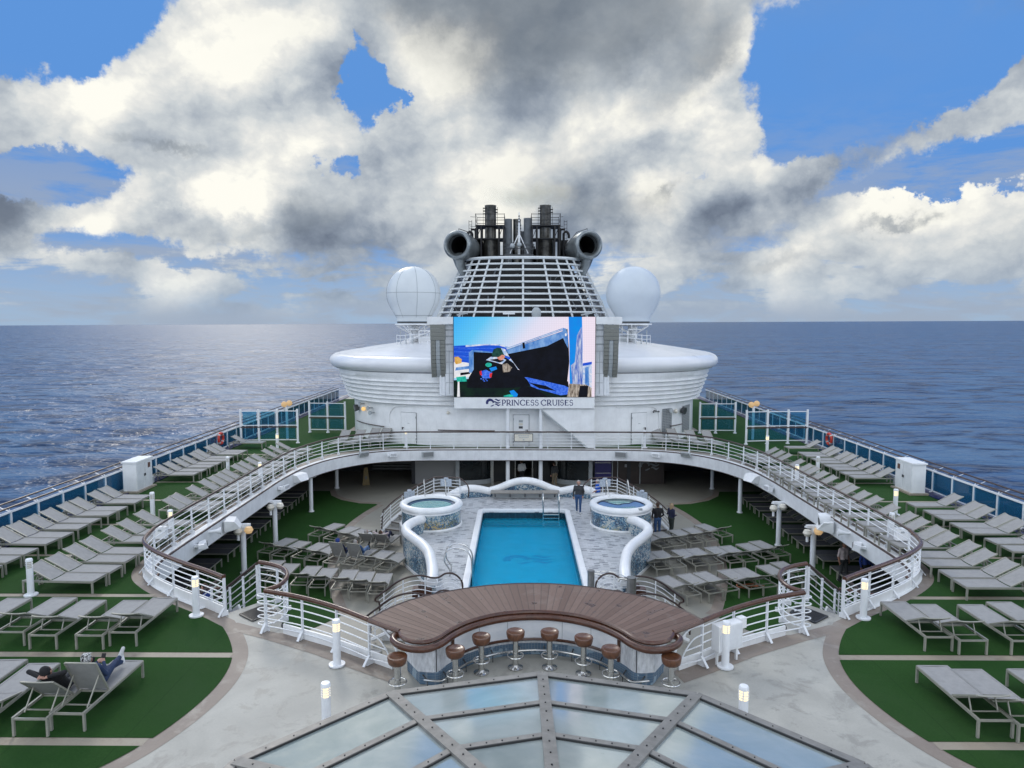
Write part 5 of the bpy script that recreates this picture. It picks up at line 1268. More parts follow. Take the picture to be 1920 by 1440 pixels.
# front steps: two brown wavy handrails on each side
def front_stairs(s):
    side = 'left' if s < 0 else 'right'
    t = empty('pool_steps', (4.3 * s, 24.0, -2.8), label='dark brown steps down from the pool terrace on the %s side' % side, cat='steps')
    tread = MAT.get('dark_tread') or mat('dark_tread', (0.045, 0.03, 0.026), 0.5, var=0.4, vscale=5)
    for i in range(4):
        x = 0.95 - i * 0.42; m_ = MB(); m_.bbox(-s * (x - 0.42), -s * x, -0.72, 0.72, 0.006, 0.80 - i * 0.2 - 0.2 + 0.19); m_.build('step', white, t)
        m_ = MB(); m_.bbox(-s * (x - 0.41), -s * (x - 0.02), -0.70, 0.70, 0.80 - i * 0.2 - 0.006, 0.80 - i * 0.2 + 0.014); m_.build('tread', tread, t)
    for yy, lab in ((24.85, 'far'), (23.2, 'near')):
        r = empty('handrail', (0, yy, -2.8), label='wavy brown handrail over white bars on the %s side of the %s pool steps' % (lab, side), cat='railing', group='wavy handrails at the pool steps')
        x = lambda v: s * v
        top = [(2.5, 1.0), (2.40, 1.25), (2.45, 1.55), (2.70, 1.78), (3.0, 1.80), (3.25, 1.66), (3.5, 1.64), (3.9, 1.72), (4.35, 1.66), (4.8, 1.45), (5.15, 1.18), (5.42, 0.98), (5.55, 0.86), (5.55, 0.76), (5.42, 0.70), (5.40, 0.3)]
        m_ = MB(); m_.tube(spline([(x(a), 0, z) for a, z in top], 5), 0.035, 8); m_.build('handrail', wood_d, r, smooth=True)
        for k in range(4):
            d = 0.18 + 0.17 * k; m_ = MB(); m_.tube(spline([(x(a), 0, z - d - 0.05 * k * 0) for a, z in top[2:12]], 4), 0.015, 5); m_.build('rail_bar', railw, r, smooth=True)
        for a, z, b in ((5.25, 1.10, 0.05), (4.55, 1.58, 0.4), (3.75, 1.69, 0.8), (3.05, 1.79, 0.81)):
            m_ = MB(); m_.bar((x(a), 0, b), (x(a), 0, z), 0.04); m_.build('post', railw, r)
        m_ = MB(); m_.tube(spline([(x(5.35), -0.09 if lab == 'near' else 0.09, 0.12), (x(4.9), -0.09 if lab == 'near' else 0.09, 0.32), (x(4.2), -0.09 if lab == 'near' else 0.09, 0.72), (x(3.8), -0.09 if lab == 'near' else 0.09, 0.86), (x(3.2), -0.09 if lab == 'near' else 0.09, 0.88)], 5), 0.075, 6); m_.build('stringer', white, r, smooth=True)
    t = empty('low_cabinet', (3.9 * s, 25.25, -2.8), label='small brown wooden cabinet with rounded top beside the %s pool steps' % side, cat='cabinet')
    m_ = MB(); m_.bbox(-0.36, 0.36, -0.2, 0.2, 0.006, 1.15); m_.build('body', wood, t, bevel=0.02)
    m_ = MB(); m_.cyl((0, 0, 1.15), 0.17, 0.14, 14, 0.12); m_.build('knob', wood_d, t, smooth=True)
front_stairs(-1); front_stairs(1)
# steel posts with curved rails by the right near pool corner
t = empty('shower_rail', (2.9, 25.0, ZI), label='pair of brushed steel posts joined by curved rails at the near right pool corner', cat='pool shower')
for x, y, r_ in ((-0.62, 0.35, 0.13), (0.75, -0.35, 0.17)):
    m_ = MB(); m_.cyl((x, y, 0.005), r_, 0.95, 18); m_.build('post', mat('brushed_grey_steel', (0.30, 0.30, 0.29), 0.35, 0.8, var=0.3, vscale=4) if 'brushed_grey_steel' not in MAT else MAT['brushed_grey_steel'], t, smooth=50)
for z in (0.25, 0.85):
    for sg in (-1, 1):
        m_ = MB(); m_.tube(spline([(-0.62, 0.35, z), (-0.2, 0.35 + 0.18 * sg, z), (0.3, 0.1 + 0.25 * sg, z), (0.75, -0.35, z)], 5), 0.022, 6); m_.build('curved_rail', steel, t, smooth=True)
m_ = MB(); m_.tube([(0.72, -0.3, 0.8), (0.4, -0.1, 0.8), (0.3, -0.05, 0.68)], 0.03, 6); m_.build('tap', steel, t)
# ------------------------------------------------------------------ bar
def plank_mat():
    m = bpy.data.materials.new('weathered_radial_planks'); m.use_nodes = True; t = NT(m.node_tree); p = t.n['Principled BSDF']
    tc = t.new('ShaderNodeTexCoord').outputs['Object']; x, y, z = t.sep(tc)
    yy = t.add(y, 0.55)
    an = t.m('ARCTAN2', x, yy); u = t.mul(an, 21.0); fr = t.m('FRACT', u); idx = t.m('FLOOR', u)
    line = t.smooth(t.m('ABSOLUTE', t.sub(fr, 0.5)), 0.44, 0.49)
    wn = t.new('ShaderNodeTexWhiteNoise', noise_dimensions='1D'); t.l.new(idx, wn.inputs['W'])
    rad = t.m('SQRT', t.add(t.mul(x, x), t.mul(yy, yy)))
    grain = t.noise(t.comb(t.mul(an, 60), t.mul(rad, 2.2), 0.0), 1.6, 5, 0.65)
    c = t.mix(wn.outputs['Value'], (0.12, 0.068, 0.048), (0.188, 0.1184, 0.0896))
    c = t.mix(t.mul(t.ramp(grain, [(0.3, 0.0), (0.7, 1.0)]), 0.5), c, (0.1, 0.0496, 0.032))
    wet = t.ramp(t.noise(tc, 2.4, 3, 0.5, 0.2), [(0.64, 0.0), (0.69, 1.0)]); c = t.mix(t.mul(wet, 0.6), c, (0.048, 0.0256, 0.0208))
    pale = t.ramp(t.noise(tc, 1.1, 6, 0.7, 0.5), [(0.56, 0.0), (0.72, 1.0)]); c = t.mix(t.mul(pale, 0.5), c, (0.216, 0.172, 0.144))
    c = t.mix(t.mul(line, 0.8), c, (0.022, 0.012, 0.009))
    t.l.new(c, p.inputs['Base Color']); t.l.new(t.sub(0.55, t.mul(wet, 0.33)), p.inputs['Roughness'])
    bn = t.new('ShaderNodeBump'); bn.inputs['Strength'].default_value = 0.6; bn.inputs['Distance'].default_value = 0.01
    t.l.new(t.sub(t.mul(grain, 0.4), line), bn.inputs['Height']); t.l.new(bn.outputs[0], p.inputs['Normal'])
    return m
BC = (0.0, 14.15)
def bar():
    t = empty('bar_counter', (BC[0], BC[1], 0.0), label='curved bar with weathered plank top and pale marble front', cat='bar counter')
    back = spline([(-3.86, 1.75, 0), (-3.55, 2.30, 0), (-3.1, 2.85, 0), (-2.45, 3.32, 0), (-1.6, 3.73, 0), (-0.8, 3.96, 0), (0, 4.03, 0), (0.8, 3.96, 0), (1.6, 3.73, 0), (2.45, 3.32, 0), (3.1, 2.85, 0), (3.55, 2.30, 0), (3.86, 1.75, 0)], 4)
    front = spline([(3.05, 1.16, 0), (2.95, 0.90, 0), (2.72, 0.70, 0), (2.40, 0.66, 0), (2.15, 0.88, 0), (1.92, 1.28, 0), (1.55, 1.72, 0), (1.05, 2.06, 0), (0.52, 2.24, 0), (0, 2.30, 0), (-0.52, 2.24, 0), (-1.05, 2.06, 0), (-1.55, 1.72, 0), (-1.92, 1.28, 0), (-2.15, 0.88, 0), (-2.40, 0.66, 0), (-2.72, 0.70, 0), (-2.95, 0.90, 0), (-3.05, 1.16, 0)], 4)
    poly = [(p.x, p.y) for p in back] + [(p.x, p.y) for p in front]
    m_ = MB(); m_.prism(poly, 1.085, 1.155); m_.build('top', plank_mat(), t)
    edge = [Vector((p.x, p.y, 1.12)) for p in back]; m_ = MB(); m_.tube(edge, 0.05, 8); m_.build('back_edge', wood_d, t, smooth=True)
    e2 = [Vector((p.x, p.y, 1.105)) for p in front]; m_ = MB(); m_.tube(e2, 0.05, 8); m_.build('front_edge', wood, t, smooth=True)
    for s in (-1, 1):
        m_ = MB(); m_.tube([(s * 3.05, 1.16, 1.12), (s * 3.45, 1.44, 1.12), (s * 3.86, 1.75, 1.12)], 0.055, 8); m_.build('side_edge', wood, t, smooth=True)
    # fat rounded rail in front, ends curled
    fr = [(3.02, 1.20, 1.03), (3.15, 1.13, 1.03), (3.16, 0.95, 1.02), (3.0, 0.72, 1.01), (2.70, 0.56, 1.0), (2.36, 0.56, 1.0), (2.08, 0.82, 1.0), (1.85, 1.24, 1.0), (1.48, 1.68, 1.0), (1.0, 2.01, 1.0), (0.50, 2.19, 1.0)]
    fr = fr + [(0, 2.245, 1.0)] + [(-a, b, c) for a, b, c in reversed(fr)]
    m_ = MB(); m_.tube(spline(fr, 4), 0.078, 12); m_.build('arm_rail', wood, t, smooth=True)
    # body
    fx = spline([(2.62, 0.93, 0), (2.20, 0.90, 0), (1.98, 1.28, 0), (1.58, 1.78, 0), (1.06, 2.13, 0), (0.53, 2.31, 0), (0, 2.37, 0)], 4); fa = [(p.x, p.y) for p in fx]; face = fa + [(-x, y) for x, y in reversed(fa[:-1])]
    body = face + [(-3.0, 1.55), (-2.6, 2.5), (-1.4, 3.3), (0, 3.6), (1.4, 3.3), (2.6, 2.5), (3.0, 1.55)]
    side = mat('pale_pebble_panel', (0.74, 0.76, 0.78), 0.4, var=0.3, vscale=9, stretch=(1.5, 1.5, 0.6))
    m_ = MB(); m_.prism(body, 0.31, 1.08); m_.build('body', side, t)
    tl = bpy.data.materials.new('blue_skirting_tile'); tl.use_nodes = True; q = NT(tl.node_tree); b = q.n['Principled BSDF']; tc = q.new('ShaderNodeTexCoord').outputs['Object']
    ck = q.ramp(q.noise(tc, 1.6, 3, 0.6), [(0.40, (0.10, 0.17, 0.25)), (0.55, (0.26, 0.36, 0.44)), (0.62, (0.34, 0.38, 0.40))], 'CONSTANT'); x, y, z = q.sep(tc)
    gl = q.m('MAXIMUM', q.smooth(q.m('ABSOLUTE', q.sub(q.m('FRACT', q.mul(z, 18)), 0.5)), 0.40, 0.46), q.smooth(q.m('ABSOLUTE', q.sub(q.m('FRACT', q.mul(q.m('ARCTAN2', x, q.sub(y, -0.2)), 36)), 0.5)), 0.40, 0.46))
    q.l.new(q.mix(q.mul(gl, 0.45), ck, (0.34, 0.37, 0.39)), b.inputs['Base Color']); b.inputs['Roughness'].default_value = 0.25
    m_ = MB(); m_.prism([(x * 0.985, y + 0.02) for x, y in body], 0.010, 0.308); m_.build('skirting', tl, t)
    marble = mat('white_marble_panel', (0.84, 0.85, 0.86), 0.25, col2=(0.70, 0.73, 0.77), vscale=1.5, stretch=(1, 1, 2.5), bump=0.2, bscale=5)
    pan = off([p for p in face if abs(p[0]) < 1.95], -0.03) if False else [p for p in face if abs(p[0]) < 1.97]
    pan = [(x * 0.985, y - 0.018) for x, y in pan]
    m_ = MB(); m_.wall(pan, 0.44, 0.94, 0.022); m_.build('marble_panel', marble, t, smooth=30)
    m_ = MB(); m_.tube([(x, y - 0.02, 0.42) for x, y in pan], 0.035, 6); m_.build('panel_trim', wood, t, smooth=True)
    for e in (0, -1):
        m_ = MB(); m_.bar((pan[e][0] * 1.005, pan[e][1] - 0.012, 0.34), (pan[e][0] * 1.005, pan[e][1] - 0.012, 0.93), 0.065, 0.05); m_.build('panel_trim', wood, t)
    for fx_ in (-0.62, 0.62, -1.35, 1.35):
        k = min(range(len(pan)), key=lambda i: abs(pan[i][0] - fx_)); m_ = MB(); m_.bar((pan[k][0], pan[k][1] - 0.0125, 0.46), (pan[k][0], pan[k][1] - 0.0125, 0.92), 0.012); m_.build('panel_joint', greyp, t)
    for s in (-1, 1):
        m_ = MB(); m_.bar((s * 2.2, 0.885, 0.32), (s * 2.2, 0.885, 1.0), 0.02); m_.build('corner_joint', dgrey, t)
    fo = [(x * 0.94, y - 0.16, 0.20) for x, y in face]; m_ = MB(); m_.tube(fo, 0.026, 8); fr_ = m_.build('foot_rail', steel, t, smooth=True)
    for k in range(2, len(fo) - 1, 5):
        m_ = MB(); m_.bar(fo[k], (fo[k][0] * 1.05, fo[k][1] + 0.15, 0.24), 0.025); m_.bar(fo[k], (fo[k][0], fo[k][1], 0.01), 0.02); m_.build('bracket', dgrey, fr_)
    # plank of white arched tube at each side of the bar
bar()

def stool_parts():
    s_ = MB(); s_.lathe([(0.0005, 0.70), (0.165, 0.70), (0.19, 0.725), (0.208, 0.78), (0.216, 0.865), (0.206, 0.883), (0.165, 0.886), (0.14, 0.870), (0.0005, 0.865)], (0, 0, 0), 24)
    p_ = MB(); p_.cyl((0, 0, 0.04), 0.068, 0.665, 16)
    b_ = MB(); b_.lathe([(0.0005, 0.0), (0.18, 0.0), (0.18, 0.02), (0.09, 0.05), (0.07, 0.08), (0.0005, 0.08)], (0, 0, 0), 20)
    f_ = MB(); f_.tube([(0.19 * math.cos(2 * PI * i / 20), 0.19 * math.sin(2 * PI * i / 20), 0.30) for i in range(20)], 0.016, 6, closed=True)
    for k in range(3): f_.bar((0.06 * math.cos(k * 2.09), 0.06 * math.sin(k * 2.09), 0.28), (0.19 * math.cos(k * 2.09), 0.19 * math.sin(k * 2.09), 0.30), 0.018)
    return [('seat', s_.mesh('seat', stoolw, 50)), ('pole', p_.mesh('pole', steel, 50)), ('base', b_.mesh('base', steel, 50)), ('foot_ring', f_.mesh('foot_ring', steel, 50))]
sp_ = stool_parts()
ST = [(-2.99, 14.62, 'standing free outside the left end of the bar'), (-1.78, 14.98, 'next to the left front corner of the bar'), (-1.24, 15.62, 'third counting from the left along the bar'), (-0.46, 15.86, 'just left of the middle of the bar'),
      (0.33, 15.87, 'just right of the middle of the bar'), (1.09, 15.58, 'third counting from the right along the bar'), (1.64, 15.02, 'next to the right front corner of the bar'), (2.88, 14.65, 'standing free outside the right end of the bar')]
for i, (x, y, w) in enumerate(ST):
    t = empty('bar_stool', (x, y, 0.009), rz=i * 0.7, label='round wooden bar stool on chrome post ' + w, cat='bar stool', group='wooden bar stools along the counter')
    for nm, me in sp_: link(bpy.data.objects.new(nm, me), t)

# ------------------------------------------------------------------ glazed skylight dome
def skylight():
    t = empty('skylight', (0.06, 7.5, 0), label='low faceted glass skylight dome with grey metal ribs', cat='skylight')
    gm = bpy.data.materials.new('frosted_reflective_glass'); gm.use_nodes = True; q = NT(gm.node_tree); b = q.n['Principled BSDF']; tc = q.new('ShaderNodeTexCoord').outputs['Object']
    n1 = q.ramp(q.noise(tc, 0.5, 5, 0.6, 0.8), [(0.35, 0.0), (0.7, 1.0)]); n2 = q.ramp(q.noise(tc, 30, 2, 0.7), [(0.70, 0.0), (0.76, 1.0)]); n3 = q.ramp(q.noise(tc, 2.2, 6, 0.7), [(0.5, 0.0), (0.8, 1.0)])
    c = q.mix(n1, (0.32, 0.39, 0.385), (0.52, 0.565, 0.54)); c = q.mix(q.mul(n3, 0.35), c, (0.54, 0.56, 0.50)); c = q.mix(q.mul(n2, 0.5), c, (0.12, 0.15, 0.17))  # broad light and dark patches paint cloud reflections into the glass colour
    q.l.new(c, b.inputs['Base Color']); q.l.new(q.add(q.mul(n3, 0.12), 0.09), b.inputs['Roughness']); b.inputs['IOR'].default_value = 1.9; b.inputs['Metallic'].default_value = 0.35
    fm = mat('weathered_grey_frame', (0.19, 0.182, 0.166), 0.5, 0.15, var=0.35, vscale=5, col2=(0.25, 0.24, 0.22), rvar=0.2, streak=0.2); gk = mat('black_gasket', (0.03, 0.03, 0.03), 0.6)
    bolt = mat('bolt_dark', (0.05, 0.05, 0.05), 0.4, 0.6)
    RR = [(5.5, 1.30), (4.1, 1.524), (2.8, 1.732), (1.5, 1.94), (0.25, 2.14)]
    an = [90 + 30 * k for k in range(12)]
    V = lambda k, r, dz=0.0: Vector((RR[r][0] * math.cos(R(an[k % 12])), RR[r][0] * math.sin(R(an[k % 12])), RR[r][1] + dz))
    for k in range(12):
        for r in range(4):
            a, b_, c_, d = V(k, r), V(k + 1, r), V(k + 1, r + 1), V(k, r + 1)
            m_ = MB(); m_.quad(a, b_, c_, d); up = Vector((0, 0, 0.02)); m_.quad(d - up, c_ - up, b_ - up, a - up); m_.build('pane', gm, t, fixn=False)
        # ribs and rings
        m_ = MB(); m_.bar(V(k, 0, 0.015), V(k, 4, 0.02), 0.20, 0.07); rb = m_.build('rib', fm, t)
        m_ = MB()
        for i in range(1, 14):
            f = i / 14; p = V(k, 0, 0.055).lerp(V(k, 4, 0.06), f); m_.cyl(tuple(p), 0.014, 0.012, 6)
        m_.build('bolts', bolt, rb)
        for r in range(0, 4):
            w = 0.17 if r == 0 else 0.12
            m_ = MB(); m_.bar(V(k, r, 0.012), V(k + 1, r, 0.012), w, 0.055); m_.m = 1
            u1 = V(k, r); u2 = V(k + 1, r); md = (u1 + u2) / 2
            for dr in (-w / 2 - 0.008, w / 2 + 0.008):
                rad = Vector((md.x, md.y, 0)).normalized() * dr; m_.bar(u1 + rad + Vector((0, 0, 0.012 - dr * 0.25)), u2 + rad + Vector((0, 0, 0.012 - dr * 0.25)), 0.022, 0.035)
            for i in range(1, 6): p = V(k, r, 0.04).lerp(V(k + 1, r, 0.04), i / 6); m_.cyl(tuple(p), 0.012, 0.01, 6)
            m_.build('mullion', [fm, gk], t)
    m_ = MB(); P = [(5.42 * math.cos(R(a)), 5.42 * math.sin(R(a))) for a in an]; m_.wall(P, 0.006, 1.24, 0.10, closed=True); m_.build('curb', white, t)
    # small camera dome fixed under the far panes is seen as a mirror image only
skylight()
t = empty('vent_cap', (-0.62, 13.95, 0.0), label='small grey bucket-shaped vent standing at the far edge of the skylight', cat='vent')
m_ = MB(); m_.cyl((0, 0, 0.005), 0.14, 0.34, 16, 0.17); m_.build('body', greyp, t, smooth=50)
m_ = MB(); m_.cyl((0, 0, 0.345), 0.19, 0.06, 16); m_.build('lid', dgrey, t, smooth=50)

# ------------------------------------------------------------------ bollard lamps
def bollard_parts():
    b_ = MB(); b_.cyl((0, 0, 0.03), 0.092, 0.80, 18, 0.088); f_ = MB(); f_.cyl((0, 0, 0), 0.19, 0.035, 20)
    l_ = MB(); l_.cyl((0, 0, 0.83), 0.08, 0.19, 18); c_ = MB(); c_.lathe([(0.0005, 1.02), (0.095, 1.02), (0.095, 1.07), (0.08, 1.10), (0.0005, 1.105)], (0, 0, 0), 18)
    r_ = MB()
    for k in range(3): r_.lathe([(0.08, 0.87 + k * 0.05), (0.093, 0.868 + k * 0.05), (0.093, 0.878 + k * 0.05), (0.08, 0.882 + k * 0.05)], (0, 0, 0), 18)
    for k in range(4): r_.bar((0.088 * math.cos(k * PI / 2 + 0.4), 0.088 * math.sin(k * PI / 2 + 0.4), 0.83), (0.088 * math.cos(k * PI / 2 + 0.4), 0.088 * math.sin(k * PI / 2 + 0.4), 1.02), 0.018)
    return b_.mesh('post', railw, 50), f_.mesh('flange', railw, 50), l_, c_.mesh('cap', railw, 50), r_.mesh('louvre', railw, 50)
bp, bf, blm, bc_, br_ = bollard_parts()
on_m = emit('warm_lamp_glass', (1.0, 0.80, 0.45), 1.5); off_m = mat('dim_lamp_glass', (0.45, 0.42, 0.34), 0.3)
lit, unlit = blm.mesh('lamp', on_m, 50), blm.mesh('lamp', off_m, 50)
BL = [(-14.72, 20.13, 0, 'standing beside the front lounger on the left turf'), (-15.32, 28.3, 0, 'standing mid-deck on the left turf near the white cabinet'), (-15.38, 36.0, 0, 'standing far up the left turf between the lounger rows'), (-15.4, 43.6, 1, 'standing by the left glass windbreak'),
      (-9.2, 18.72, 1, 'standing by the left stairway railing on the turf'), (-4.64, 15.95, 1, 'standing at the railing left of the bar'), (-4.10, 13.05, 1, 'partly hidden behind the left side of the skylight'), (3.90, 13.0, 1, 'partly hidden behind the right side of the skylight'),
      (4.42, 15.93, 1, 'standing before the white box right of the bar'), (8.96, 18.7, 1, 'standing by the right stairway railing on the turf'), (15.3, 29.1, 1, 'standing mid-deck on the right turf near the white cabinet'), (15.1, 36.3, 0, 'standing far up the right turf between the lounger rows'), (14.9, 43.2, 1, 'standing by the right glass windbreak'),
      (-13.25, 25.6, 1, 'close behind the left railing curve near the stairs'), (-13.2, 34.6, 1, 'close behind the middle of the left railing'), (13.2, 25.4, 0, 'close behind the right railing curve near the stairs'), (13.2, 34.2, 1, 'close behind the middle of the right railing'), (-7.6, 45.1, 1, 'on the far walkway left of the deck house door'), (7.7, 45.0, 0, 'on the far walkway right of the deck house door')]
for x, y, on, w in BL:
    t = empty('bollard_lamp', (x, y, 0.016), label='white bollard lamp ' + w, cat='lamp', group='white bollard lamps on the upper deck', rz=x)
    for nm, me in (('post', bp), ('flange', bf), ('lamp', lit if on else unlit), ('cap', bc_), ('louvre', br_)): link(bpy.data.objects.new(nm, me), t)
# ------------------------------------------------------------------ railings
def railing(name, path, label, group=None, h=1.08, nb=5, step=1.5, hand=None, hr=0.045, foot=True, z0=0.016, post=0.06, per=5, smooth_path=True, brace=0.0, postlist=None, bars=(0.15, 0.94)):
    hand = hand or wood
    pts = spline([(p[0], p[1], p[2] if len(p) > 2 else 0.0) for p in path], per) if smooth_path else [Vector((p[0], p[1], p[2] if len(p) > 2 else 0)) for p in path]
    c = pts[len(pts) // 2].copy(); c.z = 0; L = [p - c + Vector((0, 0, z0)) for p in pts]
    t = empty(name, tuple(c), label=label, cat='railing', group=group)
    up = lambda z: Vector((0, 0, z))
    m_ = MB(); m_.tube([p + up(h) for p in L], hr, 10); m_.build('handrail', hand, t, smooth=60)
    for k in range(nb):
        z = bars[0] + (bars[1] - bars[0]) * k / max(1, nb - 1); m_ = MB(); m_.tube([p + up(z) for p in L], 0.016, 6, cap=True); m_.build('rail_bar', railw, t, smooth=True)
    P = resample(L, step)
    for i, p in enumerate(P):
        a, b = P[max(i - 1, 0)], P[min(i + 1, len(P) - 1)]; d = (b - a); an = math.atan2(d.y, d.x)
        m_ = MB(); m_.box(p + up(h / 2 - 0.01), (0.035, post, h - 0.03), rz=an)
        if foot: m_.box(p + up(0.06), (0.04, 0.20, 0.12), rz=an)
        if brace:
            n = Vector((-math.sin(an), math.cos(an), 0)) * brace; m_.bar(p + n * 0.19 + up(0.01), p + up(0.24), 0.07, 0.02)
        m_.build('post', railw, t)
    return t
railing('railing', [(x, y) for x, y in RAIL_L] + [(-x, y) for x, y in reversed(RAIL_L[:-1])] if False else RAIL_L[5:], 'white railing with dark wooden handrail along the left edge of the opening', 'railings round the pool opening', hand=wood_d)
railing('railing', mir(RAIL_L[5:], -1), 'white railing with dark wooden handrail along the right edge of the opening', 'railings round the pool opening', hand=wood_d)
for k, side in ((1, 'left'), (-1, 'right')):
    P = mir(RAIL_L[:6], k)
    railing('railing', P, 'curved white railing with thick brown handrail at the head of the %s stairway' % side, 'railings round the pool opening', hr=0.065, step=1.35, brace=k, nb=6)
    # rail from the bar to the stair landing, with its curl
    P = mir([(-3.86, 15.9), (-5.07, 16.96), (-6.95, 17.75)], k)
    P = mir([(-3.88, 15.98), (-4.9, 16.75), (-5.95, 17.35), (-6.95, 17.75)], k)
    railing('railing', P, 'angled white railing with thick brown handrail from the bar to the %s landing' % side, 'railings beside the bar', hr=0.062, step=1.18, brace=k, nb=5)
    P = mir([(-6.95, 17.80), (-6.72, 18.1), (-6.68, 18.6), (-6.80, 19.05), (-7.05, 19.45), (-7.45, 19.75), (-7.9, 19.95)], k)
    railing('railing', P, 'curled end of the brown handrail rounding the %s stair landing' % side, 'railings beside the bar', hr=0.06, step=0.75, nb=5)
    # bent bar ends at the landing (hoops)
    t = empty('bar_loops', (-6.98 * k, 17.85, 0.016), label='white hooped rail ends beside the %s stair landing' % side, cat='railing')
    for j in range(5):
        z = 0.15 + j * 0.19; m_ = MB(); m_.tube(spline([(0.04 * k, -0.10, z), (-0.14 * k, -0.03, z), (-0.22 * k, 0.05, z), (-0.17 * k, 0.14, z), (-0.02 * k, 0.13, z), (0.2 * k, 0.06, z)], 5), 0.016, 6); m_.build('loop', railw, t, smooth=True)
    # rails going down the stair, far and near side
    for (a, b, c_, lab) in (((-7.95, 19.9, 0.0), (-9.2, 20.85, -1.05), (-10.9, 22.0, -2.6), 'far'), ((-8.5, 18.95, 0.0), (-9.8, 20.1, -1.05), (-11.5, 21.4, -2.6), 'near')):
        P = mir([a, b, c_], k)
        railing('railing', P, 'sloping brown handrail down the %s side of the %s stairway' % (lab, side), 'railings down the stairways', hr=0.045, step=0.9, nb=5, hand=wood_d, foot=False, smooth_path=False, h=1.05)
    # low intermediate landing rail, brown rails crossing inside the well
    P = mir([(-9.3, 20.9, -1.1), (-10.4, 20.4, -1.1), (-11.6, 21.2, -1.1), (-11.9, 22.0, -1.1)], k)
    railing('railing', P, 'short brown handrail of the half landing under the %s stairway railing' % side, 'railings down the stairways', hr=0.045, step=0.9, nb=5, foot=False)
    # stair flight
    t = empty('stairway', (-8.2 * k, 19.4, -0.2), label='steel stairway going down outboard to the lower deck on the %s side' % side, cat='stairway')
    st = MAT.get('stair_tread_grey') or mat('stair_tread_grey', (0.10, 0.105, 0.11), 0.5, var=0.3, vscale=6)
    for i in range(11):
        f = (i + 0.5) / 11; x, y, z = -0.1 - 2.85 * f, 0.1 + 2.1 * f, -0.05 - 2.45 * f
        m_ = MB(); m_.box((x * k, y, z), (0.30, 1.05, 0.05), rz=math.atan2(2.1, -2.85 * k)); m_.build('tread', st, t)
    for dy in (-0.55, 0.5):
        m_ = MB(); m_.bar(((-0.1 - 0.35 * dy) * k, 0.1 + dy * 0.8, -0.05), ((-2.95 - 0.35 * dy) * k, 2.2 + dy * 0.8, -2.55), 0.06, 0.22); m_.build('stringer', white, t)
    # grating at the stair head
    t = empty('floor_grating', (-7.62 * k, 18.92, 0.006), rz=R(33) * k if False else 0, label='dark perforated grating mat on the %s stair landing' % side, cat='grating')
    gm = MAT.get('grating_black') or mat('grating_black', (0.03, 0.03, 0.03), 0.5, var=0.3, vscale=10)
    c4 = [Vector(p) for p in ((-0.42, -0.12, 0), (0.10, -0.55, 0), (0.50, 0.12, 0), (0.06, 0.60, 0))]
    m_ = MB(); n1, n2 = 17, 22
    for i in range(n1 + 1):
        f = i / n1; a = c4[0].lerp(c4[1], f); b = c4[3].lerp(c4[2], f); m_.bar((a.x * k, a.y, 0.016), (b.x * k, b.y, 0.016), 0.014, 0.016)
    for i in range(n2 + 1):
        f = i / n2; a = c4[0].lerp(c4[3], f); b = c4[1].lerp(c4[2], f); m_.bar((a.x * k, a.y, 0.014), (b.x * k, b.y, 0.014), 0.014, 0.016)
    for a, b in ((0, 1), (1, 2), (2, 3), (3, 0)): m_.bar((c4[a].x * k, c4[a].y, 0.018), (c4[b].x * k, c4[b].y, 0.018), 0.05, 0.022)
    m_.build('grid', gm, t)
    # arched white tube between bar side and railing
    t = empty('bar_side_arch', (-3.86 * k, 15.9, 0), label='white arched tube panel closing the gap at the %s end of the bar' % side, cat='railing')
    m_ = MB(); m_.tube(spline([(0.0, 0.0, 1.03), (0.30 * k, -0.08, 0.98), (0.55 * k, -0.2, 0.75), (0.72 * k, -0.3, 0.40), (0.76 * k, -0.34, 0.02)], 6), 0.03, 6); m_.build('outer_tube', railw, t, smooth=True)
    m_ = MB(); m_.tube(spline([(0.0, 0.0, 0.80), (0.22 * k, -0.08, 0.72), (0.42 * k, -0.18, 0.50), (0.55 * k, -0.24, 0.22)], 6), 0.018, 6); m_.build('inner_tube', railw, t, smooth=True)
    for z in (0.2, 0.38, 0.56):
        m_ = MB(); m_.bar((0, 0, z), ((0.54 - 0.25 * (z - 0.2)) * k, -0.22, z * 0.9), 0.02); m_.build('rail_bar', railw, t)

# glass balustrades along the ship's sides
glass_b = bpy.data.materials.new('blue_tinted_glass'); glass_b.use_nodes = True
q = NT(glass_b.node_tree); q.n.clear(); out = q.new('ShaderNodeOutputMaterial'); tr = q.new('ShaderNodeBsdfTransparent'); tr.inputs[0].default_value = (0.50, 0.78, 0.88, 1)
gl = q.new('ShaderNodeBsdfGlossy'); gl.inputs['Roughness'].default_value = 0.03; df = q.new('ShaderNodeBsdfDiffuse'); df.inputs[0].default_value = (0.06, 0.26, 0.42, 1)
m0 = q.new('ShaderNodeMixShader'); m0.inputs[0].default_value = 0.13; q.l.new(tr.outputs[0], m0.inputs[1]); q.l.new(df.outputs[0], m0.inputs[2])
fr = q.new('ShaderNodeFresnel'); fr.inputs[0].default_value = 1.45; m1 = q.new('ShaderNodeMixShader'); q.l.new(fr.outputs[0], m1.inputs[0]); q.l.new(m0.outputs[0], m1.inputs[1]); q.l.new(gl.outputs[0], m1.inputs[2]); q.l.new(m1.outputs[0], out.inputs[0])
glass_w = glass_b
glass_b = glass_w.copy(); glass_b.name = 'deep_blue_glass'
for nd in glass_b.node_tree.nodes:
    if nd.type == 'BSDF_DIFFUSE': nd.inputs[0].default_value = (0.03, 0.20, 0.42, 1)
    if nd.type == 'MIX_SHADER' and not nd.inputs[0].is_linked: nd.inputs[0].default_value = 0.42
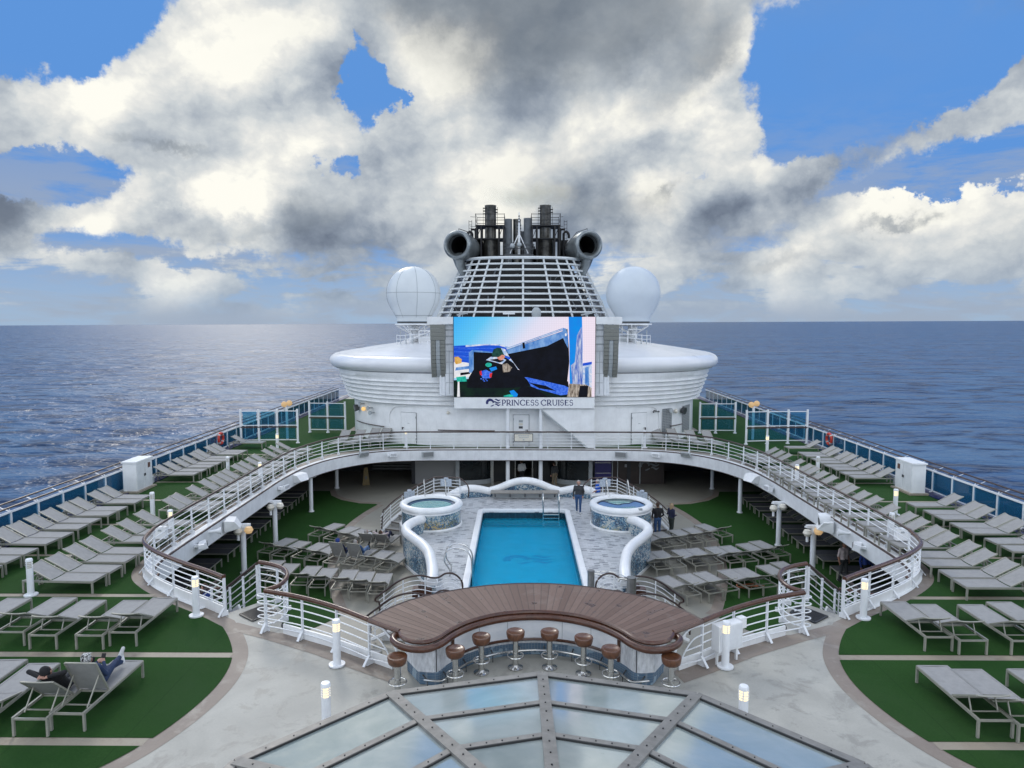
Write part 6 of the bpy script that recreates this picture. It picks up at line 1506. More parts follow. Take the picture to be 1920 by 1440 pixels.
for s, side in ((-1, 'left'), (1, 'right')):
    X = 19.22; y0, y1 = 6.0, 74.0
    t = empty('glass_balustrade', (X * s, 40, 0), label='blue glass balustrade with brown handrails along the %s side of the ship' % side, cat='railing', group='glass balustrades along the ship sides')
    n = 45
    for i in range(n):
        a = y0 + (y1 - y0) * i / n - 40; b = y0 + (y1 - y0) * (i + 1) / n - 40
        m_ = MB(); m_.bbox(-0.008, 0.008, a + 0.05, b - 0.05, 0.10, 0.98); m_.build('pane', glass_b, t)
        m_ = MB(); m_.bbox(-0.035, 0.035, a - 0.035, a + 0.035, 0.01, 1.0); m_.bar((s * 0.02, a, 0.02), (s * 0.02 - s * 0.16, a, 0.02), 0.07, 0.05); m_.bar((0, a, 1.0), (s * 0.05, a, 1.13), 0.03); m_.build('post', railw, t)
    m_ = MB(); m_.bbox(-0.05, 0.05, y0 - 40, y1 - 40, 0.985, 1.045); m_.bbox(-0.03, 0.03, y0 - 40, y1 - 40, 0.05, 0.095); m_.build('beam', railw, t)
    m_ = MB(); m_.tube([(s * 0.05, y0 - 40, 1.16), (s * 0.05, y1 - 40, 1.16)], 0.04, 8); m_.build('handrail', wood_d, t, smooth=True)
    m_ = MB(); m_.tube([(s * 0.48, y0 - 40, 1.22), (s * 0.48, y1 - 40, 1.22)], 0.035, 8)
    m_.build('outer_rail', wood_d, t, smooth=True)
    m_ = MB()
    for i in range(n): a = y0 + (y1 - y0) * i / n - 40; m_.bar((s * 0.04, a, 1.02), (s * 0.48, a, 1.20), 0.022)
    m_.build('rail_stay', railw, t)
    m_ = MB(); m_.bbox(s * 19.32, s * 20.2, y0, y1, -0.55, -0.02); o = m_.build('hull_side', white); tag(o, 'white hull plating outside the %s balustrade' % side, 'hull')

# glass windbreak screens beside the deck house
def windbreak(s, xs, ys, label):
    t = empty('windbreak', (xs[0] * s, ys[0], 0.016), label=label, cat='windbreak', group='tall glass windbreaks beside the deck house')
    for i, (x, y) in enumerate(zip(xs, ys)):
        lx, ly = (x - xs[0]) * s, y - ys[0]
        m_ = MB(); m_.cyl((lx, ly, 0), 0.075, 2.28, 12); m_.cyl((lx, ly, 0.0), 0.13, 0.05, 12); m_.build('post', railw, t, smooth=50)
    for i in range(len(xs) - 1):
        a = Vector(((xs[i] - xs[0]) * s, ys[i] - ys[0], 0)); b = Vector(((xs[i + 1] - xs[0]) * s, ys[i + 1] - ys[0], 0)); d = (b - a).normalized()
        for z0, z1 in ((0.30, 1.02), (1.22, 2.12)):
            p, r_ = a + d * 0.14, b - d * 0.14; m_ = MB(); m_.quad(p + Vector((0, 0, z0)), r_ + Vector((0, 0, z0)), r_ + Vector((0, 0, z1)), p + Vector((0, 0, z1)))
            o = m_.build('pane', glass_w, t, fixn=False); md = o.modifiers.new('s', 'SOLIDIFY'); md.thickness = 0.012
        for z in (0.22, 1.20, 2.15):
            m_ = MB(); m_.bar(a + Vector((0, 0, z)), b + Vector((0, 0, z)), 0.045, 0.05); m_.build('rail_bar', railw, t)
        m_ = MB(); m_.tube([a + Vector((0, -0.05, 1.09)), b + Vector((0, -0.05, 1.09))], 0.045, 8); m_.build('handrail', wood_d, t, smooth=True)
windbreak(-1, [18.75, 17.6, 16.4, 15.05], [46.4, 46.5, 46.6, 46.6], 'near glass windbreak on white posts between the left railing and turf')
windbreak(-1, [15.6, 14.25, 12.95, 11.75][:3], [51.2, 51.1, 51.0], 'far glass windbreak joining the left side of the deck house')
windbreak(1, [18.7, 17.45, 16.05, 14.6], [46.6, 46.6, 46.5, 46.3], 'near glass windbreak on white posts between the right railing and turf')
windbreak(1, [15.3, 13.9, 12.75], [51.0, 51.0, 51.0], 'far glass windbreak joining the right side of the deck house')
# ------------------------------------------------------------------ sun loungers
LW, LL, LH = 0.70, 2.15, 0.385
def lounger_meshes(ang, sl=None):
    """local frame: foot end at y = 0, head towards -y; fabric hinge at y = -1.27"""
    sl = sl or sling; hy = -1.27; w = LW / 2; out = []
    m_ = MB()
    for s in (-1, 1): m_.bar((s * (w - 0.02), 0, LH - 0.025), (s * (w - 0.02), -LL, LH - 0.025), 0.04, 0.055)
    for y in (-0.02, -LL + 0.02, hy + 0.02): m_.bar((-w + 0.04, y, LH - 0.035), (w - 0.04, y, LH - 0.035), 0.035, 0.04)
    m_.bar((-w + 0.04, -LL + 0.36, LH - 0.04), (w - 0.04, -LL + 0.36, LH - 0.04), 0.022)
    out.append(('frame', m_.mesh('frame', frame_m)))
    m_ = MB(); n = 6; A, B = [], []
    for i in range(n + 1):
        x = -w + 0.035 + (LW - 0.07) * i / n; z = LH + 0.006 - 0.012 * (1 - (2 * i / n - 1) ** 2); A.append((x, -0.03, z)); B.append((x, hy, z))
    m_.strip(A, B); 
    for s in (-1, 1): m_.bar((s * (w - 0.03), -0.01, LH + 0.006), (s * (w - 0.03), hy, LH + 0.006), 0.035, 0.014)
    m_.bar((-w + 0.03, -0.02, LH + 0.004), (w - 0.03, -0.02, LH + 0.004), 0.035, 0.014)
    out.append(('seat', m_.mesh('seat', sl, 50)))
    c, s_ = math.cos(R(ang)), math.sin(R(ang)); bl = 0.84
    pt = lambda x, d, dz=0.0: (x, hy - 0.01 - d * c - dz * s_, LH + 0.012 + d * s_ - dz * c * -1)
    m_ = MB(); A, B = [], []
    for i in range(n + 1):
        x = -w + 0.05 + (LW - 0.10) * i / n; sag = -0.015 * (1 - (2 * i / n - 1) ** 2); A.append(pt(x, 0.02, sag)); B.append(pt(x, bl - 0.02, sag))
    mid = [tuple((Vector(a) + Vector(b)) / 2) for a, b in zip(A, B)]; m_.strip(A, mid); m_.strip(mid, B); m_.m = 1
    for s in (-1, 1): m_.bar(pt(s * (w - 0.035), 0), pt(s * (w - 0.035), bl), 0.03, 0.035)
    m_.tube(spline([pt(-w + 0.04, bl), pt(-w / 2, bl, -0.025), pt(0, bl, -0.033), pt(w / 2, bl, -0.025), pt(w - 0.04, bl)], 3), 0.017, 6)
    m_.m = 0
    out.append(('backrest', m_.mesh('backrest', [sl, frame_m], 40)))
    m_ = MB()
    for s in (-1, 1):
        q = Vector(pt(s * (w - 0.09), 0.46)); m_.bar(q, (s * (w - 0.09), -LL + 0.36 - (0.12 if ang > 40 else 0), LH - 0.03), 0.022)
    out.append(('prop', m_.mesh('prop', frame_m)))
    for s in (-1, 1):
        for y in (-0.025, -LL + 0.025):
            m_ = MB(); m_.bar((s * (w - 0.02), y, 0.0), (s * (w - 0.02), y, LH - 0.053), 0.042, 0.05, up=(0, 1, 0)); out.append(('leg', m_.mesh('leg', frame_m)))
    return out
LM = {'low': lounger_meshes(28), 'mid': lounger_meshes(43), 'high': lounger_meshes(63), 'dark': lounger_meshes(26, sling_shaded), 'flat': lounger_meshes(12)}
def lounger(x, y, az, label, group, z=0.016, kind='low'):
    """x, y = middle of the foot end; az = direction from head to foot, degrees from +y towards +x"""
    t = empty('sun_lounger', (x, y, z), rz=R(-az), label=label, cat='sun lounger', group=group)
    for nm, me in LM[kind]: link(bpy.data.objects.new(nm, me), t)
    return t
rl_ = random.Random(5)
OL = [45.05, 41.85, 41.1, 39.95, 39.15, 38.2, 37.4, 36.4, 35.6, 30.75, 30.0, 28.8, 28.05, 27.0, 26.2, 25.15, 24.4, 23.3, 22.5, 21.6, 20.85]
IL = [42.55, 41.3, 40.1, 38.5, 37.65, 36.55, 35.8, 34.6, 33.85, 33.0, 32.2, 31.0, 29.65, 28.85, 26.75, 25.5, 24.7, 23.4, 22.6, 21.65, 20.9]
OR = [43.5, 41.5, 40.75, 39.6, 38.8, 37.8, 37.05, 35.95, 35.15, 29.7, 28.5, 27.75, 26.65, 25.9, 24.7, 23.9, 22.8, 22.0]
IR = [40.95, 39.9, 39.1, 37.35, 36.15, 35.35, 34.3, 33.45, 32.15, 31.35, 30.2, 29.4, 28.05, 26.85, 26.05, 25.05, 24.3, 23.25, 22.45, 21.45, 20.65]
for ys, xh, s, w1, side in ((OL, -18.72, 1, 'left outer column by the ship rail', 'left'), (IL, -14.98, 1, 'left inner column by the railing', 'left'), (OR, 18.18, -1, 'right outer column by the ship rail', 'right'), (IR, 14.66, -1, 'right inner column by the railing', 'right')):
    N = len(ys)
    for i, y in enumerate(ys):
        lounger(xh + s * 2.10 + rl_.uniform(-0.04, 0.04), y - 0.35, 90 * s + rl_.uniform(-2.5, 2.5), 'grey lounger, %s from the camera in the %s' % (ordn[N - 1 - i], w1), 'grey loungers, ' + w1)
# rows nearest the camera
def row(lst, where, group, z=0.016):
    for x, y, az, kind, extra in lst: lounger(x, y, az, extra + ' ' + where, group, z, kind)
row([(-12.97, 19.0, 0, 'low', 'leftmost grey lounger'), (-12.05, 18.82, 0, 'low', 'second grey lounger from the left'), (-10.9, 18.82, 0, 'low', 'third grey lounger from the left'), (-10.18, 19.0, 0, 'low', 'rightmost grey lounger'), (-14.2, 18.95, 0, 'low', 'grey lounger cut by the frame')], 'in the left row facing the screen', 'grey loungers in the first left row facing the screen')
row([(-9.2, 15.35, 1, 'high', 'lounger with upright back under the person in white shoes'), (-9.84, 15.16, 0, 'mid', 'lounger with half raised back under the person in beanie'), (-11.0, 15.2, -2, 'flat', 'empty lounger left of the reclining pair'), (-11.85, 15.37, -2, 'low', 'empty lounger at the left picture edge')], 'on the front left turf', 'grey loungers on the front left turf')
row([(9.85, 18.9, 0, 'low', 'leftmost grey lounger'), (10.57, 18.72, 0, 'low', 'second grey lounger from the left'), (11.82, 18.71, 0, 'low', 'third grey lounger from the left'), (12.72, 18.9, 0, 'low', 'fourth grey lounger from the left'), (13.7, 18.8, 0, 'low', 'fifth grey lounger from the left')], 'in the right row facing the screen', 'grey loungers in the first right row facing the screen')
row([(8.80, 15.26, 0, 'low', 'leftmost grey lounger'), (9.46, 15.1, 0, 'low', 'middle grey lounger'), (10.7, 15.12, 0, 'low', 'grey lounger at the right picture edge')], 'on the front right turf', 'grey loungers on the front right turf')
# far walkway, facing the pool
for xs, side in (((-12.35, -11.4, -10.55, -9.85), 'left'), ((9.45, 10.45, 11.5, 12.55), 'right')):
    for i, x in enumerate(xs):
        lounger(x + (0.25 if x < 0 else -0.25), 44.9 + (0.55 if abs(x) < 11 else 0.0) - 1.5 + 1.2 - (abs(x) - 9.5) * 0.12, 180 - (14 if x < 0 else -14) * -1, '%s grey lounger from the left among four at the %s end of the far walkway' % (ordn[i], side), 'loungers at the %s end of the far walkway' % side, kind='mid')
# lower deck, angled rows
def foot_mid(a, b): return ((a[0] + b[0]) / 2, (a[1] + b[1]) / 2)
ZL = -2.788
A_ = [(-9.65, 36.0, 22), (-8.72, 35.45, 23), (-8.05, 35.0, 22), (-7.2, 34.25, 12), (-6.5, 34.15, 12)]
B_ = [(-11.33, 33.46, 18), (-10.55, 33.02, 17), (-9.56, 32.76, 18), (-8.85, 32.4, 18), (-7.95, 32.05, 18), (-7.15, 31.9, 18), (-6.33, 31.65, 17), (-5.55, 31.3, 17)]
C_ = [(-10.93, 30.3, 4), (-10.16, 29.87, 3), (-9.13, 29.58, 1), (-8.37, 29.33, 0), (-7.45, 29.13, -1), (-6.72, 28.9, -2), (-5.95, 28.7, -2)]
AR = [(5.75, 34.35, -24), (6.5, 34.65, -20), (7.45, 35.08, -18), (8.2, 35.4, -20), (8.98, 36.05, -25)]
BR = [(5.26, 31.5, -15), (5.93, 31.72, -16), (6.93, 31.93, -17), (7.6, 32.1, -17), (8.54, 32.33, -17), (9.25, 32.48, -17), (10.18, 32.85, -19), (10.9, 33.25, -19)]
CR = [(5.5, 28.45, -24), (6.45, 28.73, -23), (7.18, 28.97, -22), (8.3, 29.27, -19), (8.97, 29.45, -18), (10.12, 29.85, -17), (10.88, 30.28, -17)]
UP = {('left', 'first', 3): ('mid', 'lounger with raised back under the dark-trousered sunbather'), ('left', 'first', 4): ('mid', 'lounger with raised back beside the hot tub'), ('left', 'second', 4): ('high', 'lounger with upright back under the blue capped sunbather'), ('left', 'second', 5): ('high', 'lounger with upright back under the grey haired sunbather')}
for rows_, side in (((A_, B_, C_), 'left'), ((AR, BR, CR), 'right')):
    for rn, rw in zip(('first', 'second', 'third'), rows_):
        for i, (x, y, az) in enumerate(rw):
            kd, ex = UP.get((side, rn, i), ('low', None))
            j = i if side == 'left' else i
            lab = ('%s, lower deck' % ex) if ex else '%s lounger from the left, %s row from the back, lower deck %s' % (ordn[j], rn, side)
            lounger(x, y, az, lab, 'lower deck loungers on the %s of the pool' % side, ZL, kd)
# behind the bar-side railings
row([(-5.05, 21.85, 20, 'high', 'lounger with upright back under the blue shirted person'), (-5.95, 21.6, 20, 'low', 'empty lounger next to the blue shirted person')], 'below the left bar railing', 'lower deck loungers below the left bar railing', ZL)
row([(5.7, 21.5, -22, 'low', 'left one of two grey loungers'), (6.4, 21.9, -22, 'low', 'right one of two grey loungers')], 'below the right bar railing', 'lower deck loungers below the right bar railing', ZL)
# dark rows under the overhangs
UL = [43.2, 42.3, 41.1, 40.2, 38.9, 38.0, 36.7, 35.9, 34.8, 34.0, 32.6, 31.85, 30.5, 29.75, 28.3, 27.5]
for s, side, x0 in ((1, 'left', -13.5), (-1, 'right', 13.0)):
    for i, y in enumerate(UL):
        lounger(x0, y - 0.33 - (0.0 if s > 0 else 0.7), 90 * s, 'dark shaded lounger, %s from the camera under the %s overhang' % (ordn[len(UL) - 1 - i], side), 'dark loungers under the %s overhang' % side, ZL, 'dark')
# towel draped on a right lounger
t = empty('towel', (12.72, 44.6, 0.9), label='white towel draped over a lounger back at the far right walkway', cat='towel') if False else None
# ------------------------------------------------------------------ people
skin_m = mat('skin', (0.42, 0.23, 0.17), 0.5, var=0.12, vscale=8); skin_d = mat('skin_tanned', (0.30, 0.15, 0.10), 0.5, var=0.12, vscale=8)
CL = {}
def cloth(n, c, v=0.25):
    if n not in CL: CL[n] = mat('cloth_' + n, c, 0.85, var=v, vscale=9, bump=0.4, bscale=45)
    return CL[n]
cloth('black', (0.012, 0.012, 0.014)); cloth('navy', (0.014, 0.018, 0.05)); cloth('denim', (0.035, 0.085, 0.20)); cloth('dark_denim', (0.022, 0.042, 0.10)); cloth('charcoal', (0.04, 0.042, 0.046)); cloth('blue', (0.01, 0.10, 0.55)); cloth('pale_pink', (0.50, 0.42, 0.42)); cloth('white', (0.65, 0.66, 0.66)); cloth('grey', (0.25, 0.26, 0.28)); cloth('tan', (0.22, 0.17, 0.11)); cloth('grey_hair', (0.36, 0.34, 0.32)); cloth('brown_hair', (0.06, 0.035, 0.02)); cloth('blond_hair', (0.34, 0.25, 0.15)); cloth('dark_olive', (0.03, 0.04, 0.035)); cloth('pale_denim', (0.10, 0.18, 0.34)); cloth('royal', (0.02, 0.05, 0.24))
cloth('pattern', (0.55, 0.55, 0.55)); 
def _pat():
    m = bpy.data.materials.new('black_white_pattern_cloth'); m.use_nodes = True; t = NT(m.node_tree); b = t.n['Principled BSDF']; tc = t.new('ShaderNodeTexCoord').outputs['Object']
    t.l.new(t.ramp(t.noise(tc, 30, 2, 0.5, 1.5), [(0.47, (0.03, 0.03, 0.03)), (0.52, (0.62, 0.62, 0.6))]), b.inputs['Base Color']); b.inputs['Roughness'].default_value = 0.8; return m
CL['pattern'] = _pat()

def fuse(name, caps, mats, parent, voxel=0.016, smooth=3):
    """caps: (p0, p1, r0, r1, region). One continuous skin: union of tapered limbs, remeshed; regions keep their cloth"""
    mb = MB()
    for (a, b, r0, r1, reg) in caps:
        a, b = Vector(a), Vector(b); d = b - a
        if d.length < 1e-4: d = Vector((0, 0, 1e-3))
        dn = d.normalized(); pts, rr = [], []
        for i in range(1, 5): an = PI / 2 * (1 - i / 4); pts.append(a - dn * r0 * math.sin(an)); rr.append(max(0.001, r0 * math.cos(an)))
        for i in range(0, 4): an = PI / 2 * i / 4; pts.append(b + dn * r1 * math.sin(an)); rr.append(max(0.001, r1 * math.cos(an)))
        pts.insert(0, a - dn * r0 * 0.999); rr.insert(0, 0.002); pts.append(b + dn * r1 * 0.999); rr.append(0.002)
        mb.tube(pts, rr, 12)
    me = mb.mesh(name, mats, fixn=True); o = bpy.data.objects.new(name, me); COL.objects.link(o)
    md = o.modifiers.new('r', 'REMESH'); md.mode = 'VOXEL'; md.voxel_size = voxel; md.use_smooth_shade = True
    sm = o.modifiers.new('s', 'SMOOTH'); sm.factor = 0.5; sm.iterations = smooth
    dg = bpy.context.evaluated_depsgraph_get(); dg.update()
    nm = bpy.data.meshes.new_from_object(o.evaluated_get(dg)); o.modifiers.clear(); o.data = nm
    nm.materials.clear()
    for m in mats: nm.materials.append(m)
    segs = [(Vector(a), Vector(b) - Vector(a), r0, r1, reg) for a, b, r0, r1, reg in caps]
    idx = []
    for p in nm.polygons:
        c = p.center; best, bi = 1e9, 0
        for a, d, r0, r1, reg in segs:
            L2 = d.length_squared; f = 0.0 if L2 < 1e-9 else max(0, min(1, (c - a).dot(d) / L2))
            q = (c - a - d * f).length - (r0 + (r1 - r0) * f)
            if q < best: best, bi = q, reg
        idx.append(bi)
    nm.polygons.foreach_set('material_index', idx); nm.polygons.foreach_set('use_smooth', [True] * len(idx))
    if parent is not None: o.parent = parent
    return o

def person(loc, rz, label, J, top, legs, shoes, skin=None, hair='brown_hair', cap=None, sleeve=True, k=1.0, female=False, fine=False, hat_brim=0.0, hair_long=False, shorts=False):
    """J: joints in metres, facing +y: pelvis, chest, neck, head, and for L/R: sh, el, wr, hip, kn, an, toe"""
    skin = skin or skin_m; t = empty('person', loc, rz=R(rz), label=label, cat='person')
    T, Lg, Sh, Sk, Ey = 0, 1, 2, 3, 4
    mats = [CL[top], CL[legs], CL[shoes], skin, CL['brown_hair']]
    V = {n: Vector(p) for n, p in J.items()}
    c = []; sw = 0.9 if female else 1.0
    pe, ch, ne, hd = V['pelvis'], V['chest'], V['neck'], V['head']
    mid = pe.lerp(ch, 0.5)
    side = (V['shR'] - V['shL']).normalized()
    for s in (-1, 1):
        o = side * 0.07 * s
        c += [(pe + o, mid + o * 1.0, 0.125, 0.115 * sw, Lg if False else T), (mid + o, ch + o * 1.25, 0.115 * sw, 0.125 * sw, T)]
    c += [(pe - side * 0.07, pe + side * 0.07, 0.13, 0.13, Lg), (V['shL'].lerp(ch, 0.25), V['shR'].lerp(ch, 0.25), 0.085, 0.085, T), (ch, ne, 0.11, 0.062, T), (ne, ne.lerp(hd, 0.55), 0.055, 0.055, Sk)]
    up = (hd - ne).normalized(); f = V['face'] - hd; f = (f - up * f.dot(up)).normalized(); lat = up.cross(f)
    c += [(hd - up * 0.035 + f * 0.02, hd + up * 0.045 - f * 0.01, 0.082, 0.092, Sk), (hd - up * 0.075 + f * 0.045, hd - up * 0.02 + f * 0.03, 0.045, 0.068, Sk)]
    c += [(hd + f * 0.098 - up * 0.03, hd + f * 0.088 + up * 0.015, 0.017, 0.011, Sk)]
    for s in (-1, 1):
        c += [(hd + lat * 0.085 * s - up * 0.02, hd + lat * 0.09 * s + up * 0.02, 0.018, 0.02, Sk), (hd + lat * 0.032 * s + f * 0.084 + up * 0.016, hd + lat * 0.036 * s + f * 0.084 + up * 0.016, 0.010, 0.010, Ey), (hd + lat * 0.022 * s + f * 0.090 + up * 0.03, hd + lat * 0.048 * s + f * 0.078 + up * 0.03, 0.009, 0.008, Sk)]
    c += [(hd - lat * 0.02 + f * 0.083 - up * 0.062, hd + lat * 0.02 + f * 0.083 - up * 0.062, 0.009, 0.009, Ey)]
    for S_ in 'LR':
        sh, el, wr = V['sh' + S_], V['el' + S_], V['wr' + S_]
        c += [(sh, el, 0.062 * sw, 0.048 * sw, T), (el, wr, 0.046, 0.034, T if sleeve else Sk)]
        d = (wr - el).normalized(); pd = V.get('hd' + S_, wr + d * 0.09) - wr; pd.normalize()
        nrm = pd.cross(side); nrm = nrm.normalized() if nrm.length > 0.1 else Vector((0, 0, 1)); lt = nrm.cross(pd).normalized()
        c += [(wr - d * 0.02, wr + pd * 0.03, 0.028, 0.030, Sk)]
        for i, (q, ln) in enumerate(((-0.027, 0.068), (-0.009, 0.076), (0.009, 0.072), (0.027, 0.056))):
            k0 = wr + pd * 0.075 + lt * q; k1 = k0 + (pd * 0.8 + nrm * 0.35).normalized() * ln * 0.55; k2 = k1 + (pd * 0.4 + nrm * 0.8).normalized() * ln * 0.45
            c += [(wr + pd * 0.02 + lt * q * 0.8, k0, 0.016, 0.013, Sk), (k0, k1, 0.0115, 0.0105, Sk), (k1, k2, 0.0105, 0.009, Sk)]
        b0 = wr + pd * 0.025 - lt * 0.026; b1 = b0 + (pd * 0.6 - lt * 0.7 + nrm * 0.3).normalized() * 0.045; c += [(b0, b1, 0.014, 0.012, Sk), (b1, b1 + (pd * 0.9 + nrm * 0.3).normalized() * 0.032, 0.012, 0.010, Sk)]
        hp, kn, an, to = V['hip' + S_], V['kn' + S_], V['an' + S_], V['toe' + S_]
        c += [(hp, kn, 0.098, 0.066, Lg), (kn, kn.lerp(an, 0.35), 0.064, 0.062, Lg if not shorts else Sk), (kn.lerp(an, 0.35), an, 0.062, 0.044, Lg if not shorts else Sk)]
        fd = (to - an).normalized(); c += [(an - fd * 0.02, to, 0.050, 0.040, Sh), (an.lerp(to, 0.3), to, 0.048, 0.038, Sh)]
    vx = 0.0105 if fine else 0.015
    body = fuse('body', c, mats, t, vx, 2 if fine else 2); body.scale = (1, 1, 1)
    hm = CL[hair]; H = []
    if cap:
        H = [(hd + up * 0.045 - f * 0.012, hd + up * 0.075 - f * 0.015, 0.103, 0.093, 0), (hd + up * 0.01 - f * 0.035, hd + up * 0.05 - f * 0.02, 0.095, 0.1, 0)]
        if hat_brim: H += [(hd + up * 0.05 + f * 0.06 - lat * 0.05, hd + up * 0.05 + f * 0.06 + lat * 0.05, 0.02, 0.02, 0), (hd + up * 0.048 + f * (0.08 + hat_brim) - lat * 0.04, hd + up * 0.048 + f * (0.08 + hat_brim) + lat * 0.04, 0.012, 0.012, 0), (hd + up * 0.05 + f * 0.07, hd + up * 0.047 + f * (0.08 + hat_brim), 0.02, 0.013, 0)]
        fuse('cap', H, [CL[cap]], t, 0.014, 2)
        fuse('hair', [(hd - up * 0.005 - f * 0.05, hd - up * 0.05 - f * 0.05, 0.068, 0.052, 0)], [hm], t, 0.012, 1)
    else:
        H = [(hd + up * 0.035 - f * 0.028, hd + up * 0.06 - f * 0.02, 0.096, 0.088, 0), (hd - up * 0.03 - f * 0.042, hd + up * 0.03 - f * 0.035, 0.072, 0.09, 0)]
        if hair_long: H += [(hd - f * 0.05, hd - up * 0.16 - f * 0.045, 0.082, 0.055, 0), (hd + lat * 0.06 - f * 0.02, hd + lat * 0.06 - up * 0.12 - f * 0.03, 0.045, 0.03, 0), (hd - lat * 0.06 - f * 0.02, hd - lat * 0.06 - up * 0.12 - f * 0.03, 0.045, 0.03, 0)]
        fuse('hair', H, [hm], t, 0.013, 1)
    return t

def standing(h=1.74, stride=0.0, armL=(0.0, 0.0), armR=(0.0, 0.0), lean=0.0, turn=0.0, wide=0.19):
    s = h / 1.74; a = lambda x, y, z: (x * s, y * s, z * s)
    J = dict(pelvis=a(0, 0, 0.96), chest=a(0, lean * 0.5 + 0.01, 1.30), neck=a(0, lean + 0.0, 1.47), head=a(0, lean + 0.03, 1.61), face=a(0.1 * math.sin(R(turn)), lean + 0.03 + 0.1 * math.cos(R(turn)), 1.60))
    for S_, q, st, ar in (('L', -1, stride, armL), ('R', 1, -stride, armR)):
        J['sh' + S_] = a(q * wide, lean, 1.415); J['el' + S_] = a(q * (wide + 0.07), lean - 0.03 + ar[0], 1.13 + abs(ar[0]) * 0.2); J['wr' + S_] = a(q * (wide + 0.06 - ar[1] * 0.7), lean + 0.04 + ar[0] * 1.6 + ar[1], 0.90 + max(0, ar[1]) * 0.9)
        J['hip' + S_] = a(q * 0.095, 0, 0.90); J['kn' + S_] = a(q * 0.10, st * 0.5 + 0.03, 0.49); J['an' + S_] = a(q * 0.10, st - 0.03, 0.075); J['toe' + S_] = a(q * 0.115, st + 0.13, 0.045)
    return J
def sunbather(back=40, legs='cross', arms='phone', zs=0.44):
    """lying on a lounger in its own frame: foot end at y = 0, head towards -y, hips near the hinge"""
    c, s_ = math.cos(R(back)), math.sin(R(back)); hy = -1.17; off_ = 0.115
    up = lambda d, x=0.0, o=0.0: (x, hy - d * c + (off_ * 0 + o) * s_, zs + 0.055 + d * s_ + o * c)
    J = dict(pelvis=(0, hy + 0.02, zs + 0.085), chest=up(0.36, 0, 0.075), neck=up(0.52, 0, 0.07), head=up(0.67, 0, 0.10), face=(0.0, up(0.67, 0, 0.10)[1] + 0.10, up(0.67, 0, 0.10)[2] + 0.03))
    for S_, q in (('L', -1), ('R', 1)):
        J['sh' + S_] = up(0.47, q * 0.19, 0.06)
        if arms == 'phone': J['el' + S_] = (q * 0.25, hy - 0.10 * c + 0.0, zs + 0.26); J['wr' + S_] = (q * 0.07, hy + 0.16, zs + 0.40)
        elif arms == 'down': J['el' + S_] = up(0.20, q * 0.28, 0.04); J['wr' + S_] = (q * 0.18, hy + 0.14, zs + 0.2)
        elif arms == 'behind': J['el' + S_] = up(0.66, q * 0.36, 0.10); J['wr' + S_] = up(0.70, q * 0.10, 0.00)
        J['hip' + S_] = (q * 0.095, hy + 0.06, zs + 0.085)
        if legs == 'cross': J['kn' + S_] = (q * 0.06, hy + 0.48, zs + (0.17 if q > 0 else 0.10)); J['an' + S_] = (-q * 0.03, hy + 0.90, zs + (0.16 if q > 0 else 0.055)); J['toe' + S_] = (q * 0.02, hy + 0.96, zs + (0.33 if q > 0 else 0.21))
        else: J['kn' + S_] = (q * 0.10, hy + 0.44, zs + (0.30 if legs == 'up' else 0.10)); J['an' + S_] = (q * 0.09, hy + (0.70 if legs == 'up' else 0.88), zs + 0.06); J['toe' + S_] = (q * 0.11, hy + (0.84 if legs == 'up' else 0.93), zs + (0.06 if legs == 'up' else 0.20))
    return J
Z0 = 0.016
p_ = person((-9.2, 15.35, Z0), -1, 'person in navy jacket and patterned hat reclining with crossed white shoes, holding a phone', sunbather(58, 'cross', 'phone', 0.44), 'dark_denim', 'dark_denim', 'white', cap='pattern', hat_brim=0.05, fine=True)
m_ = MB(); m_.box((0.0, -0.90, 0.90), (0.085, 0.012, 0.16), rx=-0.4); o = m_.build('phone', black, loc=(-9.2, 15.35, Z0), rz=R(-1)); tag(o, 'dark phone held by the person in white shoes', 'phone')
person((-9.84, 15.16, Z0), 0, 'person in black beanie and black jacket lying back with hands behind the head', sunbather(43, 'flat', 'behind', 0.44), 'black', 'charcoal', 'black', cap='black', fine=True)
person((2.78, 36.6, ZI), 168, 'person in dark jacket, jeans and white trainers walking beside the pool', standing(1.78, 0.12, (-0.05, 0.05), (0.04, 0.0)), 'charcoal', 'denim', 'white', skin=skin_m, hair='grey_hair')
person((4.05, 38.9, -2.35), 60, 'grey haired person in blue top behind the right hot tub', standing(1.66, 0.0, (0.02, 0.12), (0.02, 0.12)), 'blue', 'dark_denim', 'black', hair='grey_hair', hair_long=False, female=True, sleeve=False)
person((6.62, 35.0, -2.79), 8, 'person in black pullover and jeans seen from behind at the right hot tub', standing(1.80, 0.0, (0.0, 0.10), (0.0, 0.10), wide=0.21), 'black', 'denim', 'black', hair='brown_hair')
person((7.38, 35.35, -2.79), -60, 'person in dark coat and dark trousers with pale shoes beside the right tub steps', standing(1.66, 0.06, (0.0, 0.22), (0.0, 0.22)), 'navy', 'dark_olive', 'white', hair='blond_hair', hair_long=True, female=True)
person((13.15, 28.9, -2.79), 200, 'person in pale pink shirt and dark trousers under the right overhang', standing(1.74, 0.08), 'pale_pink', 'charcoal', 'black', sleeve=False, skin=skin_d)
person((13.75, 28.2, -2.79), 190, 'person in dark blue shirt and black trousers under the right overhang', standing(1.78, 0.08), 'royal', 'black', 'black', skin=skin_d)
person((-0.15, 46.4, -2.79), 20, 'person in white shirt standing in the dark entrance', standing(1.74, 0.0, (0.0, 0.1), (0.0, 0.1)), 'white', 'black', 'black', skin=skin_d)
person((2.0, 45.9, -2.79), 30, 'person in tan trousers and dark top at the entrance', standing(1.68, 0.05), 'charcoal', 'tan', 'black')
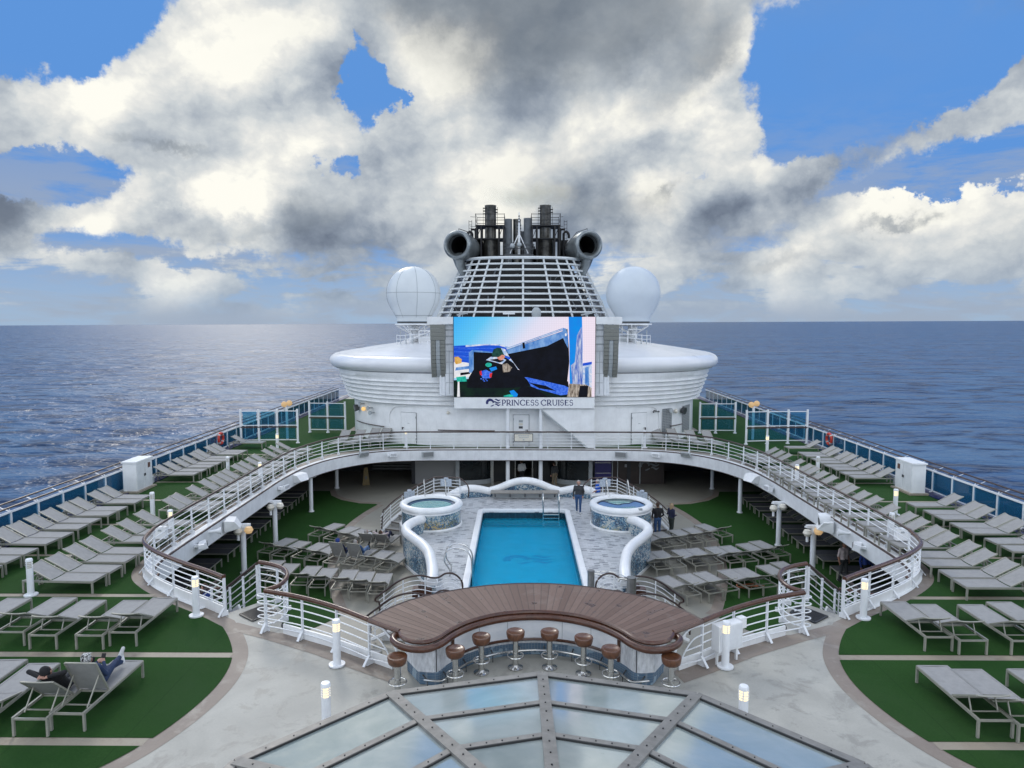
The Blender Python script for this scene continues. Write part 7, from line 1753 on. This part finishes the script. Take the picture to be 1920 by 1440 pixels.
person((-7.15, 31.9, ZL), -17, 'grey haired sunbather in blue jacket and pale jeans left of the pool', sunbather(60, 'cross', 'down', 0.44), 'denim', 'pale_denim', 'black', hair='grey_hair')
person((-7.95, 32.05, ZL), -18, 'sunbather in blue cap and dark jacket left of the pool', sunbather(60, 'flat', 'down', 0.44), 'navy', 'dark_denim', 'black', cap='royal', hat_brim=0.05)
person((-6.5, 34.15, ZL), -12, 'sunbather in dark trousers with legs raised beside the left hot tub', sunbather(36, 'up', 'behind', 0.44), 'pale_pink', 'navy', 'black', hair='brown_hair')
person((-7.2, 34.25, ZL), -12, 'sunbather in white top lying near the left hot tub', sunbather(36, 'flat', 'down', 0.44), 'white', 'navy', 'black', hair='grey_hair')
person((-5.05, 21.85, ZL), -20, 'person in bright blue shirt and shorts on a lounger below the left bar railing', sunbather(60, 'up', 'down', 0.44), 'blue', 'grey', 'grey', hair='brown_hair', sleeve=False, shorts=True)
person((-9.6, 20.2, -1.35), 80, 'person in blue shirt going down the left stairway', standing(1.70, 0.10), 'royal', 'dark_denim', 'white')
person((10.1, 20.9, -1.9), -110, 'person in blue top and navy trousers going down the right stairway', standing(1.72, 0.12), 'blue', 'navy', 'black', sleeve=False)
# ------------------------------------------------------------------ deck fittings
def deck_cabinet(s):
    side = 'left' if s < 0 else 'right'
    t = empty('deck_cabinet', (18.62 * s if s < 0 else 18.2, 33.35 if s < 0 else 33.3, 0.012), label='tall white steel cabinet with small notice by the %s glass balustrade' % side, cat='cabinet', group='white deck cabinets by the balustrades')
    m_ = MB(); m_.bbox(-0.32, 0.32, -0.72, 0.72, 0.09, 1.42); m_.build('body', white, t, bevel=0.012)
    m_ = MB(); m_.bbox(-0.36, 0.36, -0.78, 0.78, 1.422, 1.50); m_.build('lid', white, t, bevel=0.01)
    m_ = MB(); m_.bbox(-0.45, 0.45, -0.85, 0.85, 0.006, 0.088); m_.build('plinth', strip_m, t)
    for y in (-0.36, 0.36):
        m_ = MB(); m_.bbox(-s * 0.322, -s * 0.337, y - 0.33, y + 0.33, 0.16, 1.36); d = m_.build('door', white2, t)
        m_ = MB(); m_.box((-s * 0.345, y * 0.15, 0.75), (0.03, 0.05, 0.12)); m_.build('handle', dgrey, d)
    m_ = MB(); m_.bbox(-s * 0.338, -s * 0.343, 0.30, 0.52, 1.02, 1.26); m_.build('notice', mat('cabinet_notice_' + side, (0.16, 0.07, 0.05), 0.5, var=0.6, vscale=20), t)
    m_ = MB(); m_.bbox(-0.16, 0.16, 0.95, 1.2, 0.09, 0.42); m_.bar((0, 0.75, 0.3), (0, 0.98, 0.3), 0.04); m_.build('junction_box', greyp, t)
deck_cabinet(-1); deck_cabinet(1)
red = mat('lifebuoy_red', (0.62, 0.05, 0.03), 0.45, var=0.2, vscale=6); band = mat('lifebuoy_band', (0.5, 0.5, 0.48), 0.5)
for s, x, y in ((-1, -19.0, 43.8), (1, 18.98, 43.9)):
    t = empty('lifebuoy', (x, y, 0.78), rz=R(90), label='red lifebuoy hung on the %s glass balustrade' % ('left' if s < 0 else 'right'), cat='lifebuoy', group='red lifebuoys on the balustrades')
    m_ = MB(); m_.tube([(0.33 * math.cos(a), 0, 0.33 * math.sin(a)) for a in [2 * PI * i / 24 for i in range(24)]], 0.085, 8, closed=True); m_.build('ring', red, t, smooth=True)
    for a in (0.8, 2.4, 3.9, 5.5):
        m_ = MB(); m_.tube([(0.33 * math.cos(a + d), 0, 0.33 * math.sin(a + d)) for d in (-0.12, 0, 0.12)], 0.09, 8); m_.build('band', band, t, smooth=True)
glob = emit('amber_globe', (1.0, 0.66, 0.32), 0.42)
for s, x, y in ((-1, -16.3, 48.3), (1, 15.7, 48.3)):
    t = empty('globe_lamp_post', (x, y, 0.014), label='white lamp post with twin amber globes behind the %s windbreak' % ('left' if s < 0 else 'right'), cat='lamp post', group='twin globe lamp posts')
    m_ = MB(); m_.cyl((0, 0, 0), 0.09, 2.2, 12); m_.build('pole', railw, t, smooth=50)
    m_ = MB(); m_.bar((-0.16, 0, 2.2), (0.2, 0, 2.22), 0.05); m_.build('arm', railw, t)
    for dx, dz in ((-0.16, 2.4), (0.2, 2.48)):
        m_ = MB(); m_.sphere((dx, -0.02, dz), 0.2, 16, 10); m_.build('globe', glob, t, smooth=True)

# lamps, horns and speakers on the fascia
def edge_pt(px, py):
    """nearest point of the opening edge"""
    return min(FULL_EDGE, key=lambda p: (p[0] - px) ** 2 + (p[1] - py) ** 2)
def fixture(kind, x, y, z, label, group=None):
    ex, ey = edge_pt(x, y); c = Vector((0, 32)) - Vector((ex, ey)); c.normalize(); rz = math.atan2(c.y, c.x) - PI / 2      # local +y points into the opening
    t = empty(kind, (ex + c.x * 0.05, ey + c.y * 0.05, z), rz=rz, label=label, cat='loudspeaker' if 'speaker' in kind or 'horn' in kind else 'floodlight', group=group)
    if kind == 'speaker_box':
        m_ = MB(); n = 0
        a = [(-0.42, 0.03, 0.24), (0.42, 0.03, 0.24), (0.42, 0.40, 0.20), (-0.42, 0.40, 0.20), (-0.34, 0.03, -0.26), (0.34, 0.03, -0.26), (0.30, 0.62, -0.12), (-0.30, 0.62, -0.12)]
        m_.v += a
        for q in ((0, 1, 2, 3), (7, 6, 5, 4), (3, 2, 6, 7), (1, 0, 4, 5), (0, 3, 7, 4), (2, 1, 5, 6)): m_.face(q)
        m_.build('body', white, t, bevel=0.015); m_ = MB(); m_.bbox(-0.3, 0.3, -0.02, 0.03, -0.2, 0.2); m_.build('bracket', railw, t)
    elif kind == 'round_floodlight':
        m_ = MB(); m_.tube([(0, 0.10, 0.05), (0, 0.25, 0.05), (0, 0.52, 0.0)], [0.16, 0.25, 0.27], 18); m_.build('housing', railw, t, smooth=50)
        m_ = MB(); m_.tube([(0, 0.521, 0.0), (0, 0.535, 0)], 0.235, 18); m_.build('lens', mat('flood_lens', (0.25, 0.27, 0.28), 0.15, var=0.4, vscale=12) if 'flood_lens' not in MAT else MAT['flood_lens'], t, smooth=50)
        m_ = MB(); m_.bar((0, -0.02, 0), (0, 0.12, 0.05), 0.12); m_.build('bracket', railw, t)
    elif kind == 'grey_floodlight':
        m_ = MB(); m_.box((0, 0.22, 0.02), (0.62, 0.18, 0.30), rx=-0.5); m_.build('housing', greyp, t, bevel=0.02); m_ = MB()
        for i in range(7): m_.box((-0.27 + i * 0.09, 0.32, 0.04), (0.02, 0.03, 0.26), rx=-0.5)
        m_.build('grille', dgrey, t); m_ = MB(); m_.bar((0, -0.02, 0), (0, 0.15, 0), 0.08); m_.build('bracket', railw, t)
    elif kind == 'horn_loudspeaker':
        m_ = MB(); m_.tube([(0, 0.05, 0), (0, 0.30, 0.0), (0, 0.46, 0.0)], [0.05, 0.08, 0.16], 14, cap=False); m_.build('horn', railw, t, smooth=50, fixn=False); m_ = MB(); m_.tube([(0, 0.40, 0), (0, 0.41, 0)], 0.12, 12); m_.build('throat', black, t)
        m_ = MB(); m_.bar((0, -0.02, 0), (0, 0.1, 0), 0.07); m_.build('bracket', railw, t)
    elif kind == 'flood_unit':
        m_ = MB(); m_.box((0, 0.30, 0.0), (0.44, 0.26, 0.24), rx=0.3); m_.build('housing', railw, t, bevel=0.01); m_ = MB()
        for i in range(5): m_.box((0, 0.44, -0.08 + i * 0.045), (0.38, 0.02, 0.012), rx=0.3)
        m_.build('grille', dgrey, t); m_ = MB(); m_.box((0.28, 0.22, 0.04), (0.16, 0.2, 0.14)); m_.bar((0, -0.02, 0), (0, 0.2, 0), 0.1); m_.build('junction_box', railw, t)
    elif kind == 'flat_speaker':
        m_ = MB(); m_.box((0, 0.14, 0.0), (0.74, 0.2, 0.34)); m_.build('housing', greyp, t, bevel=0.01); m_ = MB(); m_.box((0, 0.243, 0), (0.66, 0.012, 0.26)); m_.build('grille', mat('speaker_mesh_grey', (0.22, 0.23, 0.235), 0.6, var=0.3, vscale=60) if 'speaker_mesh_grey' not in MAT else MAT['speaker_mesh_grey'], t)
        m_ = MB(); m_.bbox(-0.1, 0.1, -0.03, 0.045, -0.1, 0.1); m_.build('bracket', railw, t)
    return t
FX = [('speaker_box', 27.9, -0.28, 'white wedge-shaped loudspeaker low on the %s fascia near the second column'), ('speaker_box', 37.6, -0.28, 'white wedge-shaped loudspeaker far along the %s fascia near the third column'), ('flood_unit', 25.9, -0.30, 'white boxy floodlight at the near end of the %s fascia'), ('flood_unit', 35.4, -0.3, 'small white boxy floodlight midway along the %s fascia'), ('horn_loudspeaker', 26.6, -0.12, 'white horn loudspeaker on the near part of the %s fascia'), ('round_floodlight', 28.8, -0.05, 'large round floodlight on the %s fascia above the wedge loudspeaker')]
for s, side in ((-1, 'left'), (1, 'right')):
    for kd, y, z, lab in FX:
        if kd == 'round_floodlight' and s < 0: continue
        if kd == 'speaker_box' and s > 0 and y < 30: y = 28.2
        fixture(kd, 12.5 * s, y, z, lab % side, 'fittings along the fascia')
    fixture('flat_speaker', 5.95 * s, 44.1, -0.25, 'grey rectangular speaker on the far fascia, %s of the screen posts' % side, 'fittings along the fascia')
    fixture('grey_floodlight', 9.75 * s, 42.9, -0.02, 'grey finned floodlight on the %s far corner of the fascia' % side, 'fittings along the fascia')
    fixture('flood_unit', 8.55 * s, 43.6, -0.22, 'small ribbed floodlight near the %s far corner of the fascia' % side, 'fittings along the fascia')
    # cream lamp clusters on the column heads
    for y, nm in ((29.75, 'nearest'), (33.75, 'second')):
        t = empty('column_lamp', (12.12 * s, y - 0.1, -0.95), label='cream lamp cluster at the head of the %s %s column' % (nm, side), cat='lamp', group='cream lamps on the columns')
        for dx, dz in ((-0.24, 0.05), (0.22, 0.12)):
            m_ = MB(); m_.lathe([(0.0005, -0.14), (0.12, -0.12), (0.19, 0.0), (0.13, 0.14), (0.0005, 0.16)], (dx, -0.1, dz), 14); m_.build('shade', offw if nm == 'second' or dx < 0 else glob, t, smooth=True)
        m_ = MB(); m_.bar((-0.28, -0.08, 0.1), (0.28, -0.08, 0.1), 0.06); m_.cyl((-0.24, -0.1, -0.32), 0.06, 0.22, 10); m_.build('bracket', railw, t)
    for x, y in ((-12.95, 24.3), ):
        t = empty('control_box', (x * s * -1, y, 0.45), label='small white control box fixed inside the %s railing curve' % side, cat='box')
        m_ = MB(); m_.bbox(-0.2, 0.2, -0.1, 0.1, 0.0, 0.42); m_.build('body', white, t, bevel=0.01); m_ = MB(); m_.box((0, -0.11, 0.3), (0.12, 0.02, 0.06)); m_.build('switch', greyp, t)
# white box on the right bar railing
t = empty('control_box', (4.52, 16.17, 0.36), rz=R(27), label='large white electrical box mounted on the railing right of the bar', cat='box')
m_ = MB(); m_.bbox(-0.36, 0.36, -0.13, 0.13, 0, 0.62); m_.build('body', white, t, bevel=0.012)
m_ = MB(); m_.bbox(-0.33, 0.33, -0.142, -0.132, 0.03, 0.59); m_.build('door', white2, t); m_ = MB(); m_.box((0.48, 0.05, 0.52), (0.2, 0.16, 0.26)); m_.build('junction_box', white, t, bevel=0.01)
m_ = MB(); m_.bar((-0.3, 0, 0.0), (-0.3, 0.0, -0.345), 0.05); m_.bar((0.3, 0, 0.0), (0.3, 0.0, -0.345), 0.05); m_.build('leg', white, t)
# notice board on the far railing
t = empty('notice_board', (-0.05, 44.42, 0.52), label='framed beige notice board on the far railing below the screen', cat='sign')
m_ = MB(); m_.bbox(-0.60, 0.60, -0.03, 0.03, -0.02, 0.50); m_.build('frame', dgrey, t)
m_ = MB(); m_.bbox(-0.56, 0.56, -0.042, -0.031, 0.02, 0.46); m_.build('panel', offw, t)
m_ = MB(); rr_ = random.Random(4)
for z, w in ((0.36, 0.34), (0.24, 0.28)):
    x = -w
    while x < w: l_ = rr_.uniform(0.03, 0.07); m_.bbox(x, x + l_, -0.047, -0.043, z - 0.028, z + 0.028); x += l_ + rr_.uniform(0.012, 0.035)
m_.bbox(-0.05, 0.05, -0.047, -0.043, 0.07, 0.15); m_.build('text_lines', greyp, t)
# wet floor sign in the shade
t = empty('wet_floor_sign', (-10.55, 46.6, -2.79), rz=R(12), label='yellow folding wet floor sign in the dark lower deck corner', cat='sign')
yl = mat('sign_yellow', (0.14, 0.09, 0.008), 0.5, var=0.2, vscale=5)
for s in (-1, 1):
    m_ = MB(); m_.v += [(-0.24, s * 0.22, 0), (0.24, s * 0.22, 0), (0.12, 0.01 * s, 1.15), (-0.12, 0.01 * s, 1.15)]; m_.face((0, 1, 2, 3)); o = m_.build('panel', yl, t, fixn=False); md = o.modifiers.new('s', 'SOLIDIFY'); md.thickness = 0.02
m_ = MB(); m_.box((0, -0.14, 0.5), (0.14, 0.012, 0.2), rx=-0.18); m_.build('symbol', dgrey, t)
# orange hose tangle on the lower right
t = empty('hose', (8.9, 27.9, -2.78), label='thin orange hose looped under a lounger on the right lower turf', cat='hose')
P = [(0.45 * math.sin(a * 1.3) * (1 + 0.3 * math.sin(a)), 0.3 * math.cos(a * 1.7), 0.03 + 0.28 * abs(math.sin(a * 0.8))) for a in [i * 0.35 for i in range(40)]]
m_ = MB(); m_.tube(spline(P, 3), 0.016, 5); m_.build('tube', mat('hose_orange', (0.38, 0.13, 0.06), 0.5), t, smooth=True)
t = empty('lounger_float', (3.55, 16.8, -2.79), label='dark red ball on the lower deck behind the right end of the bar', cat='ball')
m_ = MB(); m_.sphere((0, 0, 0.17), 0.17, 16, 10); m_.build('ball', mat('maroon_ball', (0.14, 0.05, 0.05), 0.4, var=0.2), t, smooth=True)
